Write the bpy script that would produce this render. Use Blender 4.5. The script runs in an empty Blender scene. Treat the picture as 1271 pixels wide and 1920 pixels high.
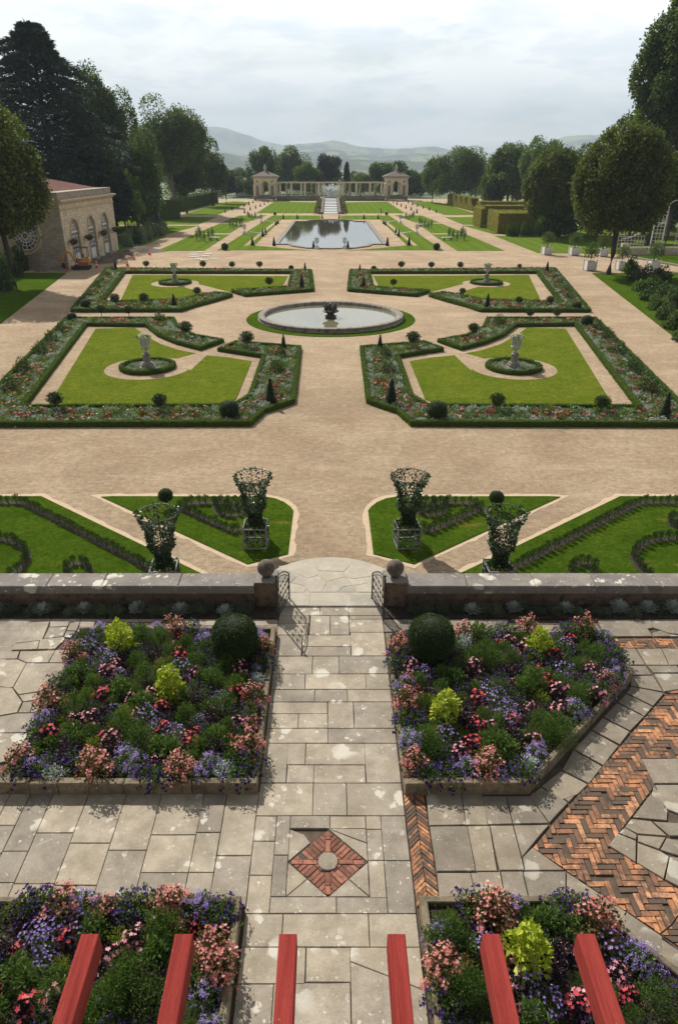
import bpy, math, random
import numpy as np
from mathutils import Vector
random.seed(7); RNG = np.random.default_rng(7)
SC = bpy.context.scene
COL = SC.collection
R = math.radians
# ---------------------------------------------------------------- camera geometry (photo pixels 1271x1920 -> world)
PIT = R(26.92); FPX = 1280.0; CX = 620.0; CY = 960.0; CAMZ = 9.0
CP, SP = math.cos(PIT), math.sin(PIT)
GZ = -2.0      # level of the gravel garden, the terrace is 0
def ray(px, py):
    a = (px-CX)/FPX; b = (CY-py)/FPX
    return (a, CP+b*SP, -SP+b*CP)
def at(px, py, z=GZ):
    d = ray(px, py); t = (z-CAMZ)/d[2]
    return (d[0]*t, d[1]*t, z)
def atd(dx, py, z=GZ):
    return at(CX+dx, py, z)
def zat(Y, py):
    d = ray(CX, py); return CAMZ+Y*d[2]/d[1]
def depth(Y, z):
    return Y*CP+(CAMZ-z)*SP
def xat(px, Y, z):
    return (px-CX)/FPX*depth(Y, z)
# ---------------------------------------------------------------- mesh builder
class MB:
    def __init__(s):
        s.V = []; s.n = 0; s.F = []; s.Q = []
    def add(s, V, F, mi=0):
        V = np.asarray(V, float).reshape(-1, 3)
        s.V.append(V)
        for f in F: s.F.append((tuple(i+s.n for i in f), mi))
        s.n += len(V); return s
    def addq(s, V, F, mi=0):                       # numpy block of equal-size faces
        V = np.asarray(V, float).reshape(-1, 3); F = np.asarray(F, int)
        s.V.append(V); s.Q.append((F+s.n, mi)); s.n += len(V); return s
    def box(s, cx, cy, cz, sx, sy, sz, rz=0, mi=0, top=1.0):
        x, y, z = sx/2, sy/2, sz/2
        V = [(-x,-y,-z),(x,-y,-z),(x,y,-z),(-x,y,-z),(-x*top,-y*top,z),(x*top,-y*top,z),(x*top,y*top,z),(-x*top,y*top,z)]
        c, t = math.cos(rz), math.sin(rz)
        V = [(cx+a*c-b*t, cy+a*t+b*c, cz+d) for a, b, d in V]
        return s.add(V, [(3,2,1,0),(4,5,6,7),(0,1,5,4),(1,2,6,5),(2,3,7,6),(3,0,4,7)], mi)
    def bbox(s, x0, x1, y0, y1, z0, z1, mi=0):
        return s.box((x0+x1)/2, (y0+y1)/2, (z0+z1)/2, x1-x0, y1-y0, z1-z0, 0, mi)
    def bevbox(s, x0, x1, y0, y1, z0, z1, b=.012, mi=0, j=0):
        V = []
        for z, i in ((z0, 0), (z1-b, 0), (z1, b)):
            V += [(x0+i, y0+i, z), (x1-i, y0+i, z), (x1-i, y1-i, z), (x0+i, y1-i, z)]
        V = np.array(V)
        if j: V[:, :2] += np.tile(RNG.uniform(-j, j, (4, 2)), (3, 1)); V[4:, 2] += RNG.uniform(-j, j)
        F = [(3,2,1,0), (8,9,10,11)]
        for k in (0, 4):
            for i in range(4): F.append((k+i, k+(i+1) % 4, k+4+(i+1) % 4, k+4+i))
        return s.add(V, F, mi)
    def lathe(s, prof, n=24, c=(0,0,0), mi=0, sx=1, sy=1, cap=True, fl=None):
        V = []; F = []
        for r, z in prof:
            for k in range(n):
                a = 2*math.pi*k/n; rr = r*(fl(a) if fl else 1)
                V.append((c[0]+rr*math.cos(a)*sx, c[1]+rr*math.sin(a)*sy, c[2]+z))
        for i in range(len(prof)-1):
            for k in range(n):
                k2 = (k+1) % n
                F.append((i*n+k, i*n+k2, (i+1)*n+k2, (i+1)*n+k))
        if cap:
            if prof[0][0] > 1e-4: F.append(tuple(range(n-1, -1, -1)))
            if prof[-1][0] > 1e-4: F.append(tuple(range((len(prof)-1)*n, len(prof)*n)))
        return s.add(V, F, mi)
    def tube(s, pts, r, n=6, mi=0, closed=False):
        P = [Vector(p) for p in pts]; m = len(P)
        rs = r if isinstance(r, (list, tuple)) else [r]*m
        V = []; F = []
        up = Vector((0.013, 0.021, 1)).normalized()
        for i, p in enumerate(P):
            a = P[(i-1) % m] if (closed or i > 0) else p
            b = P[(i+1) % m] if (closed or i < m-1) else p
            t = (b-a)
            t = t.normalized() if t.length > 1e-9 else Vector((0, 0, 1))
            u = t.cross(up)
            if u.length < .05: u = t.cross(Vector((1, 0.03, 0)))
            u.normalize(); w = t.cross(u)
            for k in range(n):
                g = 2*math.pi*k/n
                V.append(tuple(p+(u*math.cos(g)+w*math.sin(g))*rs[i]))
        for i in range(m if closed else m-1):
            j = (i+1) % m
            for k in range(n):
                k2 = (k+1) % n
                F.append((i*n+k, i*n+k2, j*n+k2, j*n+k))
        if not closed: F += [tuple(range(n-1, -1, -1)), tuple(range((m-1)*n, m*n))]
        return s.add(V, F, mi)
    def prism(s, poly, z0, z1, mi=0, b=0):
        n = len(poly)
        if area(poly) < 0: poly = poly[::-1]
        rings = [(poly, z0), (poly, z1-b)] + ([(inset(poly, b), z1)] if b else [])
        if not b: rings[1] = (poly, z1)
        V = []; F = []
        for pl, z in rings: V += [(p[0], p[1], z) for p in pl]
        for k in range(len(rings)-1):
            for i in range(n): F.append((k*n+i, k*n+(i+1) % n, (k+1)*n+(i+1) % n, (k+1)*n+i))
        F.append(tuple(range((len(rings)-1)*n, len(rings)*n)))
        return s.add(V, F, mi)
    def ball(s, c, r, n=12, mi=0, sz=1.0, j=0):
        prof = [(max(1e-5, r*math.sin(math.pi*i/n)), -r*sz*math.cos(math.pi*i/n)) for i in range(n+1)]
        b = len(s.V); s.lathe(prof, n*2, c, mi, cap=False)
        if j: s.V[b] += RNG.normal(0, j, s.V[b].shape)
        return s
    def build(s, name, mats, parent=None, smooth=False):
        me = bpy.data.meshes.new(name)
        V = np.concatenate(s.V) if s.V else np.zeros((0, 3))
        loops = []; tot = []; mis = []
        if s.F:
            loops.append(np.fromiter((i for f, _ in s.F for i in f), int))
            tot.append(np.array([len(f) for f, _ in s.F])); mis.append(np.array([m for _, m in s.F]))
        for Fq, m in s.Q:
            loops.append(Fq.ravel()); tot.append(np.full(len(Fq), Fq.shape[1])); mis.append(np.full(len(Fq), m))
        L = np.concatenate(loops); T = np.concatenate(tot); Mi = np.concatenate(mis)
        me.vertices.add(len(V)); me.vertices.foreach_set('co', V.ravel().astype(np.float32))
        me.loops.add(len(L)); me.loops.foreach_set('vertex_index', L.astype(np.int32))
        me.polygons.add(len(T)); st = np.concatenate([[0], np.cumsum(T)[:-1]])
        me.polygons.foreach_set('loop_start', st.astype(np.int32)); me.polygons.foreach_set('loop_total', T.astype(np.int32))
        me.polygons.foreach_set('material_index', Mi.astype(np.int32))
        me.polygons.foreach_set('use_smooth', np.full(len(T), smooth))
        me.update(calc_edges=True); me.validate()
        if not isinstance(mats, (list, tuple)): mats = [mats]
        for m in mats: me.materials.append(m)
        o = bpy.data.objects.new(name, me); COL.objects.link(o)
        if parent is not None: o.parent = parent
        return o
def area(p): return sum(p[i][0]*p[(i+1) % len(p)][1]-p[(i+1) % len(p)][0]*p[i][1] for i in range(len(p)))/2
def inset(p, d):
    if area(p) < 0: d = -d
    n = len(p); out = []
    for i in range(n):
        a, b, c = p[i-1], p[i], p[(i+1) % n]
        e1 = (b[0]-a[0], b[1]-a[1]); e2 = (c[0]-b[0], c[1]-b[1])
        l1 = math.hypot(*e1) or 1e-9; l2 = math.hypot(*e2) or 1e-9
        n1 = (-e1[1]/l1, e1[0]/l1); n2 = (-e2[1]/l2, e2[0]/l2)
        q = 1+n1[0]*n2[0]+n1[1]*n2[1]; q = max(q, .35)
        out.append((b[0]+(n1[0]+n2[0])*d/q, b[1]+(n1[1]+n2[1])*d/q))
    return out
def inside(x, y, p):
    r = False; j = len(p)-1
    for i in range(len(p)):
        if (p[i][1] > y) != (p[j][1] > y) and x < (p[j][0]-p[i][0])*(y-p[i][1])/(p[j][1]-p[i][1])+p[i][0]: r = not r
        j = i
    return r
def scatter(poly, s, jit=.4):
    xs = [q[0] for q in poly]; ys = [q[1] for q in poly]; out = []
    y = min(ys); k = 0
    while y < max(ys):
        x = min(xs)+(s/2 if k % 2 else 0)
        while x < max(xs):
            a = x+random.uniform(-jit, jit)*s; b = y+random.uniform(-jit, jit)*s
            if inside(a, b, poly): out.append((a, b))
            x += s
        y += s*.87; k += 1
    return out
# ---------------------------------------------------------------- leaves as numpy blocks
def nrm(a): return a/np.maximum(np.linalg.norm(a, axis=-1, keepdims=True), 1e-9)
def leafblock(P, D, size, asp=.5, fold=.15, N=None):
    """diamond leaves: base P, direction D (unit), per-leaf size"""
    n = len(P); D = nrm(D)
    if N is None: N = RNG.normal(size=(n, 3))
    S = nrm(np.cross(D, N)); U = nrm(np.cross(S, D))
    L = np.broadcast_to(np.asarray(size, float), (n,))[:, None]
    W = L*asp*.5
    V = np.stack([P, P+D*L*.5+S*W+U*L*fold, P+D*L, P+D*L*.5-S*W+U*L*fold], 1)
    F = np.arange(n*4).reshape(n, 4)
    return V.reshape(-1, 3), F
def rdir(n, zmin=-1.0):
    z = RNG.uniform(zmin, 1, n); a = RNG.uniform(0, 2*math.pi, n); r = np.sqrt(1-z*z)
    return np.stack([r*np.cos(a), r*np.sin(a), z], 1)
def starblock(P, N, rad, pet=5, cup=.25, notch=.45):
    """flat 5-petal blooms"""
    n = len(P); N = nrm(N); A = nrm(np.cross(N, RNG.normal(size=(n, 3)))); B = np.cross(N, A)
    rad = np.broadcast_to(np.asarray(rad, float), (n,))
    m = pet*2; V = [P]
    for k in range(m):
        g = 2*math.pi*k/m; rr = (rad if k % 2 == 0 else rad*(1-notch))[:, None]
        V.append(P+(A*math.cos(g)+B*math.sin(g))*rr+N*rr*cup)
    V = np.stack(V, 1); base = (np.arange(n)*(m+1))[:, None]
    F = np.concatenate([base+np.array([[0, 1+k, 1+(k+1) % m]]) for k in range(m)], 0)
    return V.reshape(-1, 3), F
# ---------------------------------------------------------------- tagging
def tag(o, label=None, cat=None, group=None, kind=None):
    if label: o['label'] = label
    if cat: o['category'] = cat
    if group: o['group'] = group
    if kind: o['kind'] = kind
    return o
def empty(name, loc=(0,0,0), rz=0, label=None, cat=None, group=None, sc=1.0):
    o = bpy.data.objects.new(name, None); COL.objects.link(o)
    o.location = loc; o.rotation_euler = (0, 0, rz); o.scale = (sc, sc, sc) if not isinstance(sc, tuple) else sc
    o.empty_display_size = .2
    return tag(o, label, cat, group)
def struct(o): o['kind'] = 'structure'; return o
def copy_tree(o, loc=None, rz=None, sc=None, label=None, group=None, parent=None):
    c = o.copy(); COL.objects.link(c); c.parent = parent
    for ch in list(o.children): copy_tree(ch, parent=c)
    if loc is not None: c.location = loc
    if rz is not None: c.rotation_euler = (0, 0, rz)
    if sc is not None: c.scale = sc if isinstance(sc, tuple) else (sc, sc, sc)
    if label: c['label'] = label
    if group: c['group'] = group
    return c
class Proto:
    """first placement moves the source itself, later ones copy it with its parts"""
    def __init__(s, o): s.o = o; s.used = False
    def put(s, loc, rz=0, sc=1.0, label=None, group=None, cat=None):
        if not s.used:
            s.used = True; o = s.o; o.location = loc; o.rotation_euler = (0, 0, rz)
            o.scale = sc if isinstance(sc, tuple) else (sc, sc, sc)
            if label: o['label'] = label
            if group: o['group'] = group
        else: o = copy_tree(s.o, loc, rz, sc, label, group)
        if cat: o['category'] = cat
        return o
def drop(o):
    for ch in list(o.children): drop(ch)
    bpy.data.objects.remove(o)
# ---------------------------------------------------------------- materials
def new_mat(name):
    m = bpy.data.materials.new(name); m.use_nodes = True
    nt = m.node_tree; b = nt.nodes['Principled BSDF']; return m, nt, b
def nd(nt, t, **kw):
    n = nt.nodes.new(t)
    for k, v in kw.items():
        if k in n.inputs: n.inputs[k].default_value = v
        else: setattr(n, k, v)
    return n
def ramp(nt, src, stops, interp='LINEAR'):
    r = nt.nodes.new('ShaderNodeValToRGB'); r.color_ramp.interpolation = interp
    while len(r.color_ramp.elements) < len(stops): r.color_ramp.elements.new(.5)
    for e, (p, c) in zip(r.color_ramp.elements, stops):
        e.position = p; e.color = (c, c, c, 1) if isinstance(c, (int, float)) else (*c, 1)
    nt.links.new(src, r.inputs[0]); return r
def mix(nt, fac, a, b, mode='MIX'):
    m = nt.nodes.new('ShaderNodeMix'); m.data_type = 'RGBA'; m.blend_type = mode
    for sock, v in ((m.inputs[0], fac), (m.inputs[6], a), (m.inputs[7], b)):
        if hasattr(v, 'links'): nt.links.new(v, sock)
        elif isinstance(v, (int, float)): sock.default_value = v
        else: sock.default_value = (*v, 1) if len(v) == 3 else v
    return m.outputs[2]
def coords(nt, scale=(1,1,1)):
    tc = nt.nodes.new('ShaderNodeTexCoord'); mp = nt.nodes.new('ShaderNodeMapping'); mp.inputs['Scale'].default_value = scale
    nt.links.new(tc.outputs['Object'], mp.inputs[0]); return mp.outputs[0]
def noise(nt, co, s, det=4, rough=.6, dist=0):
    n = nd(nt, 'ShaderNodeTexNoise', Scale=s, Detail=det, Roughness=rough, Distortion=dist); nt.links.new(co, n.inputs['Vector']); return n.outputs['Fac']
def bump(nt, b, h, st=.3, dist=.02):
    n = nd(nt, 'ShaderNodeBump', Strength=st, Distance=dist); nt.links.new(h, n.inputs['Height']); nt.links.new(n.outputs[0], b.inputs['Normal'])
def mat(name, c1, c2=None, s=3, rough=.85, bs=0, bst=.3, bd=.02, isl=0, spec=.3, s2=0, c3=None, metal=0, scale=(1,1,1)):
    m, nt, b = new_mat(name); co = coords(nt, scale)
    b.inputs['Roughness'].default_value = rough; b.inputs['Specular IOR Level'].default_value = spec; b.inputs['Metallic'].default_value = metal
    c2 = c2 or tuple(x*.8 for x in c1)
    f = ramp(nt, noise(nt, co, s), [(.32, 0), (.68, 1)]).outputs[0]
    c = mix(nt, f, c1, c2)
    if c3: c = mix(nt, ramp(nt, noise(nt, co, s2 or s*4), [(.5, 0), (.7, 1)]).outputs[0], c, c3)
    if isl:
        g = nt.nodes.new('ShaderNodeNewGeometry')
        r = ramp(nt, g.outputs['Random Per Island'], [(0, 1-isl), (1, 1+isl)])
        r.color_ramp.elements[0].color = (1-isl,)*3+(1,); r.color_ramp.elements[1].color = (1,)*3+(1,)
        c = mix(nt, 1.0, c, r.outputs[0], 'MULTIPLY')
    nt.links.new(c, b.inputs['Base Color'])
    if bs: bump(nt, b, noise(nt, co, bs), bst, bd)
    return m
def leafmat(name, c1, c2, c3=None, trans=.3, rough=.55, ns=.6, spec=.35):
    """leaf: colour differs leaf by leaf and softly over the plant; light shines through"""
    m, nt, b = new_mat(name); co = coords(nt)
    g = nt.nodes.new('ShaderNodeNewGeometry')
    st = [(0, c1), (1, c2)] if c3 is None else [(0, c1), (.75, c2), (1, c3)]
    c = ramp(nt, g.outputs['Random Per Island'], st).outputs[0]
    n = ramp(nt, noise(nt, co, ns, 2), [(.3, .75), (.7, 1.0)]).outputs[0]
    c = mix(nt, 1.0, c, n, 'MULTIPLY')
    nt.links.new(c, b.inputs['Base Color']); b.inputs['Roughness'].default_value = rough; b.inputs['Specular IOR Level'].default_value = spec
    if trans:
        t = nt.nodes.new('ShaderNodeBsdfTranslucent'); nt.links.new(mix(nt, 1.0, c, (1.15, 1.25, .6), 'MULTIPLY'), t.inputs['Color'])
        ms = nt.nodes.new('ShaderNodeMixShader'); ms.inputs[0].default_value = trans
        nt.links.new(b.outputs[0], ms.inputs[1]); nt.links.new(t.outputs[0], ms.inputs[2])
        nt.links.new(ms.outputs[0], nt.nodes['Material Output'].inputs[0])
    return m
HAZE_D = 0.00021; SKY_S = .1; CLOUD = 13.2; SUN = 5.0; EXPO = 0.4
M = {}
def gravel():
    m, nt, b = new_mat('gravel'); co = coords(nt)
    a = ramp(nt, noise(nt, co, .35, 5, .6), [(.3, (.52,.375,.245)), (.7, (.62,.47,.32))]).outputs[0]
    f = ramp(nt, noise(nt, coords(nt, (.8, 1.0, 1)), 4.5, 8, .9), [(.34, .50), (.66, 1.2)]); f.color_ramp.elements[1].color = (1.25,1.25,1.25,1)
    a = mix(nt, 1.0, a, f.outputs[0], 'MULTIPLY')
    f2 = ramp(nt, noise(nt, co, 26, 3, .8), [(.25, .6), (.75, 1.2)]); f2.color_ramp.elements[1].color = (1.3,1.3,1.3,1)
    a = mix(nt, 1.0, a, f2.outputs[0], 'MULTIPLY')
    a = mix(nt, 1.0, a, ramp(nt, noise(nt, co, .16, 6, .7, .6), [(.36, (.80,.79,.78)), (.6, (1,1,1))]).outputs[0], 'MULTIPLY')
    st = ramp(nt, noise(nt, coords(nt, (.35, 1.1, 1)), .9, 7, .75), [(.52, 0), (.72, .45)]).outputs[0]
    a = mix(nt, st, a, (.70,.57,.40))
    nt.links.new(a, b.inputs['Base Color']); b.inputs['Roughness'].default_value = .95; b.inputs['Specular IOR Level'].default_value = .05
    bump(nt, b, noise(nt, co, 9, 6, .85), 1.0, .10); return m
M['gravel'] = gravel()
def lawn(name, c1, c2, c3, dry, stripe=0):
    m, nt, b = new_mat(name); co = coords(nt)
    a = ramp(nt, noise(nt, co, .5, 5, .65), [(.3, c1), (.7, c2)]).outputs[0]
    a = mix(nt, ramp(nt, noise(nt, co, 2.2, 5, .7), [(.35, 0), (.75, .8)]).outputs[0], a, c3)
    a = mix(nt, ramp(nt, noise(nt, coords(nt, (.5, 1.6, 1)), 1.1, 5, .7), [(.6, 0), (.75, dry)]).outputs[0], a, (.30,.22,.055))
    f = ramp(nt, noise(nt, co, 7, 8, .9), [(.34, .42), (.66, 1)]); f.color_ramp.elements[1].color = (1.45,1.45,1.35,1)
    a = mix(nt, 1.0, a, f.outputs[0], 'MULTIPLY')
    if stripe:
        w = nd(nt, 'ShaderNodeTexWave', Scale=.16, Distortion=.4); w.wave_profile = 'SIN'; w.bands_direction = 'X'
        nt.links.new(co, w.inputs[0]); f = ramp(nt, w.outputs['Fac'], [(.3, .93), (.7, 1)])
        f.color_ramp.elements[1].color = (1.05,1.05,1.05,1); a = mix(nt, 1.0, a, f.outputs[0], 'MULTIPLY')
    nt.links.new(a, b.inputs['Base Color']); b.inputs['Roughness'].default_value = .95; b.inputs['Specular IOR Level'].default_value = 0
    bump(nt, b, noise(nt, co, 18, 5, .8), 1.0, .08); return m
M['lawn_front'] = lawn('lawn_front', (.058,.112,.009), (.095,.150,.013), (.036,.075,.006), .5)
M['lawn_mid'] = lawn('lawn_mid', (.125,.172,.017), (.205,.222,.026), (.075,.125,.011), .6)
M['lawn_far'] = lawn('lawn_far', (.12,.19,.024), (.16,.225,.034), (.10,.16,.018), .15, 1)
M['meadow'] = mat('meadow', (.06,.11,.03), (.10,.13,.045), s=.02, bs=.5, bd=.3)
def paving(name, base, dk, lich=.6, tint=(.30,.25,.17)):
    m, nt, b = new_mat(name); co = coords(nt); g = nt.nodes.new('ShaderNodeNewGeometry')
    a = ramp(nt, noise(nt, co, 1.9, 8, .72), [(.36, base), (.64, dk)]).outputs[0]
    r = ramp(nt, g.outputs['Random Per Island'], [(0, (.74,.735,.74)), (.5, (.97,.955,.93)), (1, (1.1,1.07,1.0))]).outputs[0]
    a = mix(nt, 1.0, a, r, 'MULTIPLY')
    a = mix(nt, ramp(nt, noise(nt, co, 1.1, 4, .7, .5), [(.5, 0), (.75, .7)]).outputs[0], a, tint)
    f = ramp(nt, noise(nt, co, 40, 4, .8), [(.2, .72), (.8, 1)]); f.color_ramp.elements[1].color = (1.2,1.2,1.2,1)
    a = mix(nt, 1.0, a, f.outputs[0], 'MULTIPLY')
    # lichen: pale round patches of several sizes where a mask allows
    dis = nd(nt, 'ShaderNodeTexNoise', Scale=9.0, Detail=3); nt.links.new(co, dis.inputs['Vector'])
    dv = nt.nodes.new('ShaderNodeVectorMath'); dv.operation = 'MULTIPLY_ADD'; dv.inputs[1].default_value = (.16,.16,.16)
    nt.links.new(dis.outputs['Color'], dv.inputs[0]); nt.links.new(co, dv.inputs[2])
    for sc, th, mk in ((2.1, .36, (.53,.60)), (5, .30, (.54,.62)), (13, .25, (.52,.62))):
        v = nd(nt, 'ShaderNodeTexVoronoi', Scale=sc, Randomness=1.0); nt.links.new(dv.outputs[0], v.inputs['Vector'])
        d = ramp(nt, v.outputs['Distance'], [(th-.05, 1), (th, 0)]).outputs[0]
        k = ramp(nt, noise(nt, co, sc*.35, 2), [(mk[0], 0), (mk[1], lich)]).outputs[0]
        a = mix(nt, mix(nt, 1.0, d, k, 'MULTIPLY'), a, (.57,.53,.45))
    nt.links.new(a, b.inputs['Base Color']); b.inputs['Roughness'].default_value = .85; b.inputs['Specular IOR Level'].default_value = .3
    bump(nt, b, noise(nt, co, 11, 7, .75), .45, .02); return m
M['slab'] = paving('slab', (.43,.375,.30), (.26,.222,.175), .9)
M['slab_grey'] = paving('slab_grey', (.32,.275,.215), (.215,.18,.14), .5, (.20,.165,.12))
M['slab_pale'] = paving('slab_pale', (.46,.42,.35), (.38,.34,.28), .5, (.38,.32,.24))
M['coping'] = paving('coping', (.26,.235,.215), (.17,.15,.14), .95, (.14,.12,.11))
M['wall_stone'] = mat('wall_stone', (.22,.155,.105), (.13,.092,.062), s=3, bs=12, bst=.6, isl=.3, c3=(.06,.045,.035), s2=7)
M['kerb'] = mat('kerb', (.30,.24,.155), (.17,.13,.085), s=4, bs=14, bst=.6, isl=.35, c3=(.12,.105,.065), s2=9)
M['soil'] = mat('soil', (.055,.038,.026), (.028,.02,.015), s=8, bs=20, bst=.9, bd=.05)
M['mortar'] = mat('mortar', (.12,.088,.06), (.07,.05,.036), s=6, bs=30, bst=.7)
M['trench'] = mat('trench', (.16,.11,.075), (.09,.06,.045), s=2, bs=6, bst=.9, bd=.1)
M['sand'] = mat('sand', (.42,.30,.18), (.33,.23,.14), s=2, bs=9, bd=.05)
def brickm():
    m, nt, b = new_mat('brick'); co = coords(nt); g = nt.nodes.new('ShaderNodeNewGeometry')
    r = ramp(nt, g.outputs['Random Per Island'], [(0, (.10,.065,.045)), (.30, (.13,.08,.05)), (.38, (.36,.15,.07)), (.75, (.64,.27,.11)), (1, (.70,.36,.18))]).outputs[0]
    f = ramp(nt, noise(nt, co, 9, 5, .75), [(.35, 0), (.72, .75)]).outputs[0]
    a = mix(nt, f, r, (.11,.072,.05)); a = mix(nt, ramp(nt, noise(nt, co, 2.6, 6, .8), [(.46, 0), (.57, .9)]).outputs[0], a, (.095,.064,.044))
    nt.links.new(a, b.inputs['Base Color']); b.inputs['Roughness'].default_value = .9
    bump(nt, b, noise(nt, co, 40, 4, .7), .5, .01); return m
M['brick'] = brickm()
M['brick_red'] = mat('brick_red', (.42,.17,.11), (.30,.12,.08), s=6, bs=35, isl=.55, c3=(.13,.085,.06), s2=11)
def redwood():
    m, nt, b = new_mat('red_paint'); co = coords(nt, (9, .35, 3)); c0 = coords(nt)
    a = ramp(nt, noise(nt, co, 3, 6, .7), [(.32, (.19,.022,.018)), (.5, (.30,.038,.03)), (.68, (.40,.062,.047))]).outputs[0]
    a = mix(nt, ramp(nt, noise(nt, co, 6, 6, .85), [(.58, 0), (.66, .8)]).outputs[0], a, (.15,.02,.017))
    a = mix(nt, ramp(nt, noise(nt, c0, 45, 3, .6), [(.72, 0), (.76, .8)]).outputs[0], a, (.6,.35,.3))
    nt.links.new(a, b.inputs['Base Color']); b.inputs['Roughness'].default_value = .7; b.inputs['Specular IOR Level'].default_value = .12
    bump(nt, b, noise(nt, co, 6, 7, .85), .9, .015); return m
M['red'] = redwood()
M['iron'] = mat('iron', (.02,.021,.023), (.035,.035,.035), s=20, rough=.5, spec=.5, metal=.3)
M['grey_wood'] = mat('grey_wood', (.27,.28,.27), (.18,.19,.18), s=8, rough=.7)
M['ball_stone'] = mat('ball_stone', (.15,.115,.085), (.075,.058,.045), s=5, bs=20, bst=.6, c3=(.22,.19,.16), s2=9)
M['cage'] = mat('cage', (.12,.14,.12), (.08,.10,.08), s=8, rough=.6)
M['white'] = mat('white', (.72,.71,.68), (.6,.59,.56), s=4, rough=.5)
M['urn'] = mat('urn', (.52,.50,.43), (.40,.385,.33), s=5, bs=14, c3=(.30,.29,.26), s2=6)
M['plinth'] = mat('plinth', (.32,.29,.24), (.20,.175,.14), s=6, bs=14, c3=(.11,.09,.07), s2=8)
M['basin'] = mat('basin', (.31,.275,.23), (.18,.158,.13), s=2.5, bs=9, bst=.5, c3=(.06,.052,.04), s2=3)
M['basin_in'] = mat('basin_in', (.16,.14,.10), (.09,.08,.06), s=2, bs=6)
M['bronze'] = mat('bronze', (.035,.025,.02), (.06,.04,.03), s=8, rough=.5, spec=.5)
def ashlar(name, c1, c2, bw=.75, rh=.3, mortar=(.14,.12,.10), ms=.012):
    m, nt, b = new_mat(name)
    tc = nt.nodes.new('ShaderNodeTexCoord'); sp = nt.nodes.new('ShaderNodeSeparateXYZ'); nt.links.new(tc.outputs['Object'], sp.inputs[0])
    ad = nd(nt, 'ShaderNodeMath', operation='ADD'); nt.links.new(sp.outputs[0], ad.inputs[0]); nt.links.new(sp.outputs[1], ad.inputs[1])
    cb = nt.nodes.new('ShaderNodeCombineXYZ'); nt.links.new(ad.outputs[0], cb.inputs[0]); nt.links.new(sp.outputs[2], cb.inputs[1])
    br = nd(nt, 'ShaderNodeTexBrick'); nt.links.new(cb.outputs[0], br.inputs['Vector'])
    br.inputs['Scale'].default_value = 1; br.inputs['Brick Width'].default_value = bw; br.inputs['Row Height'].default_value = rh
    br.inputs['Mortar Size'].default_value = ms; br.inputs['Color1'].default_value = (*c1, 1); br.inputs['Color2'].default_value = (*c2, 1); br.inputs['Mortar'].default_value = (*mortar, 1)
    br.inputs['Bias'].default_value = -.2
    co = tc.outputs['Object']
    a = mix(nt, ramp(nt, noise(nt, co, .8, 5, .7), [(.45, 0), (.75, .6)]).outputs[0], br.outputs['Color'], tuple(x*.45 for x in c1))
    nt.links.new(a, b.inputs['Base Color']); b.inputs['Roughness'].default_value = .9
    bump(nt, b, noise(nt, co, 6, 6), .5, .05); return m
M['ashlar'] = ashlar('ashlar', (.62,.52,.37), (.42,.34,.24), .75, .3, (.25,.21,.16))
M['ashlar_grey'] = ashlar('ashlar_grey', (.40,.34,.26), (.24,.20,.155), .5, .22)
M['ashlar_soft'] = ashlar('ashlar_soft', (.80,.72,.56), (.74,.66,.50), .9, .4, (.6,.52,.38), .01)
M['trim'] = mat('trim', (.50,.40,.26), (.40,.31,.20), s=2, bs=6, c3=(.28,.22,.15), s2=3)
M['trim_pale'] = mat('trim_pale', (.78,.70,.54), (.68,.60,.45), s=2, bs=6, c3=(.5,.44,.33), s2=3)
M['rooftile'] = mat('rooftile', (.33,.125,.085), (.17,.07,.05), s=2.5, bs=10, bst=.8, c3=(.12,.065,.05), s2=5, scale=(3,.6,1))
M['pavroof'] = mat('pavroof', (.17,.125,.105), (.12,.09,.08), s=2, bs=10)
M['lead'] = mat('lead', (.14,.15,.19), (.10,.11,.14), s=3, rough=.5)
M['glass'] = mat('glass', (.02,.025,.03), (.03,.035,.04), rough=.08, spec=.8)
M['render'] = mat('render', (.88,.86,.82), (.82,.80,.75), s=1)
M['yellow'] = mat('yellow', (.62,.30,.02), (.5,.24,.02), s=6, rough=.4, spec=.5)
M['digred'] = mat('digred', (.45,.04,.02), (.35,.03,.02), s=6, rough=.4, spec=.5)
M['rubber'] = mat('rubber', (.02,.02,.02), (.04,.035,.03), s=10, rough=.8)
M['cone'] = mat('cone', (.75,.09,.02), (.65,.07,.02), rough=.5)
M['bark'] = mat('bark', (.075,.055,.04), (.045,.035,.027), s=3, bs=9, bst=.9, bd=.05, scale=(1,1,.3))
M['bark_pale'] = mat('bark_pale', (.20,.17,.13), (.10,.09,.07), s=2, bs=9, scale=(1,1,.3))
def water(name, col, rough, bs, bst):
    m, nt, b = new_mat(name); b.inputs['Base Color'].default_value = (*col, 1); b.inputs['Roughness'].default_value = rough
    b.inputs['IOR'].default_value = 1.33; b.inputs['Specular IOR Level'].default_value = .9
    bump(nt, b, noise(nt, coords(nt, (1,.5,1)), bs, 3), bst, .01); return m
M['water'] = water('water', (.075,.065,.035), .03, 3, .12)
M['water_basin'] = water('water_basin', (.17,.16,.10), .02, 3, .02)
m, nt, b = new_mat('spray'); b.inputs['Base Color'].default_value = (.88,.92,.95,1); b.inputs['Roughness'].default_value = .4; b.inputs['Alpha'].default_value = .95
M['spray'] = m
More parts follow.
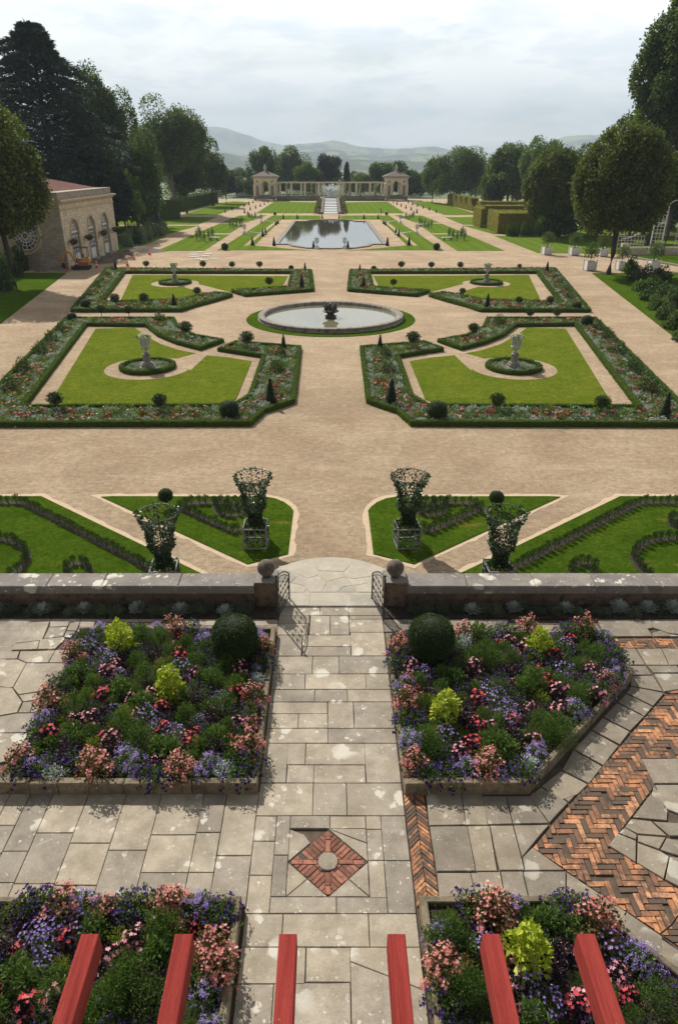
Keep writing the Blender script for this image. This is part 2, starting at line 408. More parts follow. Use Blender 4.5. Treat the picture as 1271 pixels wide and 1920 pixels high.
# foliage
M['box'] = leafmat('box', (.045,.085,.011), (.085,.135,.016), (.15,.205,.028), .3)
M['box_dark'] = leafmat('box_dark', (.022,.045,.009), (.045,.08,.014), (.09,.14,.03), .25)
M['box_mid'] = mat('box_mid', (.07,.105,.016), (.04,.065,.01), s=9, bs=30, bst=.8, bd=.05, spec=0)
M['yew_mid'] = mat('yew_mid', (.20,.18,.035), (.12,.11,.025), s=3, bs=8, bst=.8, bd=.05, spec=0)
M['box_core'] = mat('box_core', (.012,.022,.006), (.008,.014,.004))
M['yew'] = leafmat('yew', (.008,.018,.006), (.016,.030,.009), None, .1)
M['yew_hedge'] = leafmat('yew_hedge', (.20,.19,.035), (.30,.27,.05), (.40,.34,.075), .3)
M['dark_hedge'] = leafmat('dark_hedge', (.035,.065,.015), (.065,.11,.022), (.12,.17,.04), .3)
M['oak'] = leafmat('oak', (.032,.062,.011), (.078,.125,.02), (.20,.25,.055), .42, ns=.25)  # palest stop of oak, plane and lime greens paints in sunlit leaf highlights
M['plane'] = leafmat('plane', (.045,.08,.015), (.10,.145,.026), (.23,.27,.065), .42, ns=.25)
M['lime_tree'] = leafmat('lime_tree', (.045,.068,.011), (.11,.135,.022), (.27,.29,.08), .42, ns=.5)
M['copper'] = leafmat('copper', (.03,.03,.025), (.05,.045,.035), None, .2)
M['cedar'] = leafmat('cedar', (.026,.05,.034), (.055,.085,.062), (.11,.145,.115), .15, ns=.3)
M['lightleaf'] = leafmat('lightleaf', (.07,.12,.02), (.12,.19,.035), (.22,.29,.07), .38)
M['gravel_edge'] = mat('gravel_edge', (.58,.45,.31), (.50,.375,.25), s=5, bs=12, bst=.7, bd=.05, spec=.05)
M['cypress'] = leafmat('cypress', (.012,.028,.010), (.022,.042,.014), None, .1)
M['citrus'] = leafmat('citrus', (.05,.10,.015), (.09,.15,.025), (.16,.22,.05), .3)
M['ivy'] = leafmat('ivy', (.02,.05,.012), (.045,.085,.022), (.16,.20,.12), .2, rough=.35)
M['silver'] = leafmat('silver', (.38,.44,.42), (.54,.60,.58), (.70,.74,.73), .15, rough=.8)
M['sage'] = leafmat('sage', (.16,.22,.11), (.26,.32,.17), (.38,.43,.27), .2)
M['green'] = leafmat('green', (.055,.11,.022), (.11,.185,.04), (.22,.31,.09), .38, ns=3)
M['midgreen'] = leafmat('midgreen', (.07,.13,.025), (.13,.21,.045), (.20,.29,.08), .3, ns=3)
M['bronzeleaf'] = leafmat('bronzeleaf', (.08,.05,.018), (.13,.10,.03), (.12,.17,.04), .3, ns=3)
M['darkleaf'] = leafmat('darkleaf', (.025,.014,.022), (.05,.028,.042), (.08,.05,.06), .15, ns=3)
M['lime'] = leafmat('lime', (.30,.38,.02), (.46,.52,.035), (.60,.62,.07), .3, ns=3)
M['limey'] = leafmat('limey', (.14,.20,.02), (.24,.30,.03), (.36,.40,.06), .3, ns=3)
def petal(name, a, b_, c=None): return leafmat(name, a, b_, c, .25, .6, 4, .2)
M['f_salmon'] = petal('f_salmon', (.58,.14,.13), (.72,.30,.26), (.80,.52,.45))
M['f_purple'] = petal('f_purple', (.022,.008,.07), (.042,.014,.13), (.085,.025,.22))
M['f_lav'] = petal('f_lav', (.26,.17,.50), (.38,.27,.64), (.55,.44,.76))
M['f_blue'] = petal('f_blue', (.36,.26,.62), (.20,.09,.42), (.80,.76,.84))
M['f_red'] = petal('f_red', (.58,.05,.07), (.72,.12,.13), (.72,.22,.20))
M['f_coral'] = petal('f_coral', (.50,.06,.05), (.66,.13,.09), (.66,.26,.20))
M['sage_dark'] = leafmat('sage_dark', (.07,.10,.06), (.13,.17,.11), (.24,.28,.20), .2)
M['f_pink'] = petal('f_pink', (.72,.22,.30), (.80,.42,.45), (.85,.68,.66))
M['f_magenta'] = petal('f_magenta', (.62,.06,.16), (.72,.14,.26))
M['f_white'] = petal('f_white', (.70,.70,.64), (.8,.8,.76))
M['f_yellow'] = petal('f_yellow', (.6,.5,.15), (.7,.62,.3))
M['skin'] = mat('skin', (.5,.3,.2)); M['cloth'] = mat('cloth', (.25,.12,.10), (.2,.1,.08)); M['cloth2'] = mat('cloth2', (.35,.33,.3)); M['hair'] = mat('hair', (.04,.03,.02))
# ================================================================ setting
def sheet(name, poly, z, m, th=0.0):
    mb = MB()
    if th: mb.prism(poly, z-th, z)
    else:
        if area(poly) < 0: poly = poly[::-1]
        mb.add([(x, y, z) for x, y in poly], [tuple(range(len(poly)))])
    return struct(mb.build(name, M[m]))
def pp(pts, z=GZ, mir=1):
    return [atd(mir*dx, y, z)[:2] for dx, y in pts]
# far ground sheet, then the gravel court 5 cm above it
g = MB(); xs = np.linspace(-7000, 7000, 71); ys = np.concatenate([np.linspace(-50, 300, 8), np.linspace(400, 9900, 50)])
X, Y = np.meshgrid(xs, ys); Vg = np.stack([X, Y, np.full_like(X, GZ-.05)], -1).reshape(-1, 3); nx = len(xs)
Fg = np.array([(j*nx+i, j*nx+i+1, (j+1)*nx+i+1, (j+1)*nx+i) for j in range(len(ys)-1) for i in range(nx-1)])
g.addq(Vg, Fg); struct(g.build('ground', M['meadow']))
sheet('gravel_court', [(-55, 13.3), (60, 13.3), (60, 100), (78, 275), (-78, 275), (-55, 100)], GZ, 'gravel')
LW = GZ+.03
def lawn2(pts, m, th=.03, both=True, name='lawn'):
    for s in ((1, -1) if both else (both or 1,)): sheet(name, pp(pts, GZ+.03, s), GZ+.03, m, .034)
# lawns at the terrace foot
lawn2([(430,931),(410,930),(124,930.5),(104,934),(87,941),(75,950),(70,957),(80,1038),(156,1057)], 'lawn_front')
lawn2([(542,930),(2200,930),(2200,1112),(165,1112)], 'lawn_front')
# near parterre lawns and their gravel paths
NL = [(440,616),(367,614.5),(345,630),(318,645),(285,656),(251,662.5),(233,666),(190,670),(148,677),(177,748),(214,765),(532,765)]
lawn2(NL, 'lawn_mid')
FL = [(371,515.5),(80,517.5),(90,536),(189,548),(222,553),(250,560),(300,569),(396,569)]
lawn2(FL, 'lawn_mid')
def circ(cx, cy, r, n=48, r2=None, a0=0, a1=2*math.pi, end=False):
    return [(cx+r*math.cos(a0+(a1-a0)*k/n), cy+(r2 or r)*math.sin(a0+(a1-a0)*k/n)) for k in range(n+(1 if end else 0))]
URNS = []
for s in (1, -1):
    u = atd(s*342, 691); v = atd(s*291, 532); URNS += [(u, s, 'near'), (v, s, 'far')]
    sheet('gravel_path', pp([(300,664),(251,662.2),(232,666.3),(215,671),(262,694),(330,688)][1:3] + [(262,694),(322,682)], GZ+.034, s), GZ+.034, 'gravel')
    sheet('gravel_path', circ(u[0], u[1], 2.56), GZ+.038, 'gravel')
    sheet('gravel_path', pp([(187,548.2),(224,553.2),(285,535),(262,529)], GZ+.034, s), GZ+.034, 'gravel')
    sheet('gravel_path', circ(v[0], v[1], 2.45), GZ+.038, 'gravel')
# side lawns
for s in (1, -1):
    for l in ([(430,931),(410,930),(124,930.5),(104,934),(87,941),(75,950),(70,957),(80,1038),(156,1057)], [(542,930),(2200,930),(2200,1112),(165,1112)]):
        q = pp(l, GZ+.005, s); q = inset(q, -.2); q, _ = (lambda a: (a, 0))([(a[0]+(b[0]-a[0])*t/k+random.uniform(-.05, .05), a[1]+(b[1]-a[1])*t/k+random.uniform(-.05, .05)) for a, b in zip(q, q[1:]+q[:1]) for k in (max(1, int(math.hypot(b[0]-a[0], b[1]-a[1])/.3)),) for t in range(k)]); sheet('gravel_edge', q, GZ+.005, 'gravel_edge')
sheet('side_lawn', pp([(-494,511),(-542,511),(-900,511),(-900,700),(-740,700)], LW), LW, 'lawn_front', .034)
sheet('side_lawn', pp([(489,512),(560,512),(900,512),(1100,800),(860,800)], LW), LW, 'lawn_front', .034)
# far lawns
lawn2([(326,470),(237,470),(189.5,439.5),(254,439)], 'lawn_far')
lawn2([(251.5,437),(188,437),(161,418.8),(207,419)], 'lawn_far')
lawn2([(204,417.3),(159.5,417.3),(119,403.5),(171,404)], 'lawn_far')
lawn2([(140,399.8),(25,399.8),(17,379.5),(106,378)], 'lawn_far')
lawn2([(306,442),(387,474),(545,476),(760,476),(640,442)], 'lawn_far')
lawn2([(248,423),(305,439),(700,439),(640,423)], 'lawn_far')
lawn2([(213.6,407),(248,421),(600,421),(560,407)], 'lawn_far')
lawn2([(212.7,403),(280,403),(205,380),(181,377.5),(149,379.5)], 'lawn_far')
# lawn round the pool with a thin gravel strip in it
lawn2([(212,469),(109,404),(19,404),(19,411.5),(92,411.5),(143,460),(128,461.5),(70,467),(34,468.9)], 'lawn_far')
for s in (1, -1): sheet('gravel_path', pp([(163,460.5),(155,460.5),(95,412),(100,411.5)], GZ+.034, s), GZ+.034, 'gravel')
# circular basin
C0 = atd(0, 597)
mb = MB(); ring_o = circ(C0[0], C0[1], 6.75, 96); mb.prism(ring_o, GZ-.01, GZ+.03); struct(mb.build('grass_ring', M['lawn_front']))
fb = empty('fountain_basin', (0, C0[1], GZ), 0, 'round stone fountain basin with moulded rim, ringed by grass', 'fountain basin')
mb = MB()
mb.lathe([(5.78,.0),(5.84,.08),(5.74,.12),(5.70,.24),(5.80,.32),(5.80,.36),(5.72,.39),(5.36,.39),(5.28,.33),(5.26,.26),(5.22,.05)], 96, cap=False)
mb.build('stone_rim', M['basin'], fb, True)
mb = MB(); mb.lathe([(5.22,.10),(5.22,.052)], 96, cap=False); mb.add([(5.3*math.cos(k*math.pi/24), 5.3*math.sin(k*math.pi/24), .05) for k in range(48)], [tuple(range(48))]); mb.build('basin_floor', M['basin_in'], fb)
mb = MB(); mb.add([(5.23*math.cos(k*math.pi/48), 5.23*math.sin(k*math.pi/48)+C0[1], GZ+.13) for k in range(96)], [tuple(range(96))]); struct(mb.build('basin_water', M['water_basin']))
fp = empty('fountain_sculpture', (0, C0[1]-.2, GZ+.15), 0, 'dark bronze fountain group standing in the middle of the round basin', 'fountain sculpture')
mb = MB(); mb.lathe([(.42,0),(.5,.1),(.3,.18),(.28,.3),(.62,.42),(.66,.5),(.55,.52),(.2,.5)], 20); mb.build('bowl', M['bronze'], fp, True)
for k in range(4):
    a = k*math.pi/2+.5; mb = MB(); x, y = .42*math.cos(a), .42*math.sin(a)
    mb.lathe([(.02,0),(.14,.05),(.16,.2),(.11,.35),(.06,.4)], 8, (x, y, .5)); mb.ball((x*1.08, y*1.08, .98), .1, 6)
    mb.tube([(x, y, .8), (x*1.5, y*1.5, .86), (x*1.7, y*1.7, 1.02)], .045); mb.tube([(x, y, .8), (x*.6, y*.6, .95)], .045); mb.build('cherub', M['bronze'], fp, True)
mb = MB(); mb.lathe([(.18,0),(.14,.2),(.2,.45),(.1,.55),(.02,.62)], 10, (0, 0, .5)); mb.build('finial', M['bronze'], fp, True)
# pool
PW = GZ-.25
poolh = [(97,458.3),(72,458.3),(64,462),(40,465.5),(0,466.6)]; poolt = [(0,412.6),(28,413),(42,414.5),(44,416),(66,416)]
pin = pp(poolh[::-1], GZ, -1); pin = pp(poolh[::-1], GZ, 1)[::1]
right = pp(poolh[::-1], GZ, 1)+pp(poolt[::-1], GZ, 1)
pool = right+[(-x, y) for x, y in right[::-1]]
pool = [p for i, p in enumerate(pool) if math.hypot(p[0]-pool[i-1][0], p[1]-pool[i-1][1]) > .05]
rp = empty('reflecting_pool', (0, 0, 0), 0, 'long reflecting pool with pale stone rim and curved ends', 'pool')
mb = MB(); po = inset(pool, -.75); n = len(pool)
V = [(x, y, z) for z, P in ((GZ, po), (GZ+.16, po), (GZ+.16, pool), (GZ-.6, pool)) for x, y in P]
mb.add(V, [(k*n+i, k*n+(i+1) % n, (k+1)*n+(i+1) % n, (k+1)*n+i) for k in range(3) for i in range(n)]); mb.build('stone_rim', M['basin'], rp)
# water sits above the gravel sheet so the pool needs no hole in it
mb = MB(); pi2 = inset(pool, -.02); mb.add([(x, y, GZ+.045) for x, y in pi2], [tuple(range(n))]); struct(mb.build('pool_water', M['water']))
# ================================================================ terrace
WY0, WY1 = 12.95, 13.48        # parapet wall
mb = MB(); mb.bbox(-16, 16, -1, 13.45, -2.3, -.035); struct(mb.build('terrace_base', M['mortar']))
G_ = .0045
def slab(mb, poly, z=0.0, gap=G_, j=.006, mi=0, th=.035):
    if area(poly) < 0: poly = poly[::-1]
    dz = random.uniform(-.004, .003)
    # break long straight edges a little so joints wander
    q = []
    for i, a in enumerate(poly):
        b = poly[(i+1) % len(poly)]; q.append(a); L = math.hypot(b[0]-a[0], b[1]-a[1])
        k = int(L/.25)
        for t in range(1, k): q.append((a[0]+(b[0]-a[0])*t/k+random.uniform(-j, j)*.6, a[1]+(b[1]-a[1])*t/k+random.uniform(-j, j)*.6))
    q = [(x+random.uniform(-j, j)*.3, y+random.uniform(-j, j)*.3) for x, y in inset(q, gap)]
    mb.prism(q, z-th, z+dz, mi, .007)
HW = 1.155
def prow(mb, y0, y1, splits, z=0.0, xl=None, xr=None, rs=None):
    """row of slabs between photo rows y0,y1 split at photo columns"""
    Y0 = at(620, y0, z)[1]; Y1 = at(620, y1, z)[1]; Ym = (Y0+Y1)/2
    xs = [xl if xl is not None else -HW]+[xat(p, Ym, z) for p in splits]+[xr if xr is not None else HW]
    for a, b in zip(xs[:-1], xs[1:]): slab(mb, [(a, Y1), (b, Y1), (b, Y0), (a, Y0)], z)
def cell(mb, xa, xb, y0, y1, z=0.0):
    Y0 = at(620, y0, z)[1]; Y1 = at(620, y1, z)[1]; Ym = (Y0+Y1)/2
    a = xa if abs(xa) < 5 else xat(xa, Ym, z); b = xb if abs(xb) < 5 else xat(xb, Ym, z)
    slab(mb, [(a, Y1), (b, Y1), (b, Y0), (a, Y0)], z)
mb = MB()
prow(mb, 1138, 1154, [600, 653.5]); 
cell(mb, -HW, 580, 1154, 1168.5); cell(mb, -HW, 578, 1168.5, 1190.5); prow(mb, 1154, 1190.5, [619], xl=xat(581, 12.1, 0), xr=xat(655, 12.1, 0))
cell(mb, 655, HW, 1154, 1161); cell(mb, 655, HW, 1161, 1185.5); cell(mb, 658, HW, 1185.5, 1230)
cell(mb, -HW, 566, 1190.5, 1230); cell(mb, 567, 658, 1190.5, 1212); cell(mb, 567, 658, 1212, 1230)
prow(mb, 1230, 1263.5, [586, 635.5]); prow(mb, 1263.5, 1292.5, [572, 686]); prow(mb, 1292.5, 1316, [590, 651.5])
cell(mb, -HW, 614, 1316, 1338); prow(mb, 1338, 1365.5, [559.5], xr=xat(614.5, 9.3, 0)); prow(mb, 1316, 1365.5, [663.5], xl=xat(614.5, 9.3, 0))
prow(mb, 1365.5, 1393.5, [615]); cell(mb, -HW, 539, 1393.5, 1468); prow(mb, 1393.5, 1434, [573], xl=xat(539, 8.6, 0), xr=xat(684.5, 8.6, 0))
prow(mb, 1434, 1468, [588.5], xl=xat(538, 8.15, 0), xr=xat(685.5, 8.15, 0)); cell(mb, 685, HW, 1393.5, 1468)
prow(mb, 1468, 1529.5, [587, 650])
# round the brick medallion
xq = lambda p, y: xat(p, at(620, y, 0)[1], 0)
a0, a1, a2, a3, a4 = -HW, xq(514, 1600), xq(541, 1600), xq(689, 1600), xq(719, 1600)
for y0, y1 in ((1529.5, 1577), (1577, 1641), (1641, 1713)): cell(mb, a0, a1, y0, y1)
cell(mb, a1, a2, 1529.5, 1603.5); cell(mb, a1, a2, 1603.5, 1681.5)
cell(mb, a2, xq(618.5, 1545), 1529.5, 1553.5); cell(mb, xq(618.5, 1545), a3, 1529.5, 1553.5)
cell(mb, a3, a4, 1529.5, 1555); cell(mb, a3, a4, 1555, 1613.5); cell(mb, a3, a4, 1613.5, 1684)
cell(mb, a4, HW, 1529.5, 1613.5); cell(mb, a4, HW, 1613.5, 1713)
cell(mb, a1, xq(631, 1698), 1681.5, 1713); cell(mb, xq(631, 1698), a4, 1681.5, 1713)
YT, YB = at(620, 1553.5, 0)[1], at(620, 1681.5, 0)[1]; xc, yc = (a2+a3)/2, at(620, 1616, 0)[1]
L_, R_, T_, B_ = (a2, yc), (a3, yc), (xc, YT), (xc, YB)
mT, mB = yc+(YT-yc)/2, yc-(yc-YB)/2; ml, mr = xc-(a3-a2)/4, xc+(a3-a2)/4
slab(mb, [L_, (a2, YT-.01), (a2+.22, YT-.10), (ml+.03, mT+.03)]); slab(mb, [T_, R_, (a3, YT-.25)]); slab(mb, [T_, (a3, YT-.25), (a3, YT)])
slab(mb, [L_, (a2, YB), (ml, mB)]); slab(mb, [(a2, YB), B_, (ml, mB)]); slab(mb, [B_, (a3, YB), (mr, mB)]); slab(mb, [R_, (mr, mB), (a3, YB)])
prow(mb, 1713, 1776, [529.5, 692]); cell(mb, -HW, 573, 1776, 1845); cell(mb, 573.5, 657.5, 1776, 1842); cell(mb, -HW, 510, 1845, 1960)
cell(mb, 510, 658.5, 1842, 1960)
x1 = xq(658, 1850); slab(mb, [(x1, at(0,1776,0)[1]), (HW, at(0,1776,0)[1]), (HW, at(0,1858,0)[1]), (x1, at(0,1803,0)[1])]); slab(mb, [(x1, at(0,1803,0)[1]), (HW, at(0,1858,0)[1]), (HW, 4.0), (x1, 4.0)])
y = 4.15
while y > -.9:
    x = -HW
    while x < HW-.1:
        w = random.uniform(.45, .8); w = HW-x if x+w > HW-.3 else w; slab(mb, [(x, y-.5), (x+w, y-.5), (x+w, y), (x, y)]); x += w
    y -= .5
walk = struct(mb.build('stone_walk', M['slab']))
# brick medallion
def clip(q, poly):
    if area(poly) < 0: poly = poly[::-1]
    for i in range(len(poly)):
        a, b = poly[i-1], poly[i]; ex, ey = b[0]-a[0], b[1]-a[1]; out = []
        f = [ex*(p[1]-a[1])-ey*(p[0]-a[0]) for p in q]
        for k in range(len(q)):
            p0, p1, f0, f1 = q[k-1], q[k], f[k-1], f[k]
            if (f0 >= 0) != (f1 >= 0): t = f0/(f0-f1); out.append((p0[0]+(p1[0]-p0[0])*t, p0[1]+(p1[1]-p0[1])*t))
            if f1 >= 0: out.append(p1)
        q = out
        if len(q) < 3: return []
    return q
md = empty('brick_medallion', (xc, yc, 0), 0, 'diamond of radiating red bricks around a round stone set in the walk', 'brick medallion')
hx, hy = (a3-a2)/2-.012, (YT-yc)-.012
mb = MB(); mb.prism([(-hx, 0), (0, -hy*1.03), (hx, 0), (0, hy)], -.034, -.012); mb.build('mortar_bed', M['mortar'], md)
mb = MB(); diam = [(-hx, 0), (0, -hy), (hx, 0), (0, hy)]
def bk(mb, x, y, L, W, a, z=0.0, poly=None):
    c, s = math.cos(a), math.sin(a); q = [(x+u*c-v*s, y+u*s+v*c) for u, v in ((-L/2,-W/2),(L/2,-W/2),(L/2,W/2),(-L/2,W/2))]
    if poly and sum(inside(px_, py_, poly) for px_, py_ in q) < 4:
        # cut back to fit
        f = 1.0
        while f > .3:
            f -= .12; q2 = [(x+(u)*c-v*s, y+u*s+v*c) for u, v in ((-L/2,-W/2),(-L/2+L*f,-W/2),(-L/2+L*f,W/2),(-L/2,W/2))]
            if all(inside(px_, py_, poly) for px_, py_ in q2): q = q2; break
        else: return
    dz = random.uniform(-.008, .004); mb.prism(q, z-.03, z+dz, 0, .004)
for a in (0, 90, 180, 270):
    t = R(a)
    for d0 in (.16, .37): bk(mb, (d0+.10)*math.cos(t), (d0+.10)*math.sin(t), .20, .072, t, 0.002, diam)
for qx in (1, -1):
    for qy in (1, -1):
        tri = [(qx*.042, qy*.042), (qx*(hx-.05), qy*.042), (qx*.042, qy*(hy-.05))]
        dn = (qx/hx, qy/hy); l = math.hypot(*dn); ang = math.atan2(dn[1]/l, dn[0]/l); de = 1/l; rg = random.Random(qx*3+qy)
        for k in range(-7, 8):
            for d1, L in ((de-.012, .20), (de-.222, .20)):
                if rg.random() < .12 and not (qx > 0 and qy < 0): continue
                cxx = math.cos(ang)*(d1-L/2)-math.sin(ang)*k*.071; cyy = math.sin(ang)*(d1-L/2)+math.cos(ang)*k*.071; c, t = math.cos(ang), math.sin(ang)
                q = [(cxx+u*c-v*t, cyy+u*t+v*c) for u, v in ((-L/2, -.03), (L/2, -.03), (L/2, .03), (-L/2, .03))]
                q = clip(q, tri)
                if len(q) > 2 and abs(area(q)) > .0006: mb.prism(q, -.03, rg.uniform(-.008, .004), 0, .003)
mb.build('bricks', M['brick_red'], md)
mb = MB(); mb.lathe([(.145,-.03),(.145,.012),(.135,.02)], 28); mb.build('centre_stone', M['slab_grey'], md)
# landing beyond the gate, with a small step down to the walk
mb = MB(); Z1 = .035
mb2 = MB()
Yt = 13.13; Yn = 12.93
for a, b in ((-1.22, -.48), (-.48, .47), (.47, 1.22)): slab(mb, [(a, Yn), (b, Yn), (b, Yn+.47), (a, Yn+.47)], Z1, th=.03)
def lp(l): return [at(460+x/3.97, 1030+y/3.97, Z1)[:2] for x, y in l]
crazy = [[(250,125),(375,100),(525,105),(543,190),(465,213),(330,165),(250,150)],[(525,105),(780,115),(737,165),(543,158)],[(545,160),(737,167),(735,203),(610,240),(543,197)],
 [(780,115),(900,118),(1005,160),(930,200),(800,218),(737,203)],[(465,216),(543,200),(608,240),(568,318),(480,318),(440,290)],[(340,245),(385,200),(465,216),(468,278)],[(250,150),(330,168),(385,200),(340,245),(250,240)],
 [(250,240),(340,248),(468,280),(440,318),(250,318)],[(608,240),(735,205),(800,270),(730,275),(680,318),(568,318)],[(735,205),(800,218),(885,212),(905,250),(808,268)],[(730,275),(808,272),(832,318),(680,318)],[(885,212),(990,200),(1010,318),(832,318),(808,270),(905,252)]]
for c in crazy: slab(mb, lp(c), Z1, gap=.002, j=.003, th=.03)
# curved outer margin
Rl = 1.86
outer = [(Rl*math.cos(a), 13.25+Rl*math.sin(a)) for a in np.linspace(.12, math.pi-.12, 40)]
mbb = MB(); mbb.prism([(-1.3, 12.93)]+outer[::-1]+[(1.3, 12.93)], -2.05, Z1-.009); struct(mbb.build('landing', M['slab_pale']))
struct(mb.build('landing_paving', M['slab_pale']))
# left lower paving
mb = MB()
col_x = lambda p: xat(p, at(0, 1495, 0)[1], 0)
cols = [(-40, [1540, 1620]), (17, [1547.5, 1600]), (54, [1595.7, 1655]), (98, [1561.6, 1657]), (164.6, [1581, 1660]), (235.5, [1594]), (302, [1565, 1636]), (382, [1561, 1636]), (424.6, [1604]), (481, [])]
for (p, ys_), (p2, _) in zip(cols[:-1], cols[1:]):
    yy = [1485]+ys_+[1700]; x0, x1 = col_x(p), col_x(p2)
    if p2 == 481: x1 = -HW
    for u, v in zip(yy[:-1], yy[1:]):
        slab(mb, [(x0, at(0,v,0)[1]), (x1, at(0,v,0)[1]), (x1, at(0,u,0)[1]), (x0, at(0,u,0)[1])])
x = col_x(-40)
while x > -9:
    w = random.uniform(.5, .7); y = at(0, 1700, 0)[1]
    while y < 7.7: h = random.uniform(.4, .9); slab(mb, [(x-w, y), (x, y), (x, min(y+h, 7.8)), (x-w, min(y+h, 7.8))]); y += h
    x -= w
# left upper crazy paving
def lq(l): return [at(x/4.237, 1120+y/4.237, 0)[:2] for x, y in l]
cz = [[(-60,197),(400,188),(335,340),(110,365),(-60,362)],[(400,188),(560,190),(540,230),(395,235)],[(395,235),(540,232),(505,310),(345,328)],[(560,190),(640,190),(610,265),(530,265),(545,232)],[(640,190),(760,192),(740,240),(625,240)],[(625,240),(740,240),(660,300),(612,268)],
 [(530,265),(612,268),(560,320),(508,312)],[(110,368),(320,340),(298,410),(90,418)],[(320,340),(345,328),(508,312),(520,330),(440,408),(300,412)],[(-60,365),(110,368),(88,420),(-60,430)],[(-60,430),(160,425),(140,488),(-60,495)],[(165,425),(445,418),(385,518),(215,518),(145,488)],
 [(445,418),(560,410),(540,518),(388,518)],[(-60,495),(140,490),(215,520),(105,715),(70,718),(-60,700)],[(215,520),(540,520),(500,600),(330,745),(150,772),(105,718)],[(-60,705),(102,718),(180,828),(140,915),(-60,950)],[(150,775),(340,748),(320,810),(185,828)],
 [(188,830),(275,822),(240,915),(145,918)],[(275,822),(330,810),(300,910),(243,915)],[(-60,955),(140,918),(300,915),(240,1070),(-60,1075)],[(-60,1078),(235,1075),(180,1180),(60,1300),(-60,1330)],
 [(-60,162),(420,162),(405,186),(-60,194)],[(420,162),(650,162),(640,188),(405,186)],[(650,162),(900,162),(890,190),(640,188)],[(900,162),(1300,162),(1290,190),(890,190)]]
for c in cz: slab(mb, lq(c), gap=.005, j=.012)
for x0, x1 in ((-5.35, -4.6), (-4.6, -3.9), (-3.9, -3.0), (-3.0, -2.3), (-2.3, -1.75), (-1.75, -1.16)): slab(mb, [(x0, 11.98), (x1, 11.98), (x1, 12.22), (x0, 12.22)])
for x0, x1 in ((-3.6, -3.0), (-3.0, -2.5), (-2.5, -1.8), (-1.8, -1.16)): slab(mb, [(x0, 12.22), (x1, 12.22), (x1, 12.46), (x0, 12.46)])
for k in range(60):
    x = random.uniform(-9, -6.6); y = random.uniform(6, 12)
y = 6.0
while y < 12.4:
    x = -6.62; h = random.uniform(.5, .8)
    while x > -10: w = random.uniform(.5, .9); slab(mb, [(x-w, y), (x, y), (x, min(y+h, 12.45)), (x-w, min(y+h, 12.45))]); x -= w
    y += h
struct(mb.build('terrace_paving', M['slab']))
# right paving
mb = MB()
def rp_(l, s, ox, oy): return [at(ox+x/s, oy+y/s, 0)[:2] for x, y in l]
z4 = lambda l: rp_(l, 3.97, 600, 1480); z5 = lambda l: rp_(l, 3.426, 900, 1480); z6 = lambda l: rp_(l, 4.087, 960, 1140)
for l in ([(785,30),(1050,30),(1085,265),(812,270)], [(1050,30),(1205,30),(1250,265),(1085,265)], [(815,275),(1095,272),(1160,610),(868,612)], [(1095,272),(1262,270),(1320,610),(1162,612)], [(870,618),(1118,618),(1180,860),(890,860)], [(1118,618),(1290,616),(1350,860),(1180,860)]): slab(mb, z4(l))
for l in ([(10,40),(165,40),(210,222),(50,226)], [(165,40),(318,40),(440,218),(212,222)], [(62,232),(210,230),(285,520),(125,522)], [(214,228),(445,225),(270,435)], [(272,435),(335,372),(545,520),(290,522)],
          [(-20,528),(128,526),(170,760),(0,760)], [(132,526),(272,526),(325,760),(172,760)], [(275,526),(552,526),(545,760),(328,760)], [(555,530),(800,690),(740,760),(548,760)], [(800,690),(940,785),(870,900),(745,760)], [(942,788),(1170,945),(1170,1100),(1000,1000),(872,905)],
          [(318,40),(330,20),(455,0),(565,85),(445,215)], [(460,0),(650,-10),(570,82)]): slab(mb, z5(l))
for l in ([(130,1440),(220,1370),(370,1471),(310,1540),(200,1530)], [(222,1365),(375,1245),(580,1350),(500,1430),(380,1471)], [(380,1240),(465,1085),(690,1215),(590,1345)], [(470,1080),(605,935),(815,1055),(700,1205)], [(610,930),(690,838),(900,945),(825,1045)],
          [(695,832),(800,725),(1010,832),(905,940)], [(805,720),(870,655),(1075,755),(1015,828)], [(875,650),(905,600),(1165,650),(1080,750)], [(905,595),(905,520),(1075,515),(1155,640)], [(860,480),(870,440),(1020,440),(1070,510),(905,515)], [(1030,440),(1260,440),(1290,495),(1080,495)],
          [(1085,500),(1290,500),(1300,620),(1165,640)], [(830,310),(940,308),(1020,436),(870,436)], [(950,308),(1140,308),(1200,436),(1030,436)], [(1145,308),(1300,308),(1300,436),(1205,436)],
          [(650,90),(985,85),(1075,215),(720,220)], [(990,90),(1060,85),(1080,150),(1030,160)], [(1070,190),(1130,170),(1210,200),(1300,215),(1080,218)], [(1060,85),(1290,85),(1290,200),(1210,195),(1080,150)],
          [(-10,45),(320,45),(330,80),(-10,85)], [(325,45),(450,45),(520,82),(335,80)], [(455,45),(640,45),(650,85),(525,85)], [(640,45),(960,45),(985,83),(652,85)], [(960,45),(1290,45),(1290,82),(990,82)]): slab(mb, z6(l))
for x0, x1 in ((1.16, 1.7), (1.7, 2.4), (2.4, 3.2), (3.2, 3.9)): slab(mb, [(x0, 12.0), (x1, 12.0), (x1, 12.46), (x0, 12.46)])
for x0, x1 in ((3.9, 4.5), (4.5, 5.2), (5.2, 5.85)): slab(mb, [(x0, 11.98), (x1, 11.98), (x1, 12.25), (x0, 12.25)])
mbd = MB()
for l in ([(985,1152),(1290,1152),(1290,1345),(1085,1345)], [(1090,1352),(1300,1352),(1300,1560),(1180,1540)], [(1085,1352),(1175,1540),(1060,1440)]): slab(mbd, z6(l), gap=.008)
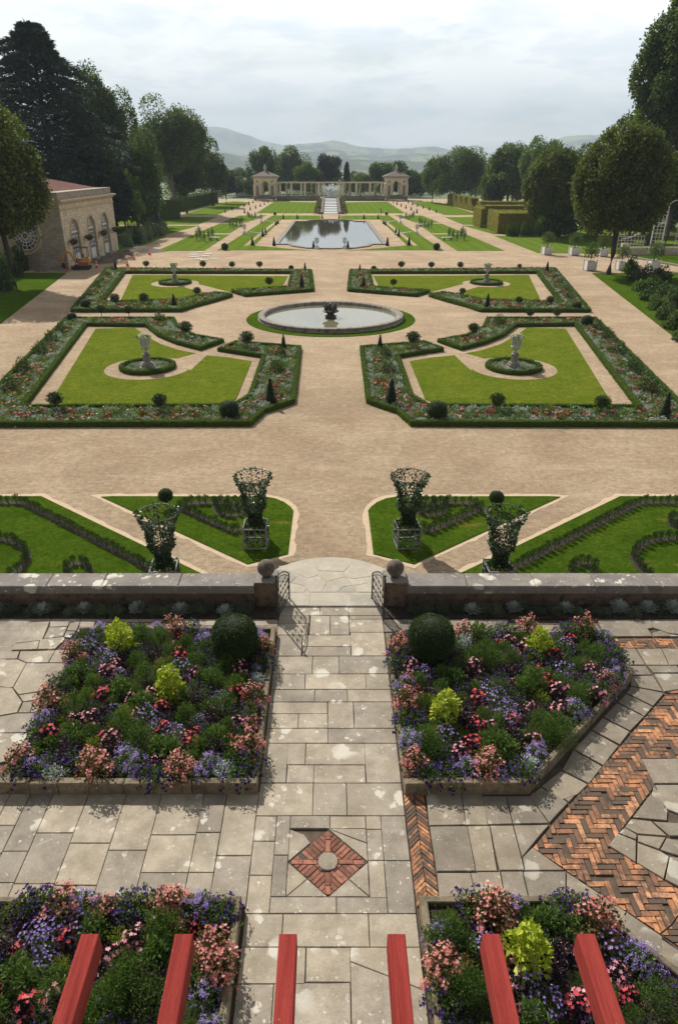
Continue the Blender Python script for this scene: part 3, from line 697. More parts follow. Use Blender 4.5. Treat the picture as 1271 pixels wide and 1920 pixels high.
for l in ([(1130,0),(1290,0),(1290,160),(1205,130),(1165,85)], [(1090,30),(1160,85),(1205,135),(1200,200),(975,180)], [(970,185),(1095,200),(1205,300),(1010,285),(925,240)], [(1100,203),(1290,215),(1290,300),(1215,300)], [(925,242),(1008,290),(1002,325),(885,280)],
          [(880,280),(1002,330),(1000,470),(822,360)], [(1012,290),(1195,305),(1150,385),(1012,335)], [(1195,310),(1300,330),(1290,430),(1152,388)], [(1010,340),(1150,390),(1215,430),(1180,575),(1005,470)], [(1215,430),(1300,440),(1300,640),(1185,578)]): slab(mbd, z5(l), gap=.006, j=.004)
struct(mb.build('terrace_paving_right', M['slab_grey'])); struct(mbd.build('crazy_paving', M['slab_grey']))
mb = MB()
for l in ([(1136,1692),(1205,1738),(1160,1800),(1092,1740)], [(1207,1739),(1300,1800),(1262,1860),(1162,1802)]): slab(mb, [at(x, y, 0)[:2] for x, y in l])
y = 4.6
while y > -.9:
    for s in (1,):
        x = 5.0
        while x < 9: w = random.uniform(.5, .8); slab(mb, [(x, y-.6), (x+w, y-.6), (x+w, y), (x, y)]); x += w
    y -= .6
struct(mb.build('terrace_paving_corner', M['slab_grey']))
# herringbone bands: every brick is cut to the convex pieces of the band
def herr(mb, pieces, W=.072, gap=.015, miss=.04):
    a = W+gap*.5; n = 3
    for poly in pieces:
        xs_ = [q[0] for q in poly]; ys_ = [q[1] for q in poly]
        for j in range(int(min(ys_)/a)-4, int(max(ys_)/a)+4):
            for i in range(int(min(xs_)/a)-4, int(max(xs_)/a)+4):
                k = (i-j) % (2*n)
                if k == 0: x, y, ang = (i+n/2)*a, (j+.5)*a, 0
                elif k == n: x, y, ang = (i+.5)*a, (j-n/2+1)*a, math.pi/2
                else: continue
                rg = random.Random(i*7919+j*104729)
                if rg.random() < miss: continue
                c, s = abs(math.cos(ang)), abs(math.sin(ang)); hx_, hy_ = (n*a-gap)/2*c+(a-gap)/2*s, (n*a-gap)/2*s+(a-gap)/2*c
                q = [(x-hx_, y-hy_), (x+hx_, y-hy_), (x+hx_, y+hy_), (x-hx_, y+hy_)]
                q = clip([(u+rg.uniform(-.005, .005), v+rg.uniform(-.005, .005)) for u, v in q], poly)
                if len(q) < 3 or abs(area(q)) < .0008: continue
                dz = -.006+rg.uniform(-.016, .003)
                mb.prism(q, -.034, dz)
PX = lambda l: [at(x, y, 0)[:2] for x, y in l]
bandp = [PX([(999.5,1588),(1139.5,1586.5),(1226.7,1471.5),(1201,1420.5),(1142.6,1420.5)]), PX([(1142.6,1420.5),(1345,1420.5),(1345,1190),(1254.8,1293)]), PX([(999.5,1588),(1151,1691.6),(1350,1824),(1350,1712),(1139.5,1586.5)])]
mb = MB(); herr(mb, bandp, W=.078); struct(mb.build('herringbone_brick_band', M['brick']))
tb = [at(x, y, 0)[:2] for x, y in ((1148,1196),(1340,1196),(1340,1214.5),(1165,1214.5))]
mb = MB(); herr(mb, [tb], W=.07); struct(mb.build('narrow_brick_band', M['brick']))
# chevron strip beside the walk
mb = MB(); sx0, sx1 = 1.17, 1.495; xm = (sx0+sx1)/2; y = 5.93
while y < 7.75:
    for s in (1, -1):
        q = [(xm+s*.005, y+.085), (xm+s*.005, y+.150), (xm+s*.158, y-.0), (xm+s*.158, y-.065)]
        q = [(a+random.uniform(-.004, .004), b+random.uniform(-.005, .005)) for a, b in q]
        if q[3][1] > 5.85: mb.prism(q, -.034, -.006+random.uniform(-.01, .004), 0, .004)
    y += .074
struct(mb.build('brick_chevron_strip', M['brick']))
# ================================================================ terrace flower beds
KH = .2
BEDS = {
 'L1': dict(poly=[(-5.35,7.72),(-1.17,7.72),(-1.17,11.93),(-5.35,11.93)], name='large left flower bed', kerb=(0,1,2)),
 'R1': dict(poly=[(1.18,7.72),(3.16,7.72),(5.87,10.42),(5.87,11.93),(1.18,11.93)], name='large right flower bed', kerb=(0,1,2,4)),
 'L2': dict(poly=[(-6.6,2.9),(-1.2,2.9),(-1.2,5.88),(-6.6,5.88)], name='lower left flower bed', kerb=(1,2)),
 'R2': dict(poly=[(1.2,2.9),(5.2,2.9),(4.75,4.45),(3.45,5.88),(1.2,5.88)], name='lower right flower bed', kerb=(1,2,3,4)),
}
for k, b in BEDS.items():
    p = b['poly']; e = empty('flower_bed', (p[0][0], p[0][1], 0), 0, {'L1':'large stone kerbed bed packed with flowers, left of the walk by the wall','R1':'large chamfered stone kerbed bed packed with flowers, right of the walk','L2':'lower left flower bed under the red beams','R2':'lower right flower bed under the red beams'}[k], 'flower bed')
    o = p[0]; loc = lambda q: (q[0]-o[0], q[1]-o[1])
    mb = MB(); q = [loc(v) for v in inset(p, .13)]; mb.prism(q, -.03, KH-.07)
    # small clods so the earth is not flat
    for x, y in scatter(q, .09): mb.ball((x, y, KH-.075), random.uniform(.015, .035), 3, 0, .6)
    mb.build('soil', M['soil'], e)
    mb = MB(); n = len(p)
    for i in range(n):
        a, c = p[i], p[(i+1) % n]; L = math.hypot(c[0]-a[0], c[1]-a[1]); dx, dy = (c[0]-a[0])/L, (c[1]-a[1])/L; nx_, ny_ = -dy, dx
        h = KH if i in b['kerb'] and not (k in ('L1','R1') and i in (n-1,)) else .03
        if k in ('L1', 'R1') and i == 0: h = .235
        t = 0
        while t < L-.02:
            w = random.uniform(.42, .62); w = L-t if t+w > L-.25 else w
            t0, t1 = t+.004, t+w-.004
            w_ = .13 if i == 0 else .10
            q = [(a[0]+dx*u+nx_*v+random.uniform(-.006, .006), a[1]+dy*u+ny_*v+random.uniform(-.006, .006)) for u, v in ((t0, 0), (t1, 0), (t1, w_), (t0, w_))]
            mb.prism([loc(v) for v in q], -.03, h+random.uniform(-.012, .012), 0, .015); t += w
    mb.build('stone_kerb', M['kerb'], e)
# ---------------------------------------------------------------- plant prototypes (parts: foliage, flowers)
def dome(n, Rr, H, p=.45, zmin=-.1):
    d = rdir(n, zmin); r = RNG.uniform(0, 1, n)**p
    lob = 1+.18*np.sin(d[:, 0]*5+d[:, 1]*4+RNG.uniform(0, 6))
    return d*np.stack([Rr*r*lob, Rr*r*lob, H*r], 1), d
def leafy(mb, n, Rr, H, L, asp=.5, up=.5, mi=0, z0=0, fold=.15, p=.45):
    P, d = dome(n, Rr, H, p); P[:, 2] += z0; P[:, 2] = np.maximum(P[:, 2], .01)
    D = nrm(d*[1, 1, .5]+[0, 0, up]+RNG.normal(0, .45, (n, 3)))
    N = nrm(d+[0, 0, .8]+RNG.normal(0, .35, (n, 3)))
    mb.addq(*leafblock(P-D*L*.5, D, L*RNG.uniform(.6, 1.25, n), asp, fold, N), mi)
def stems(mb, k, Rr, H, mi, r=.004):
    for i in range(k):
        a = random.uniform(0, 6.28); q = random.uniform(.2, .8)
        mb.tube([(0, 0, 0), (Rr*q*.5*math.cos(a), Rr*q*.5*math.sin(a), H*.5), (Rr*q*math.cos(a), Rr*q*math.sin(a), H*.9)], r, 4, mi)
def blooms(mb, n, Rr, H, rad, mi=0, z0=0, up=.6, pet=5, p=.12, clus=0, zmin=.05, cup=.25):
    if clus:
        c, dd = dome(clus, Rr*.95, H, p); idx = RNG.integers(0, clus, n)
        P = c[idx]+RNG.normal(0, rad*1.7, (n, 3)); d = dd[idx]
    else: P, d = dome(n, Rr, H, p, zmin)
    P[:, 2] = np.maximum(P[:, 2]+z0, .03)
    N = nrm(d+[0, -.15, up]+RNG.normal(0, .35, (n, 3)))
    mb.addq(*starblock(P, N, rad*RNG.uniform(.7, 1.2, n), pet, cup), mi)
KINDS = {}
def plant(key, name, desc, cat, fol, flo=None, var=2, r=.25):
    L = []
    for v in range(var):
        e = empty(name); tag(e, desc, cat)
        mb = MB(); m = fol(mb); mb.build('foliage', m, e)
        if flo: mb = MB(); m = flo(mb); mb.build('flowers', m, e)
        L.append(Proto(e))
    KINDS[key] = dict(p=L, desc=desc, r=r, cat=cat)
def F(*a):
    *calls, mats = a
    def f(mb):
        for fn, args, kw in calls: fn(mb, *args, **kw)
        return [M[x] for x in mats]
    return f
c_ = lambda fn, *a, **k: (fn, a, k)
plant('beg', 'begonia', 'salmon begonia with bronze leaves', 'begonia', F(c_(leafy, 420, .25, .44, .055, .7), c_(stems, 10, .2, .35, 0), ['bronzeleaf']), F(c_(blooms, 240, .25, .46, .021, clus=34, z0=.02), ['f_salmon']), 3, .26)
plant('pet', 'petunia', 'dark violet petunia', 'petunia', F(c_(leafy, 480, .27, .27, .042, .55), c_(stems, 8, .25, .25, 0), ['green']), F(c_(blooms, 62, .28, .29, .031, z0=.02, zmin=-.1, cup=.4), ['f_purple']), 3, .27)
plant('age', 'ageratum', 'lavender blue ageratum', 'ageratum', F(c_(leafy, 420, .22, .27, .05, .65), ['green']), F(c_(blooms, 620, .22, .29, .011, clus=38, z0=.03, pet=5), ['f_lav']), 3, .23)
plant('nem', 'nemesia', 'nemesia with white and violet flowers', 'nemesia', F(c_(leafy, 420, .22, .27, .035, .4), ['green']), F(c_(blooms, 85, .23, .3, .021, z0=.02), ['f_blue']), 2, .22)
plant('red', 'busy_lizzie', 'coral red busy lizzie', 'busy lizzie', F(c_(leafy, 300, .19, .22, .055, .5), ['darkleaf']), F(c_(blooms, 24, .18, .25, .034, z0=.01, cup=.1), ['f_red']), 2, .2)
plant('pin', 'busy_lizzie', 'pale pink busy lizzie', 'busy lizzie', F(c_(leafy, 330, .19, .24, .052, .5), ['darkleaf']), F(c_(blooms, 26, .19, .27, .034, z0=.01, cup=.1), ['f_pink']), 2, .2)
plant('col', 'coleus', 'bright lime yellow coleus', 'coleus', F(c_(leafy, 520, .27, .66, .095, .62, up=.1, p=.3), c_(stems, 7, .15, .5, 0, r=.007), ['lime']), None, 2, .3)
plant('air', 'cuphea', 'airy green cuphea with reddish tips', 'cuphea', F(c_(leafy, 1300, .25, .42, .038, .35, up=.8, p=.3), c_(stems, 12, .24, .42, 0, r=.003), ['green']), F(c_(blooms, 40, .3, .48, .007, z0=.02), ['bronzeleaf']), 3, .3)
plant('bro', 'balsam', 'leafy light green plant without flowers', 'balsam', F(c_(leafy, 420, .24, .34, .085, .32, up=.4, p=.35), c_(stems, 8, .2, .3, 0), ['midgreen']), None, 3, .25)
plant('lim', 'golden_feverfew', 'low yellow green feverfew', 'feverfew', F(c_(leafy, 420, .17, .2, .04, .45), ['limey']), None, 2, .18)
plant('dus', 'dusty_miller', 'silver grey dusty miller', 'dusty miller', F(c_(leafy, 520, .19, .26, .06, .28, up=.8), ['silver']), None, 2, .2)
plant('dar', 'purple_heart', 'dark purple leaved plant', 'purple plant', F(c_(leafy, 300, .22, .26, .09, .22, up=.8), ['darkleaf']), F(c_(blooms, 8, .2, .27, .012), ['f_pink']), 2, .22)
SC_ = {'L1': [('beg',[(329,1168),(495,1209),(476,1296),(467,1389),(336,1427),(180,1436),(36,1415),(91,1306),(136,1219),(345,1440),(170,1415)]),
 ('pet',[(127,1202),(232,1164),(252,1160),(365,1172),(91,1274),(467,1334),(467,1427),(280,1470),(72,1368),(501,1236),(140,1427),(455,1460),(300,1462),(155,1188),(40,1440),(80,1440)]),
 ('age',[(238,1419),(378,1444),(64,1436),(81,1347),(183,1172),(297,1172),(382,1194),(250,1432),(485,1200),(395,1430)]),('nem',[(166,1211),(191,1232),(340,1249),(323,1372),(276,1338),(212,1226)]),
 ('red',[(193,1300),(306,1325),(96,1376),(357,1385),(336,1228),(448,1300)]),('pin',[(200,1257),(289,1298),(170,1347),(208,1381),(450,1350),(455,1250),(222,1245)]),('col',[(223,1190),(316,1275)]),
 ('bro',[(132,1364),(144,1257),(225,1287),(268,1313),(408,1376),(395,1266),(297,1393),(320,1400)]),('air',[(255,1232),(323,1211),(246,1355),(420,1313),(348,1330),(136,1313),(365,1232),(272,1257),(425,1240),(300,1190),(265,1185),(230,1340),(440,1280),(260,1375)]),
 ('dus',[(96,1453),(420,1444),(484,1270)]),('lim',[(234,1330),(300,1243),(440,1282),(175,1392)]),('dar',[(127,1400),(365,1310),(405,1400),(400,1340)])],
 'R1': [('beg',[(871,1175),(743,1206),(761,1310),(774,1422),(920,1417),(1113,1157),(992,1166),(910,1435)]),('pet',[(740,1238),(763,1346),(952,1170),(1068,1170),(1163,1229),(799,1453),(970,1444),(1005,1229),(750,1225),(780,1350),(830,1460),(1150,1220),(935,1180),(1085,1165),(1130,1290),(985,1448)]),
 ('age',[(880,1435),(1005,1409),(1149,1265),(1077,1332),(754,1283),(758,1400),(1140,1188)]),('nem',[(790,1260),(934,1310),(961,1346),(835,1373),(1059,1206),(1059,1256),(915,1290),(950,1330)]),('red',[(893,1310),(893,1355),(1037,1229),(1023,1274),(884,1390),(962,1350)]),
 ('pin',[(979,1211),(893,1249),(1050,1296),(1055,1323),(1118,1305),(1001,1390),(862,1408),(1113,1251),(775,1250)]),('col',[(1014,1197),(837,1319)]),('air',[(911,1215),(1014,1341),(1059,1364),(1095,1287),(812,1400),(1118,1224),(925,1230),(1025,1360),(800,1385),(1085,1300),(890,1225),(1040,1375)]),
 ('bro',[(925,1382),(987,1283),(898,1184),(1104,1184),(853,1265),(1000,1265),(940,1395)]),('dar',[(871,1328),(965,1251),(865,1345),(960,1375)]),('dus',[(994,1431),(758,1382),(870,1200)]),('lim',[(960,1395),(815,1372),(1015,1305),(910,1412),(805,1310)])],
 'L2': [('pet',[(81,1676),(262,1671),(418,1707),(62,1680),(285,1672),(400,1712),(95,1690)]),('beg',[(121,1691),(317,1681),(398,1762),(418,1802),(330,1690),(395,1785)]),('age',[(161,1691),(368,1697),(388,1858)]),('nem',[(65,1752),(100,1740),(80,1765),(150,1730)]),('red',[(126,1754),(55,1883)]),
 ('bro',[(176,1732),(297,1782),(30,1817),(300,1765),(50,1835)]),('air',[(217,1843),(232,1802),(91,1863),(250,1830),(200,1870),(322,1735),(280,1860),(300,1730)]),('pin',[(201,1792),(252,1762),(103,1873)]),('dar',[(262,1820),(50,1722),(290,1840),(160,1780)]),('lim',[(225,1757),(25,1690)])],
 'R2': [('pet',[(862,1677),(1069,1692),(801,1863),(1050,1700),(1085,1690)]),('beg',[(927,1692),(817,1793),(1129,1712),(925,1710),(812,1815),(1110,1725)]),('age',[(968,1697),(1185,1783),(804,1745),(1200,1795)]),('col',[(988,1772)]),('air',[(847,1730),(872,1833),(1230,1863),(835,1745),(880,1860),(860,1850),(930,1850)]),
 ('bro',[(1033,1722),(1070,1735),(1010,1720)]),('pin',[(917,1737),(963,1803),(1165,1828),(1094,1878),(945,1790)]),('red',[(1085,1885)]),('nem',[(1033,1878),(993,1833),(1145,1770)]),('dar',[(1044,1772),(1034,1820),(1060,1790),(1010,1800)])]}
CELLS = [['front left corner', 'front edge', 'front right corner'], ['left side', 'middle', 'right side'], ['back left corner', 'back edge', 'back right corner']]
def bed_label(desc, k, x, y):
    p = BEDS[k]['poly']; xs_ = [q[0] for q in p]; ys_ = [q[1] for q in p]
    fx = min(2, max(0, int(3*(x-min(xs_))/(max(xs_)-min(xs_))))); fy = min(2, max(0, int(3*(y-min(ys_))/(max(ys_)-min(ys_)))))
    return f"{desc}, {CELLS[fy][fx]} of {BEDS[k]['name']}", (fx, fy)
GRP = {}
def put_plant(kind, k, x, y, sc):
    K = KINDS[kind]; lab, c = bed_label(K['desc'], k, x, y)
    o = random.choice(K['p']).put((x, y, KH-.08), random.uniform(0, 6.28), (sc, sc, sc*random.uniform(.9, 1.12)), lab, f"{K['cat']} plants in the {BEDS[k]['name']}", K['cat'])
    return o
HGT = dict(beg=.42, pet=.24, age=.26, nem=.26, red=.2, pin=.22, col=.6, air=.4, bro=.3, lim=.18, dus=.24, dar=.22)
for k, lst in SC_.items():
    p = inset(BEDS[k]['poly'], .16); done = []
    for kind, pts in lst:
        for px, py in pts:
            x, y, _ = at(px, py, KH-.08+HGT[kind]*.62)
            if not inside(x, y, p):
                cx_ = sum(q[0] for q in p)/len(p); cy_ = sum(q[1] for q in p)/len(p)
                for t in range(60):
                    if inside(x, y, p): break
                    x += (cx_-x)*.02; y += (cy_-y)*.02
            sc = random.uniform(.9, 1.15); put_plant(kind, k, x, y, sc); done.append((x, y, KINDS[kind]['r']*sc))
    ball = at(440, 1240, .1) if k == 'L1' else at(808, 1240, .1) if k == 'R1' else None
    if ball: done.append((ball[0], ball[1], .5))
    for s, fillk in ((.16, ['air', 'bro', 'dar', 'pet', 'air', 'bro', 'pin', 'nem', 'pet', 'lim', 'red', 'air', 'dar']),):
        for x, y in sorted(scatter(p, s), key=lambda t: random.random()):
            if k in ('L2', 'R2') and y < 4.0: continue
            if all(math.hypot(x-a, y-b) > r*.52+.085 for a, b, r in done):
                edge = not inside(x, y, inset(p, .22)); kind = random.choice(['pet', 'pet', 'age', 'beg', 'nem']) if edge else random.choice(fillk)
                sc = random.uniform(.55, .85); put_plant(kind, k, x, y, sc); done.append((x, y, KINDS[kind]['r']*sc))
for K in KINDS.values():
    for pr in K['p']:
        if not pr.used: drop(pr.o)
# clipped box balls
def clipped(name, prof, H, n, L, m, core, label=None, cat='topiary', trunk=0, tr=.03, groove=0, bk='bark'):
    """clipped evergreen: dark core plus leaf faces on the surface of revolution prof(t)->radius"""
    e = empty(name); tag(e, label, cat)
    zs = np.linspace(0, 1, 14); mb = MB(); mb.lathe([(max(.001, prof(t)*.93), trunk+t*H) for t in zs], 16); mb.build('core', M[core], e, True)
    t = RNG.uniform(0, 1, n*3); r = np.array([prof(q) for q in t]); keep = RNG.uniform(0, 1, n*3) < (r/r.max()+.08); t = t[keep][:n]; r = r[keep][:n]; n = len(t)
    a = RNG.uniform(0, 2*math.pi, n); dr = np.array([(prof(min(1, q+.02))-prof(max(0, q-.02)))/(.04*H) for q in t])
    N = nrm(np.stack([np.cos(a), np.sin(a), -dr], 1)); P = np.stack([r*np.cos(a), r*np.sin(a), trunk+t*H], 1)+N*RNG.normal(-.1, .35, (n, 1))*L
    D = nrm(N*.5+RNG.normal(0, .8, (n, 3))+[0, 0, .25]); mb = MB(); mb.addq(*leafblock(P, D, L*RNG.uniform(.6, 1.3, n), .6, .12, N+RNG.normal(0, .35, (n, 3))))
    if not trunk:
        k = int(n*.06)
    mb.build('foliage', M[m], e)
    if trunk: mb = MB(); mb.tube([(0, 0, 0), (tr*.5, 0, trunk*.5), (0, 0, trunk+H*.4)], [tr*1.2, tr, tr*.8], 6); mb.build('trunk', M[bk], e)
    return e
sph = lambda r: (lambda t: r*math.sqrt(max(0, 1-(2*t-1)**2)))
for px, lab in ((440, 'large clipped box ball at the gate end of the left flower bed'), (808, 'large clipped box ball at the gate end of the right flower bed')):
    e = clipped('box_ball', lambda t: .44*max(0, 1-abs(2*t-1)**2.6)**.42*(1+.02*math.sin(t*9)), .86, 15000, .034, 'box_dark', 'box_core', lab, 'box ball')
    x, y, _ = at(px, 1196, .55); e.location = (x, y, .12)
# ================================================================ parapet wall, gate, narrow bed
for s, lab in ((-1, 'low lichened stone parapet wall left of the gate'), (1, 'low lichened stone parapet wall right of the gate')):
    w = empty('parapet_wall', (s*1.72, 13.2, 0), 0, lab, 'wall')
    mb = MB(); mb.bbox(*sorted((0, s*14)), WY0+.05-13.2, WY1-.02-13.2, -2.3, .36) if False else None
    x = 0
    mb = MB(); row = 0
    for z0, z1 in ((-2.3, -1.6), (-1.6, -1.0), (-1.0, -.5), (-.5, -.02), (-.02, .2), (.2, .365)):
        x = 0
        while x < 13.5:
            L = random.uniform(.7, 1.3); mb.bevbox(*sorted((s*x, s*(x+L-.006))), WY0+.04-13.2, WY1-.04-13.2, z0+.003, z1, .008, 0, .004); x += L
    mb.build('wall_body', M['wall_stone'], w)
    mb = MB(); x = 0
    while x < 13.5:
        L = random.uniform(1.0, 1.8); mb.bevbox(*sorted((s*x, s*(x+L-.006))), WY0-.02-13.2, WY1+.02-13.2, .366, .56, .02, 0, .004); x += L
    mb.build('coping', M['coping'], w)
    p = empty('gate_pier', (s*1.46, 13.2, 0), 0, f"square stone gate pier topped by a stone ball, {'left' if s<0 else 'right'} of the gate", 'gate pier')
    mb = MB(); mb.bevbox(-.24, .24, -.27, .26, -2.2, .30, .01); mb.build('pier_body', M['wall_stone'], p)
    mb = MB(); mb.bevbox(-.262, .262, -.29, .285, .302, .64, .025); mb.build('cap', M['wall_stone'], p)
    mb = MB(); mb.bevbox(-.255, .255, -.28, .275, .642, .66, .008); mb.build('top_slab', M['coping'], p)
    mb = MB(); mb.lathe([(.1, 0), (.085, .05), (.1, .07)], 16, (0, 0, .66)); mb.ball((0, 0, .88), .2, 14, 0, 1, 0); mb.build('stone_ball', M['ball_stone'], p, True)
    mb = MB(); mb.bbox(*sorted((s*1.2, s*15)), 12.47, 12.99, -.03, .02)
    e = empty('wall_border', (0, 0, 0), 0, f"narrow planted earth strip along the foot of the {'left' if s<0 else 'right'} parapet wall", 'flower bed'); mb.build('soil', M['soil'], e)
    # gate leaf, open towards the terrace
    hi = (s*.955, 13.22); lo = (s*1.16, 12.36); L = math.hypot(hi[0]-lo[0], hi[1]-lo[1]); ang = math.atan2(lo[1]-hi[1], lo[0]-hi[0])
    gt = empty('iron_gate', (hi[0], hi[1], .03), ang, f"{'left' if s<0 else 'right'} black wrought iron gate leaf with scrolls, standing open", 'gate')
    top = lambda u: .70+.30*math.sin(math.pi*min(1, u/L)*.62)+.10*(u/L)
    mb = MB(); r = .012
    mb.tube([(0, 0, 0), (0, 0, top(0))], .018, 8); mb.tube([(L, 0, 0), (L, 0, top(L)+.05)], .018, 8); mb.tube([(0, 0, .06), (L, 0, .06)], r, 6); mb.tube([(0, 0, .22), (L, 0, .22)], r*.8, 6)
    mb.tube([(u, 0, top(u)) for u in np.linspace(0, L, 14)], .015, 6); mb.tube([(u, 0, top(u)-.08) for u in np.linspace(0, L, 14)], .009, 6)
    mb.ball((L, 0, top(L)+.08), .03, 6); mb.build('frame', M['iron'], gt)
    mb = MB()
    for u in np.linspace(L/8, L*7/8, 7): mb.tube([(u, 0, .06), (u, 0, .22)], .007, 5)
    for k, u in enumerate(np.linspace(.12, L-.12, 5)):
        for zz, rr, dr in ((.36, .075, 1), (.56, .07, -1), (.74, .06, 1)):
            if zz+rr > top(u)-.05: continue
            for d2 in (1, -1):
                mb.tube([(u+dr*d2*rr*(1-.16*t)*math.cos(t*1.15+1.6)*.9, 0, zz+rr*(1-.16*t)*math.sin(t*1.15-.6)) for t in np.linspace(0, 5, 16)], .007, 5)
    for u in np.linspace(L/6, L*5/6, 5): mb.tube([(u, 0, .22), (u+.02, 0, .45), (u-.02, 0, .6), (u, 0, top(u)-.04)], .006, 5)
    mb.tube([(L+.0+.09*(1-.15*t)*math.sin(t*1.3), 0, top(L)-.04+.08*(1-.15*t)*math.cos(t*1.3)) for t in np.linspace(0, 5, 14)], .008, 5)
    mb.build('scrollwork', M['iron'], gt)
# plants along the wall foot
def silverplant():
    e = empty('silver_dusty_miller'); mb = MB(); n = 60
    for k in range(n):
        a = k*2.4; el = .2+1.1*(1-k/n); L = random.uniform(.13, .2); d = np.array([math.cos(a)*math.cos(el), math.sin(a)*math.cos(el), math.sin(el)])
        t = np.linspace(.15, 1, 8); C = d*t[:, None]*L; side = np.cross(d, [0, 0, 1.0]); side /= np.linalg.norm(side)
        for sg in (1, -1): mb.addq(*leafblock(C, np.tile(d*.6+side*sg, (8, 1)), .05*(1.1-.5*t), .45, .05, np.tile(np.cross(side, d), (8, 1))))
        mb.addq(*leafblock(C[:1]*0, d[None], [L], .12))
    mb.build('foliage', M['silver'], e); return tag(e, 'x', 'dusty miller')
def santolina():
    e = empty('santolina'); mb = MB(); leafy(mb, 900, .19, .22, .032, .35, up=.9); mb.build('foliage', M['sage_dark'], e); return tag(e, 'x', 'santolina')
sp_, sa_ = Proto(silverplant()), Proto(santolina())
wall_s = [(80,1140),(158,1138),(257,1138),(338,1140),(422,1142),(505,1140),(742,1142),(885,1140),(964,1137),(1060,1136),(1160,1135),(1212,1133),(-10,1140),(1262,1136)]
for px, py in wall_s:
    x, y, _ = at(px, py, .12); y = min(max(y, 12.6), 12.78)
    side = 'left' if px < 620 else 'right'
    if abs(x) < 1.8: continue
    sp_.put((x, y, .02), random.uniform(0, 6), random.uniform(1, 1.35), f"silver dusty miller against the foot of the {side} parapet wall", f"silver plants below the {side} parapet wall", 'dusty miller')
for px in list(range(10, 490, 24))+list(range(755, 1275, 25)):
    px += random.uniform(-8, 8)
    if min(abs(px-q[0]) for q in wall_s) < 13: continue
    x, y, _ = at(px, 1140, .1); y = random.uniform(12.6, 12.78); side = 'left' if px < 620 else 'right'
    if abs(x) < 1.75: continue
    sa_.put((x, y, .02), random.uniform(0, 6), random.uniform(.9, 1.25), f"low dark green santolina between silver plants, {side} parapet wall", f"santolina clumps below the {side} parapet wall", 'santolina')
# ================================================================ red pergola beams
pg = empty('red_pergola', (0, -.6, 5.1), 0, 'red painted timber pergola beams jutting out over the terrace', 'pergola')
bt = 5.23
for px, w0 in ((169.5, 33), (345, 35), (540, 34), (743, 34), (920.5, 36), (1098, 36)):
    Y = 2.30; x = xat(px, Y, bt); w = .098
    mb = MB(); mb.bevbox(x-w/2, x+w/2, -.3+.6, Y+.6, bt-.15-5.1, bt-5.1, .004); mb.build('rafter', M['red'], pg)
mb = MB(); mb.bbox(-2.6, 2.6, .05, .2, -.12, .10) if False else mb.bevbox(-2.6, 2.6, .1, .297, -.06, .14, .005); mb.build('ledger', M['red'], pg)
for x in (-2.5, 2.5):
    mb = MB(); mb.bevbox(x-.07, x+.07, .12, .27, -5.1, -.061, .005); mb.build('post', M['red'], pg)
# black wire chair at the lower right corner
ch = empty('wire_chair', (4.62, 5.35, 0), R(200), 'thin black wire garden chair on the brick band, lower right corner', 'chair')
mb = MB(); mb.lathe([(.19, .44), (.2, .45), (.19, .46)], 20); mb.build('seat', M['iron'], ch)
for sx in (-1, 1):
    for sy in (-1, 1):
        mb = MB(); mb.tube([(sx*.15, sy*.15, .45), (sx*.17, sy*.17, .25), (sx*.23, sy*.23, 0)], .009, 6); mb.build('leg', M['iron'], ch)
mb = MB(); mb.tube([(-.17, .17, .45), (-.19, .21, .7), (-.12, .24, .88), (0, .25, .93), (.12, .24, .88), (.19, .21, .7), (.17, .17, .45)], .009, 6)
for k in range(-2, 3): mb.tube([(k*.05, .18, .46), (k*.06, .225, .7), (k*.045, .245, .9)], .005, 5)
mb.build('backrest', M['iron'], ch)
# ================================================================ parterres
NP = [(212,659),(176,645),(128,649),(55,655),(67,757),(95,767),(123,776),(149,800),(697,802),(496,600),(292,600),(284,617),(252,633),(199,642),(244,658),(290,646),(324,632),(347,613.5),(456,612),(572,767),(184,765),(154,747),(128,672)]
FP = [(183,556.5),(213.6,566),(254,577),(279,585.5),(486,586),(420,506.5),(36,510),(32,547),(115,553.5),(160,557),(186,549),(80,541.5),(73,513.8),(385,513.5),(428,570.5),(283,566),(238,556),(212,552.5)]
def resamp(poly, poly2, step):
    o, i = [], []
    n = len(poly)
    for k in range(n):
        a, b = poly[k], poly[(k+1) % n]; c, d = poly2[k], poly2[(k+1) % n]; m = max(1, int(math.hypot(b[0]-a[0], b[1]-a[1])/step))
        for t in range(m):
            f = t/m; o.append((a[0]+(b[0]-a[0])*f, a[1]+(b[1]-a[1])*f)); i.append((c[0]+(d[0]-c[0])*f, c[1]+(d[1]-c[1])*f))
    return o, i
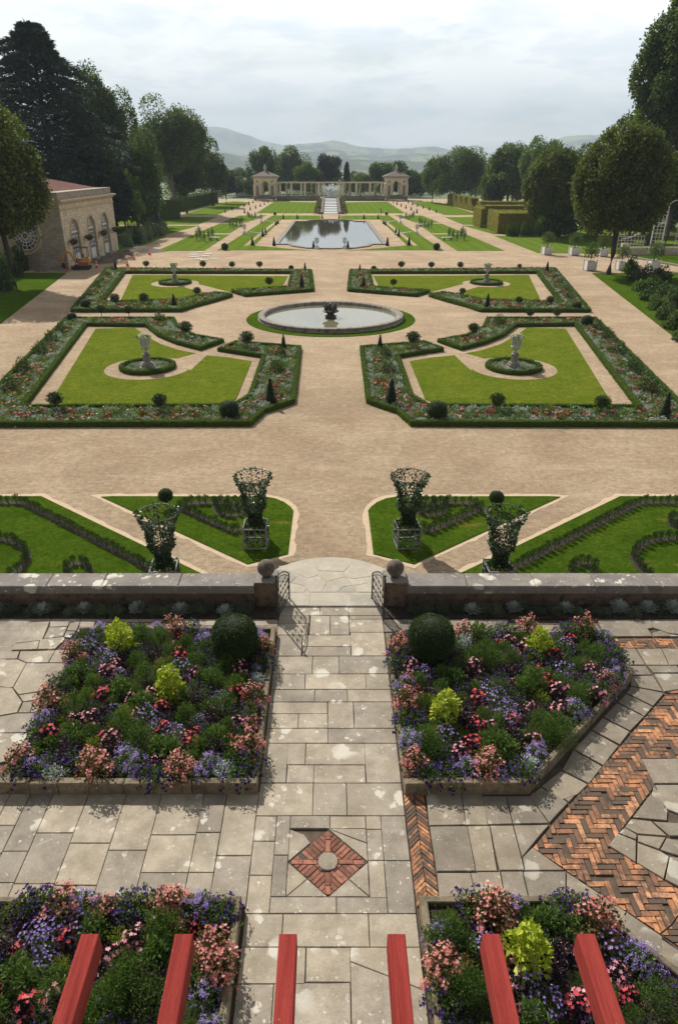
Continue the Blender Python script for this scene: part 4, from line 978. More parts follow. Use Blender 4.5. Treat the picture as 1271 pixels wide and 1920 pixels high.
def hedge_ring(name, poly, w, h, m, dens, L, parent, jit=.012, step=.2):
    """clipped hedge that follows a closed outline"""
    if area(poly) < 0: poly = poly[::-1]
    o, i = resamp(poly, inset(poly, w), step); n = len(o); mb = MB()
    O = np.array(o); I = np.array(i); C = (O+I)/2
    rows = [(O, 0), (O*.96+I*.04, h*.85), (O*.85+I*.15, h), (O*.15+I*.85, h), (O*.04+I*.96, h*.85), (I, 0)]
    V = np.concatenate([np.column_stack([p, np.full(n, z)]) for p, z in rows]); V += RNG.normal(0, jit, V.shape)
    Fq = [(k*n+j, k*n+(j+1) % n, (k+1)*n+(j+1) % n, (k+1)*n+j) for k in range(5) for j in range(n)]
    mb.addq(V, Fq, 1)
    per = sum(math.hypot(o[k][0]-o[k-1][0], o[k][1]-o[k-1][1]) for k in range(n)); N_ = int(per*(w+2*h)*dens)
    seg = RNG.integers(0, n, N_); f = RNG.uniform(0, 1, N_)[:, None]; a = O[seg]*(1-f)+O[(seg+1) % n]*f; b = I[seg]*(1-f)+I[(seg+1) % n]*f
    u = RNG.uniform(0, w+2*h, N_); z = np.where(u < h, u, np.where(u < h+w, h, w+2*h-u)); g = np.clip((u-h)/w, 0, 1)[:, None]
    P = np.column_stack([a*(1-g)+b*g, z]); out = nrm(np.column_stack([a-b, np.zeros(N_)]))
    N = np.where((u < h)[:, None], out, np.where((u < h+w)[:, None], [0, 0, 1.0], -out)); P = P+N*RNG.normal(0, .25, (N_, 1))*L
    D = nrm(N*.6+RNG.normal(0, .7, (N_, 3))+[0, 0, .3]); mb.addq(*leafblock(P, D, L*RNG.uniform(.6, 1.3, N_), .65, .1, N+RNG.normal(0, .4, (N_, 3))), 0)
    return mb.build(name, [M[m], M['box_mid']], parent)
# small bedding clumps as numpy blocks
def clump(kind):
    mb = MB()
    leafc = dict(sil='silver', sage='sage', grn='green', red='bronzeleaf', pnk='green', wht='sage', mag='green', lime='limey')[kind]
    L = dict(sil=.07, sage=.05)[kind] if kind in ('sil', 'sage') else .065
    P, d = dome(80, .22, .2 if kind in ('sil', 'sage') else .26, .3); P[:, 2] = np.maximum(P[:, 2], .02)
    D = nrm(d+[0, 0, .5]+RNG.normal(0, .4, d.shape)); mb.addq(*leafblock(P-D*L*.4, D, L*RNG.uniform(.8, 1.5, len(P)), .6, .12, nrm(d+[0, 0, 1])), 0)
    fl = dict(red=('f_coral', 15, .06), pnk=('f_pink', 9, .05), wht=('f_white', 9, .04), mag=('f_magenta', 10, .06)).get(kind)
    if fl:
        P, d = dome(fl[1], .19, .29, .12, .2); N = nrm(d+[0, -.2, .6]); mb.addq(*starblock(P, N, fl[2], 5, .2), 1)
    return mb, [M[leafc], M[fl[0]] if fl else M[leafc]], (leafc, fl[0] if fl else leafc)
CK = ['sil', 'sage', 'grn', 'red', 'pnk', 'wht', 'mag', 'lime']
CN = dict(sil=('silver_bedding_plant', 'silver grey bedding plant'), sage=('sage_green_plant', 'sage green mounded bedding plant'), grn=('green_bedding_plant', 'plain green bedding plant'), red=('salmon_bedding_flower', 'salmon red flowering bedding plant'),
          pnk=('pink_bedding_flower', 'pink flowering bedding plant'), wht=('white_bedding_flower', 'white flowering bedding plant'), mag=('magenta_bedding_flower', 'magenta flowering bedding plant'), lime=('yellow_green_plant', 'yellow green bedding plant'))
CB = {k: [clump(k) for _ in range(2)] for k in CK}
CM = []; 
for k in CK:
    for mb_, ms_, nm in CB[k]:
        for x in nm:
            if x not in CM: CM.append(x)
CP_ = {}
def clump_proto(k):
    if k not in CP_:
        L = []
        for mb_, ms_, nm in CB[k]: o = mb_.build(CN[k][0], ms_); tag(o, 'x', 'bedding plant'); L.append(Proto(o))
        CP_[k] = L
    return random.choice(CP_[k])
def strip_fill(poly, bname, s, indiv):
    ins = inset(poly, .27); core = inset(poly, .62); st = MB(); nst = 0; cnt = 0
    for x, y in scatter(ins, s*.9, .3):
        nz = math.sin(x*1.9+3*math.sin(y*1.3))+math.sin(y*2.3+x)
        if not inside(x, y, core): kind = random.choices(CK, [6, 3, 1, .2, .5, .8, .1, .3])[0]
        else: kind = random.choices(CK, [2.4, 2.8, 3.0, 2.4 if nz > .5 else .6, 1.3 if nz < -.3 else .4, .5, 1.3 if nz > 0 else .3, .4])[0]
        sc = random.uniform(.7, 1.35)*s/.3
        if indiv(x, y):
            clump_proto(kind).put((x, y, GZ+.02), random.uniform(0, 6.28), sc, f"{CN[kind][1]} in the {'front' if y < 33.5 else 'side'} border of the {bname}", f"bedding plants in the {bname}"); cnt += 1
        else:
            mb_, ms_, nm = random.choice(CB[kind]); a = random.uniform(0, 6.28); c, s_ = math.cos(a)*sc, math.sin(a)*sc
            Rm = np.array([[c, s_, 0], [-s_, c, 0], [0, 0, sc]])
            b0 = 0
            for (Fq, mi), V in zip(mb_.Q, mb_.V): st.addq(V@Rm+[x, y, GZ+.02], Fq-b0, CM.index(nm[mi])); b0 += len(V)
            nst += 1
    if nst: tag(st.build('bedding_plants', [M[x] for x in CM]), f"mass of small silver, green and red bedding plants filling the {bname}", 'bedding plants', kind='stuff')
    return cnt
tot = 0
for s, sd in ((-1, 'left'), (1, 'right')):
    for P_, w, h, nm, dens, L, sp, ind in ((NP, .24, .27, 'near', 520, .05, .33, lambda x, y: y < 33.6 and abs(x) < 18.5), (FP, .30, .30, 'far', 200, .10, .40, lambda x, y: False)):
        poly = pp(P_, GZ, s); bn = f"{nm} {sd} parterre"
        e = empty('parterre_border', (0, 0, GZ), 0, f"C-shaped flower border edged in low box hedge, {bn}", 'parterre')
        mb = MB(); q = inset(poly, .1); q = q if area(q) > 0 else q[::-1]
        mb.add([(x, y, .04) for x, y in q], [tuple(range(len(q)))]); mb.build('soil', M['soil'], e)
        hedge_ring('box_hedge', poly, w, h, 'box', dens, L, e)
        tot += strip_fill(poly, bn, sp, ind)
print('individual bedding', tot)
for K in CP_.values():
    for p in K:
        if not p.used: drop(p.o)
# ---------------------------------------------------------------- urns in their rings
def urn_at(u, near, sd):
    e = empty('urn_on_pedestal', (u[0], u[1], GZ), 0, f"white stone urn of white flowers on a tall plinth, {near} {sd} parterre", 'urn')
    k = 1.0
    mb = MB()
    for r, z0, z1 in ((.52, 0, .16), (.42, .16, .30), (.34, .30, .40)): mb.lathe([(r*1.0, z0), (r, z1-.02), (r-.02, z1)], 8)
    mb.build('base_steps', M['plinth'], e)
    mb = MB(); mb.lathe([(.25, .40), (.23, .46), (.22, .82), (.26, .86), (.26, .90), (.13, .98)], 8); mb.build('plinth', M['plinth'], e)
    mb = MB(); mb.lathe([(.16, .97), (.09, 1.04), (.08, 1.12), (.14, 1.17), (.26, 1.24), (.31, 1.32), (.30, 1.38), (.265, 1.42), (.29, 1.75), (.37, 1.84), (.39, 1.88), (.33, 1.88), (.28, 1.78)], 32, fl=None); 
    for a in np.linspace(0, 6.28, 13)[:12]: mb.tube([(.27*math.cos(a), .27*math.sin(a), 1.42), (.295*math.cos(a), .295*math.sin(a), 1.74)], .022, 6)
    mb.build('urn_bowl', M['urn'], e, True)
    mb = MB(); leafy(mb, 420, .46, .2, .08, .5, up=.2, z0=1.86, p=.3); mb.build('foliage', M['green'], e)
    mb = MB(); blooms(mb, 120 if near == 'near' else 60, .45, .24, .045, z0=1.88, up=.5); mb.build('flowers', M['f_white'], e)
    rg = empty('ring_bed', (u[0], u[1], GZ), 0, f"round flower bed with box edging around the urn, {near} {sd} parterre", 'ring bed')
    mb = MB(); mb.lathe([(1.5, .05), (1.4, .06), (.001, .06)], 40, cap=False); mb.build('soil', M['soil'], rg)
    hedge_ring('box_hedge', circ(0, 0, 1.66, 64), .25, .28, 'box', 520 if near == 'near' else 220, .06 if near == 'near' else .08, rg)
    tag_o = MB()
    for x, y in scatter(circ(0, 0, 1.32, 24), .2):
        if math.hypot(x, y) < .6: continue
        mb_, ms_, nm = random.choice(CB[random.choices(CK, [5, 2, 1, .1, .5, 3, 0, .6])[0]]); b0 = 0; a = random.uniform(0, 6); c, s_ = math.cos(a)*.7, math.sin(a)*.7; Rm = np.array([[c, s_, 0], [-s_, c, 0], [0, 0, .7]])
        for (Fq, mi), V in zip(mb_.Q, mb_.V): tag_o.addq(V@Rm+[x+u[0], y+u[1], GZ+.06], Fq-b0, CM.index(nm[mi])); b0 += len(V)
    tag(tag_o.build('ring_bedding', [M[x] for x in CM]), f"silver and white bedding round the foot of the {near} {sd} urn", 'bedding plants', kind='stuff')
for u, s, nm in URNS: urn_at(u, nm, 'right' if s > 0 else 'left')
# ---------------------------------------------------------------- topiary
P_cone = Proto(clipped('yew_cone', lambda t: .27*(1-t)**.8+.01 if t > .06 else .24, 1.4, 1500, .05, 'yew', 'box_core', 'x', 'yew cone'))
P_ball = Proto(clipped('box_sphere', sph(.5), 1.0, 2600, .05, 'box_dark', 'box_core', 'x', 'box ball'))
P_lol = []
for v in range(3):
    e = empty('standard_tree'); tag(e, 'x', 'standard tree'); mb = MB(); mb.tube([(0, 0, 0), (.02, .01, .4), (0, 0, .8)], .025, 6); mb.build('trunk', M['bark'], e)
    mb = MB(); P, d = dome(1100, .36, .33, .4, -1); P[:, 2] += .86; D = nrm(d+RNG.normal(0, .7, d.shape)); mb.addq(*leafblock(P, D, .10*RNG.uniform(.6, 1.3, 1100), .5, .15, d)); mb.build('crown', M['box_dark'], e); P_lol.append(Proto(e))
P_bush = []
for v in range(2):
    e = empty('rounded_bush'); tag(e, 'x', 'bush'); mb = MB(); leafy(mb, 900, .42, .75, .09, .45, up=.4, p=.35); mb.build('foliage', M['dark_hedge'], e); P_bush.append(Proto(e))
def topi(P, H, px, yb, yt, lab, grp, wide=1.0, z=GZ):
    x, y, _ = at(px, yb, z); h = zat(y, yt)-z; sc = h/H
    (random.choice(P) if isinstance(P, list) else P).put((x, y, z), random.uniform(0, 6), (sc*wide, sc*wide, sc), lab, grp)
def parts(px, yb): return f"{'near' if yb > 596 else 'far'} {'left' if px < 620 else 'right'} parterre"
CONES = [(532,657,627),(508,760,709),(712,657,627),(733,760,708),(1243,788,735),(572,511,492),(566,543,515),(327.5,578,550),(218,509,488),(674.4,511,495),(681.4,542,518),(912.4,580,550),(1024,513,490)]
for px, yb, yt in CONES: topi(P_cone, 1.4, px, yb, yt, f"dark clipped yew cone, {parts(px,yb)}, {'inner end by the centre' if 500<px<740 else 'outer side border' if px>1000 or px<230 else 'front border'}", 'yew cones in the parterres')
for px, yb, yt in ((431,786,751),(818,788,752),(137,604,586),(1098,613,591),(546,507,497),(700.6,508,498),(163,580,561),(1078.8,583,565)):
    topi(P_ball, 1.0, px, yb, yt, f"round clipped box ball, {parts(px,yb+8)}, {'at the inner front corner' if 400<px<850 and yb>700 else 'at the inner back corner' if 500<px<740 else 'in the outer side border'}", 'box balls in the parterres')
LOL = [(108,773,736),(302,775,739),(350,637,603),(464,657,622),(929,775,738),(1124,778,742),(773,657,622),(275.5,506,489),(382,507,489),(436,507,490.5),(487,507,490),(505.4,542,520),(371,559,538.5),(272,575,550),(218,577,551),(191.6,596,572),(242.8,597,574),
       (752,508,490),(808,508,491),(862,508,491),(972.4,508,495),(737,542,523),(866,557,540),(971,575,556),(1029,576,555),(991.6,601,579),(1042.5,601,579),(886,633,606)]
for px, yb, yt in LOL: topi(P_lol, 1.2, px, yb, yt, f"round-headed standard tree on a thin trunk, {'back' if yb<515 or 590<yb<640 else 'front'} border of the {parts(px,yb+ (6 if yb>590 else 0))}", 'standard trees in the parterres', 1.15)
BSH = [(300,605,582),(935,612,588),(117,625,603),(97,645,618),(78,668,638),(45,700,668),(24,735,700),(528,672,648),(520,702,672),(722,672,648),(727,702,674),(1118,622,598),(1136,640,612),(1158,668,638),(1186,702,668),(1212,738,700),
       (170,560,542),(183,545,527),(192,533,518),(203,521,507),(212,511,498),(1066,564,545),(1059,550,533),(1048,535,520),(1041,525,512),(1035,514,503)]
for px, yb, yt in BSH: topi(P_bush, .75, px, yb, yt, f"dark rounded bush in the {'inner' if 450<px<800 else 'outer' if px<250 or px>1000 else 'back'} border of the {parts(px,yb)}", 'dark bushes in the parterre borders', .95)
# far garden cones and balls (measured on the left half, mirrored; the right half was checked)
FC = [(422.6,398.7,391.5,'outer row of the long path'),(435.6,394.6,387,'outer row of the long path'),(447,391,384,'outer row of the long path'),(457.7,387.5,380.5,'outer row of the long path'),(467,384.5,377,'outer row of the long path'),(474.7,381,374.5,'outer row of the long path'),
      (458.8,399.7,390.5,'inner row of the long path'),(469.4,394.3,386.5,'inner row of the long path'),(479.4,391,383.5,'inner row of the long path'),(488.4,387.5,380.5,'inner row of the long path'),(496,384,377.5,'inner row of the long path'),(502.7,380.5,375,'inner row of the long path'),
      (531.4,411,401,'behind the pool'),(557.6,411,401,'behind the pool'),(604,410,400.5,'beside the cascade'),(521,420,409,'side of the pool'),(517.5,422.6,412.5,'side of the pool'),(498,440,426.5,'side of the pool'),(493,443.5,429,'side of the pool'),(473.7,460.5,443.5,'front corner of the pool lawn'),(514,461,444,'front corner of the pool'),(588,466.5,450.5,'by the lattice urn')]
for px, yb, yt, w in FC:
    for s in (1, -1):
        q = CX+s*(CX-px); topi(P_cone, 1.4, q, yb, yt, f"dark yew cone, {w}, {'left' if s>0 else 'right'} half of the far garden", f"yew cones {w}", 1.05)
for px, yb, yt in ((422,469,455.5),(515.6,403.5,397.5)):
    for s in (1, -1): topi(P_ball, 1.0, CX+s*(CX-px), yb, yt, f"clipped ball at the {'front' if yb>450 else 'back'} corner of the {'left' if s>0 else 'right'} pool lawn", 'clipped balls on the pool lawns')
for q in [(313.5,953,'left'),(928,957,'right')]:
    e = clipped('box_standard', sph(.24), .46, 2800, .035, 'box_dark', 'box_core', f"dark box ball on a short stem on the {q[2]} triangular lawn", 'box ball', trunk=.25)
    x, y, _ = at(q[0], q[1]); e.location = (x, y, GZ+.03)
# ---------------------------------------------------------------- rows of dwarf box bushes on the front lawns
P_dw = []
for v in range(3):
    mb = MB(); P, d = dome(300, .135, .20, .3, -.7); P[:, 2] += .20; D = nrm(d+[0, 0, .7]+RNG.normal(0, .4, d.shape)); mb.addq(*leafblock(P-D*.02, D, .05*RNG.uniform(.6, 1.3, 300), .5, .1, d)); mb.tube([(0, 0, 0), (0, 0, .2)], .02, 5, 1)
    o = mb.build('dwarf_box_bush', [M['box_dark'], M['bark']]); tag(o, 'x', 'dwarf bush'); P_dw.append(Proto(o))
def polyline(pts, step):
    out = []; acc = 0
    for a, b in zip(pts[:-1], pts[1:]):
        L = math.hypot(b[0]-a[0], b[1]-a[1])
        while acc < L: out.append((a[0]+(b[0]-a[0])*acc/L, a[1]+(b[1]-a[1])*acc/L)); acc += step
        acc -= L
    return out
ROWS = [([(700,944.6),(580,944.6),(561,953),(474,998),(360,1058),(330,1074)], 'long angled row on the outer lawn'),
        ([(165,948),(203,944.5),(264,946),(281,956),(235,977),(182,1000),(163,990)], 'triangle on the triangular lawn'), ([(214,946),(214,957),(207,965),(190,970),(172,967),(162,960)], 'loop inside the triangle'), ([(196,950),(186,956),(172,957)], 'loop inside the triangle'),
        ([(662,1012),(635,1012),(600,1016),(575,1029),(566,1047),(578,1068),(600,1084)], 'large circle on the outer lawn'), ([(700,985),(640,973),(632,984),(650,992)], 'short curl on the outer lawn'),
        ([(492,1084),(492,1066),(480,1058),(463,1058),(452,1066),(450,1084)], 'small horseshoe on the outer lawn')]
for s, sd in ((-1, 'left'), (1, 'right')):
    for pts, lab in ROWS:
        w = pp(pts, GZ, s); q = polyline(w, .27)
        for x, y in q: random.choice(P_dw).put((x+random.uniform(-.02, .02), y+random.uniform(-.02, .02), GZ+.03), random.uniform(0, 6), random.uniform(.74, .95), f"tiny dark box bush in the {lab}, {sd} side", f"dwarf box bushes, {lab}, {sd}")
        mb = MB()
        L_ = [(a[0], a[1]) for a in w]; n = len(L_); Lf = []; Rt = []
        for i in range(n):
            a, b = L_[max(0, i-1)], L_[min(n-1, i+1)]; l = math.hypot(b[0]-a[0], b[1]-a[1]); nx_, ny_ = -(b[1]-a[1])/l, (b[0]-a[0])/l
            Lf.append((L_[i][0]+nx_*.12, L_[i][1]+ny_*.12)); Rt.append((L_[i][0]-nx_*.12, L_[i][1]-ny_*.12))
        V = [(x, y, GZ+.036) for x, y in Lf+Rt]; mb.add(V, [(i+n, i+1+n, i+1, i) for i in range(n-1)]); struct(mb.build('soil_strip', M['soil']))
# ---------------------------------------------------------------- ivy towers
def tower(px, py, sd):
    x, y, _ = at(px, py); e = empty('ivy_tower', (x, y, GZ+.02), random.uniform(-.08, .12), sd, 'trellis tower')
    mb = MB(); h = .36; H = .74; r = .018
    for a in (-1, 1):
        for b in (-1, 1): mb.box(a*h, b*h, H/2, .045, .045, H)
    for z in (.03, H-.02):
        for a in (-1, 1): mb.box(0, a*h, z, 2*h, .035, .04); mb.box(a*h, 0, z, .035, 2*h, .04)
    for f in range(4):
        c, s = math.cos(f*math.pi/2), math.sin(f*math.pi/2)
        def T(u, z): return (c*u-s*(-h), s*u+c*(-h), z)
        for z in (H*.33, H*.66): mb.tube([T(-h, z), T(h, z)], .011, 4)
        for u in (-h*.5, 0, h*.5): mb.tube([T(u, .03), T(u, H)], .011, 4)
    mb.build('lattice_base', M['grey_wood'], e)
    mb = MB(); prof = [(.20, .74), (.14, 1.0), (.17, 1.25), (.33, 1.38), (.34, 1.88), (.38, 2.08), (.50, 2.30), (.54, 2.42)]
    for k in range(8):
        a = k*math.pi/4+.2; mb.tube([(q*math.cos(a), q*math.sin(a), z) for q, z in prof], .012, 5)
    for q, z in ((.35, 1.45), (.35, 1.72), (.355, 1.95), (.57, 2.42)): mb.tube([(q*math.cos(a), q*math.sin(a), z) for a in np.linspace(0, 2*math.pi, 25)[:-1]], .016, 5, closed=True)
    mb.build('wire_cage', M['cage'], e)
    mb = MB(); n = 7000; t = RNG.uniform(0, 1, n)
    zz = np.array([p[1] for p in prof]); rr = np.array([p[0] for p in prof]); z = .5+t*1.95; q = np.interp(z, zz, rr)
    q = np.where(z < .74, .30, q); a = RNG.uniform(0, 6.283, n); th = .55+.45*np.sin(a*4+z*3); keep = (RNG.uniform(0, 1, n) < np.where(z > 2.0, .25+.35*th, np.where(z > 1.35, .75*th*th+.15, .9))); keep |= (z > 2.40)&(th > .4)
    P = np.stack([q*np.cos(a), q*np.sin(a), z], 1)[keep]+RNG.normal(0, .025, (keep.sum(), 3)); k = len(P)
    D = nrm(np.column_stack([P[:, :2]/np.linalg.norm(P[:, :2], axis=1)[:, None], np.zeros(k)])+RNG.normal(0, .6, (k, 3))-[0, 0, .3]); mb.addq(*leafblock(P, D, .075*RNG.uniform(.6, 1.3, k), .85, .1))
    n = 500; P = np.column_stack([RNG.uniform(-h, h, (n, 2)), RNG.uniform(.1, .8, n)]); f = RNG.integers(0, 2, n); sgn = RNG.choice([-1, 1], n); P[np.arange(n), f] = sgn*h*RNG.uniform(.8, 1.05, n)
    mb.addq(*leafblock(P, RNG.normal(size=(n, 3)), .07*RNG.uniform(.6, 1.3, n), .8, .1)); mb.build('ivy', M['ivy'], e)
tower(481, 1021, 'ivy trellis tower with square lattice base on the left triangular lawn'); tower(762, 1021, 'ivy trellis tower with square lattice base on the right triangular lawn')
tower(313, 1101, 'ivy trellis tower half hidden behind the left parapet wall'); tower(930, 1101, 'ivy trellis tower half hidden behind the right parapet wall')
# ---------------------------------------------------------------- lattice urns, benches, pillar roses in the far garden
def lat_urn():
    e = empty('lattice_urn'); tag(e, 'x', 'lattice urn'); mb = MB()
    mb.box(0, 0, .2, .9, .9, .4, 0, 0, .9); mb.box(0, 0, .62, .7, .7, .45, 0, 0, .25); mb.build('base', M['white'], e)
    mb = MB(); mb.tube([(0, 0, .8), (0, 0, 1.15)], .06, 6)
    for k in range(8):
        a = k*math.pi/4; mb.tube([(r*math.cos(a), r*math.sin(a), z) for r, z in ((.05,1.1),(.34,1.3),(.45,1.6),(.36,1.9),(.5,2.15))], .03, 4)
    for r, z in ((.40,1.4),(.45,1.62),(.38,1.85),(.5,2.15)): mb.tube([(r*math.cos(a), r*math.sin(a), z) for a in np.linspace(0, 6.283, 13)[:-1]], .03, 4, closed=True)
    for k in range(5): mb.tube([(0, 0, 1.9), (.4*math.cos(k*1.26), .4*math.sin(k*1.26), 2.5)], .02, 4)
    mb.build('lattice_cage', M['grey_wood'], e); return e
PU = Proto(lat_urn())
for dx, y, yt in ((26,467,443.5),(161,439.5,419),(130,418.5,401)):
    for s, sd in ((-1, 'left'), (1, 'right')): topi(PU, 2.5, CX+s*dx, y, yt, f"grey lattice urn on a white block, {'in front of' if dx<50 else 'midway along' if dx>150 else 'far side of'} the pool, {sd}", 'lattice urns around the pool')
def bars():
    e = empty('low_trellis_barrier'); tag(e, 'x', 'barrier'); mb = MB()
    for dy in (-.35, .35): mb.tube([(0, dy*.4, .45), (1.8, dy, .38), (3.4, dy*.9, .3)], .05, 5)
    mb.tube([(3.4, -.3, .3), (3.4, .3, .3)], .05, 5); mb.build('rail', M['white'], e)
    for x in (.2, 1.7, 3.2):
        mb = MB(); mb.tube([(x, 0, 0), (x, 0, .4)], .05, 5); mb.tube([(x, -.33, .4), (x, .33, .4)], .04, 5); mb.build('foot', M['white'], e)
    return e
PBr = Proto(bars())
for dx, y, w in ((155,440,'near'),(124,418.5,'far')):
    for s, sd in ((-1, 'left'), (1, 'right')):
        x, yy, _ = atd(s*dx, y); PBr.put((x-s*.4, yy, GZ+.03), R(-35) if s < 0 else R(215), 1, f"low white forked barrier beside the {w} lattice urn, {sd} pool lawn", 'white barriers on the pool lawns')
def rose():
    e = empty('pillar_rose'); tag(e, 'x', 'pillar rose'); mb = MB(); mb.tube([(0, 0, 0), (0, 0, 1.9)], .04, 5); mb.build('post', M['grey_wood'], e)
    mb = MB(); P, d = dome(420, .38, .95, .5, -1); P[:, 2] += 1.05; mb.addq(*leafblock(P, RNG.normal(size=P.shape), .14*RNG.uniform(.6, 1.3, 420), .6, .1)); mb.build('foliage', M['midgreen'], e); return e
PR = Proto(rose())
def bench():
    e = empty('stone_bench'); tag(e, 'x', 'bench'); mb = MB(); mb.bevbox(-.9, .9, -.25, .25, .4, .5, .01); mb.build('seat', M['white'], e)
    for x in (-.6, .6): mb = MB(); mb.box(x, 0, .2, .2, .4, .4); mb.build('leg', M['plinth'], e)
    return e
PBn = Proto(bench())
CL = [(226,451.5,'near',[(-24,0),(-17,-2),(-10,2),(-2,-1),(5,-4),(-20,-6)],218,451),(176,428,'middle',[(-12,0),(-6,2),(0,-2),(6,-3),(10,-6)],172,425.5),(146,411,'far',[(-6,0),(-1,2),(5,-1),(-9,-3)],138,409)]
for dx, y, w, offs, bx, by in CL:
    for s, sd in ((-1, 'left'), (1, 'right')):
        for ox, oy in offs: topi(PR, 1.95, CX+s*(dx-ox), y+oy, y+oy-(22 if w == 'near' else 17 if w == 'middle' else 13), f"leafy climbing rose on a post behind the {w} bench, {sd} rose lawns", f"pillar roses on the {w} {sd} rose lawn", 1)
        x, yy, _ = atd(s*bx, by); PBn.put((x, yy, GZ+.03), s*.3, 1, f"pale stone bench among roses on the {w} {sd} rose lawn", 'stone benches on the rose lawns')
# statue-like dark urn by the left hedge
e = empty('dark_urn', (*at(297.5,425)[:2], GZ), 0, 'dark urn on a pedestal by the shrubs on the left lawn', 'urn'); mb = MB(); mb.box(0, 0, .6, .7, .7, 1.2, 0, 0, .8); mb.build('pedestal', M['plinth'], e)
mb = MB(); mb.lathe([(.2,1.2),(.12,1.35),(.4,1.6),(.5,1.95),(.45,2.2),(.3,2.5),(.1,2.7)], 12); mb.build('urn_bowl', M['bronze'], e, True)
# ================================================================ pavilions and colonnade at the far end
PY = 266.0; mpp = depth(PY, -.7)/FPX
def arch_wall(mb, w, h, t, ow, oh, rz, cx, cy, z0, mi=0, arch=True, n=10):
    """one wall with an arched opening, thickness t, centred at cx,cy facing -Y before rotation"""
    r = ow/2; sp = oh-r if arch else oh
    pts = [(-r, 0), (-r, sp)]+([(-r*math.cos(a), sp+r*math.sin(a)) for a in np.linspace(0, math.pi, n)[1:-1]] if arch else [])+[(r, sp), (r, 0)]
    out = [(-w/2, 0), (-w/2, h), (w/2, h), (w/2, 0)]
    c, s = math.cos(rz), math.sin(rz)
    T = lambda u, v, z: (cx+c*u-s*v, cy+s*u+c*v, z0+z)
    # fan between opening outline and the outer rectangle
    m = len(pts); ext = []
    for i, (u, z) in enumerate(pts):
        if i == 0: ext.append((-w/2, 0))
        elif i == m-1: ext.append((w/2, 0))
        elif u <= -r+1e-6: ext.append((-w/2, z))
        elif u >= r-1e-6: ext.append((w/2, z))
        else: ext.append((u*w/ow, h))
    if arch: ext[2:2] = []; 
    V = []; F = []
    for v in (-t/2, t/2):
        V += [T(u, v, z) for u, z in pts]+[T(u, v, z) for u, z in ext]
    k = 2*m
    for i in range(m-1):
        a, b = i, i+1
        F += [(a, b, b+m, a+m), (k+a+m, k+b+m, k+b, k+a), (a, k+a, k+b, b), (a+m, b+m, k+b+m, k+a+m)]
    # corner triangles above the springing
    mb.add(V, F, mi)
    V = []; zc = pts[1][1]
    for sgn in (-1, 1):
        e2 = ext[2] if sgn < 0 else ext[m-3]
        for v in (-t/2, t/2): V += [T(sgn*w/2, v, zc), T(sgn*w/2, v, h), T(e2[0], v, h)]
    mb.add(V, [(0, 1, 2), (3, 5, 4), (1, 0, 3, 4), (2, 1, 4, 5), (6, 8, 7), (9, 10, 11), (6, 7, 10, 9), (7, 8, 11, 10)], mi)
for s, sd in ((-1, 'left'), (1, 'right')):
    x = s*(620-499)*mpp; z0 = -.75
    e = empty('garden_pavilion', (x, PY, z0), 0, f"cream arched garden pavilion with pyramid roof at the far {sd} end", 'pavilion')
    W = 7.6; H = 6.2; mb = MB()
    for k in range(4):
        a = k*math.pi/2; arch_wall(mb, W, H-.7, .55, 2.3, 4.9, a, (W/2-.3)*math.sin(a), -(W/2-.3)*math.cos(a), 0)
    mb.build('walls', M['ashlar_soft'], e)
    mb = MB()
    for k in range(4):
        a = k*math.pi/2; c, t = math.cos(a), math.sin(a)
        for u in (-3.5, -1.65, 1.65, 3.5):
            d = W/2+.08; mb.box(c*u+t*d, t*u-c*d, (H-2.2)/2, .55, .3, H-2.2, a)
        mb.box(t*(W/2+.1), -c*(W/2+.1), 3.75, 0.01, .01, .01, a)
        for u in (-2.55, 2.55): d = W/2+.06; mb.box(c*u+t*d, t*u-c*d, 3.95, 2.3, .34, .22, a)
    mb.build('pilasters', M['trim_pale'], e)
    mb = MB()
    for k in range(4):
        a = k*math.pi/2; c, t = math.cos(a), math.sin(a)
        for u in (-2.55, 2.55):
            d = W/2-.01; mb.box(c*u+t*d, t*u-c*d, 1.95, .85, .1, 3.1, a); 
            mb.box(c*u+t*d, t*u-c*d, 4.75, .6, .1, .6, a)
    mb.build('niches', M['plinth'], e)
    mb = MB(); mb.box(0, 0, H-.55, W+.35, W+.35, .3); mb.box(0, 0, H-.25, W+.9, W+.9, .3); mb.build('cornice', M['trim_pale'], e)
    mb = MB(); mb.box(0, 0, H+.06, W+1.9, W+1.9, .12); a_ = (W+1.8)/2; mb.add([(-a_, -a_, H+.125), (a_, -a_, H+.125), (a_, a_, H+.125), (-a_, a_, H+.125), (0, 0, H+2.0)], [(0, 1, 4), (1, 2, 4), (2, 3, 4), (3, 0, 4)]); mb.build('roof', M['pavroof'], e)
    mb = MB(); mb.lathe([(.5,0),(.5,.25),(.25,.35),(.5,.9),(.55,1.3),(.3,1.9),(.05,2.4)], 12, (0, 0, H+1.6)); mb.build('finial', M['urn'], e, True)
    mb = MB()
    for k in range(6): mb.box(0, -W/2-.5-k*.45, -.12-k*.1, 4.2+k*.35, .46, 1.3-k*.18) 
    mb.build('front_steps', M['basin'], e)
    for u in (-1, 1): mb = MB(); mb.box(u*3.3, -W/2-1.6, -.4, .6, 3.4, 1.3); mb.build('step_wall', M['basin'], e)
xw = (620-522)*mpp
rw = empty('retaining_wall', (0, PY-3.0, -.7), 0, 'long low stone retaining wall behind the great lawn', 'wall')
mb = MB(); mb.bbox(-xw-.5, xw+.5, -.6, 6.0, -1.35, .0); mb.build('wall_body', M['ashlar_grey'], rw); mb = MB(); mb.bbox(-xw-.5, xw+.5, -.75, -.35, .003, .18); mb.build('coping', M['basin'], rw)
pc = empty('colonnade_pergola', (0, PY, -.7), 0, 'long cream column pergola between the two far pavilions', 'pergola')
cols_ = [95, 84, 73, 55, 48, 22, 26, 14, 40]
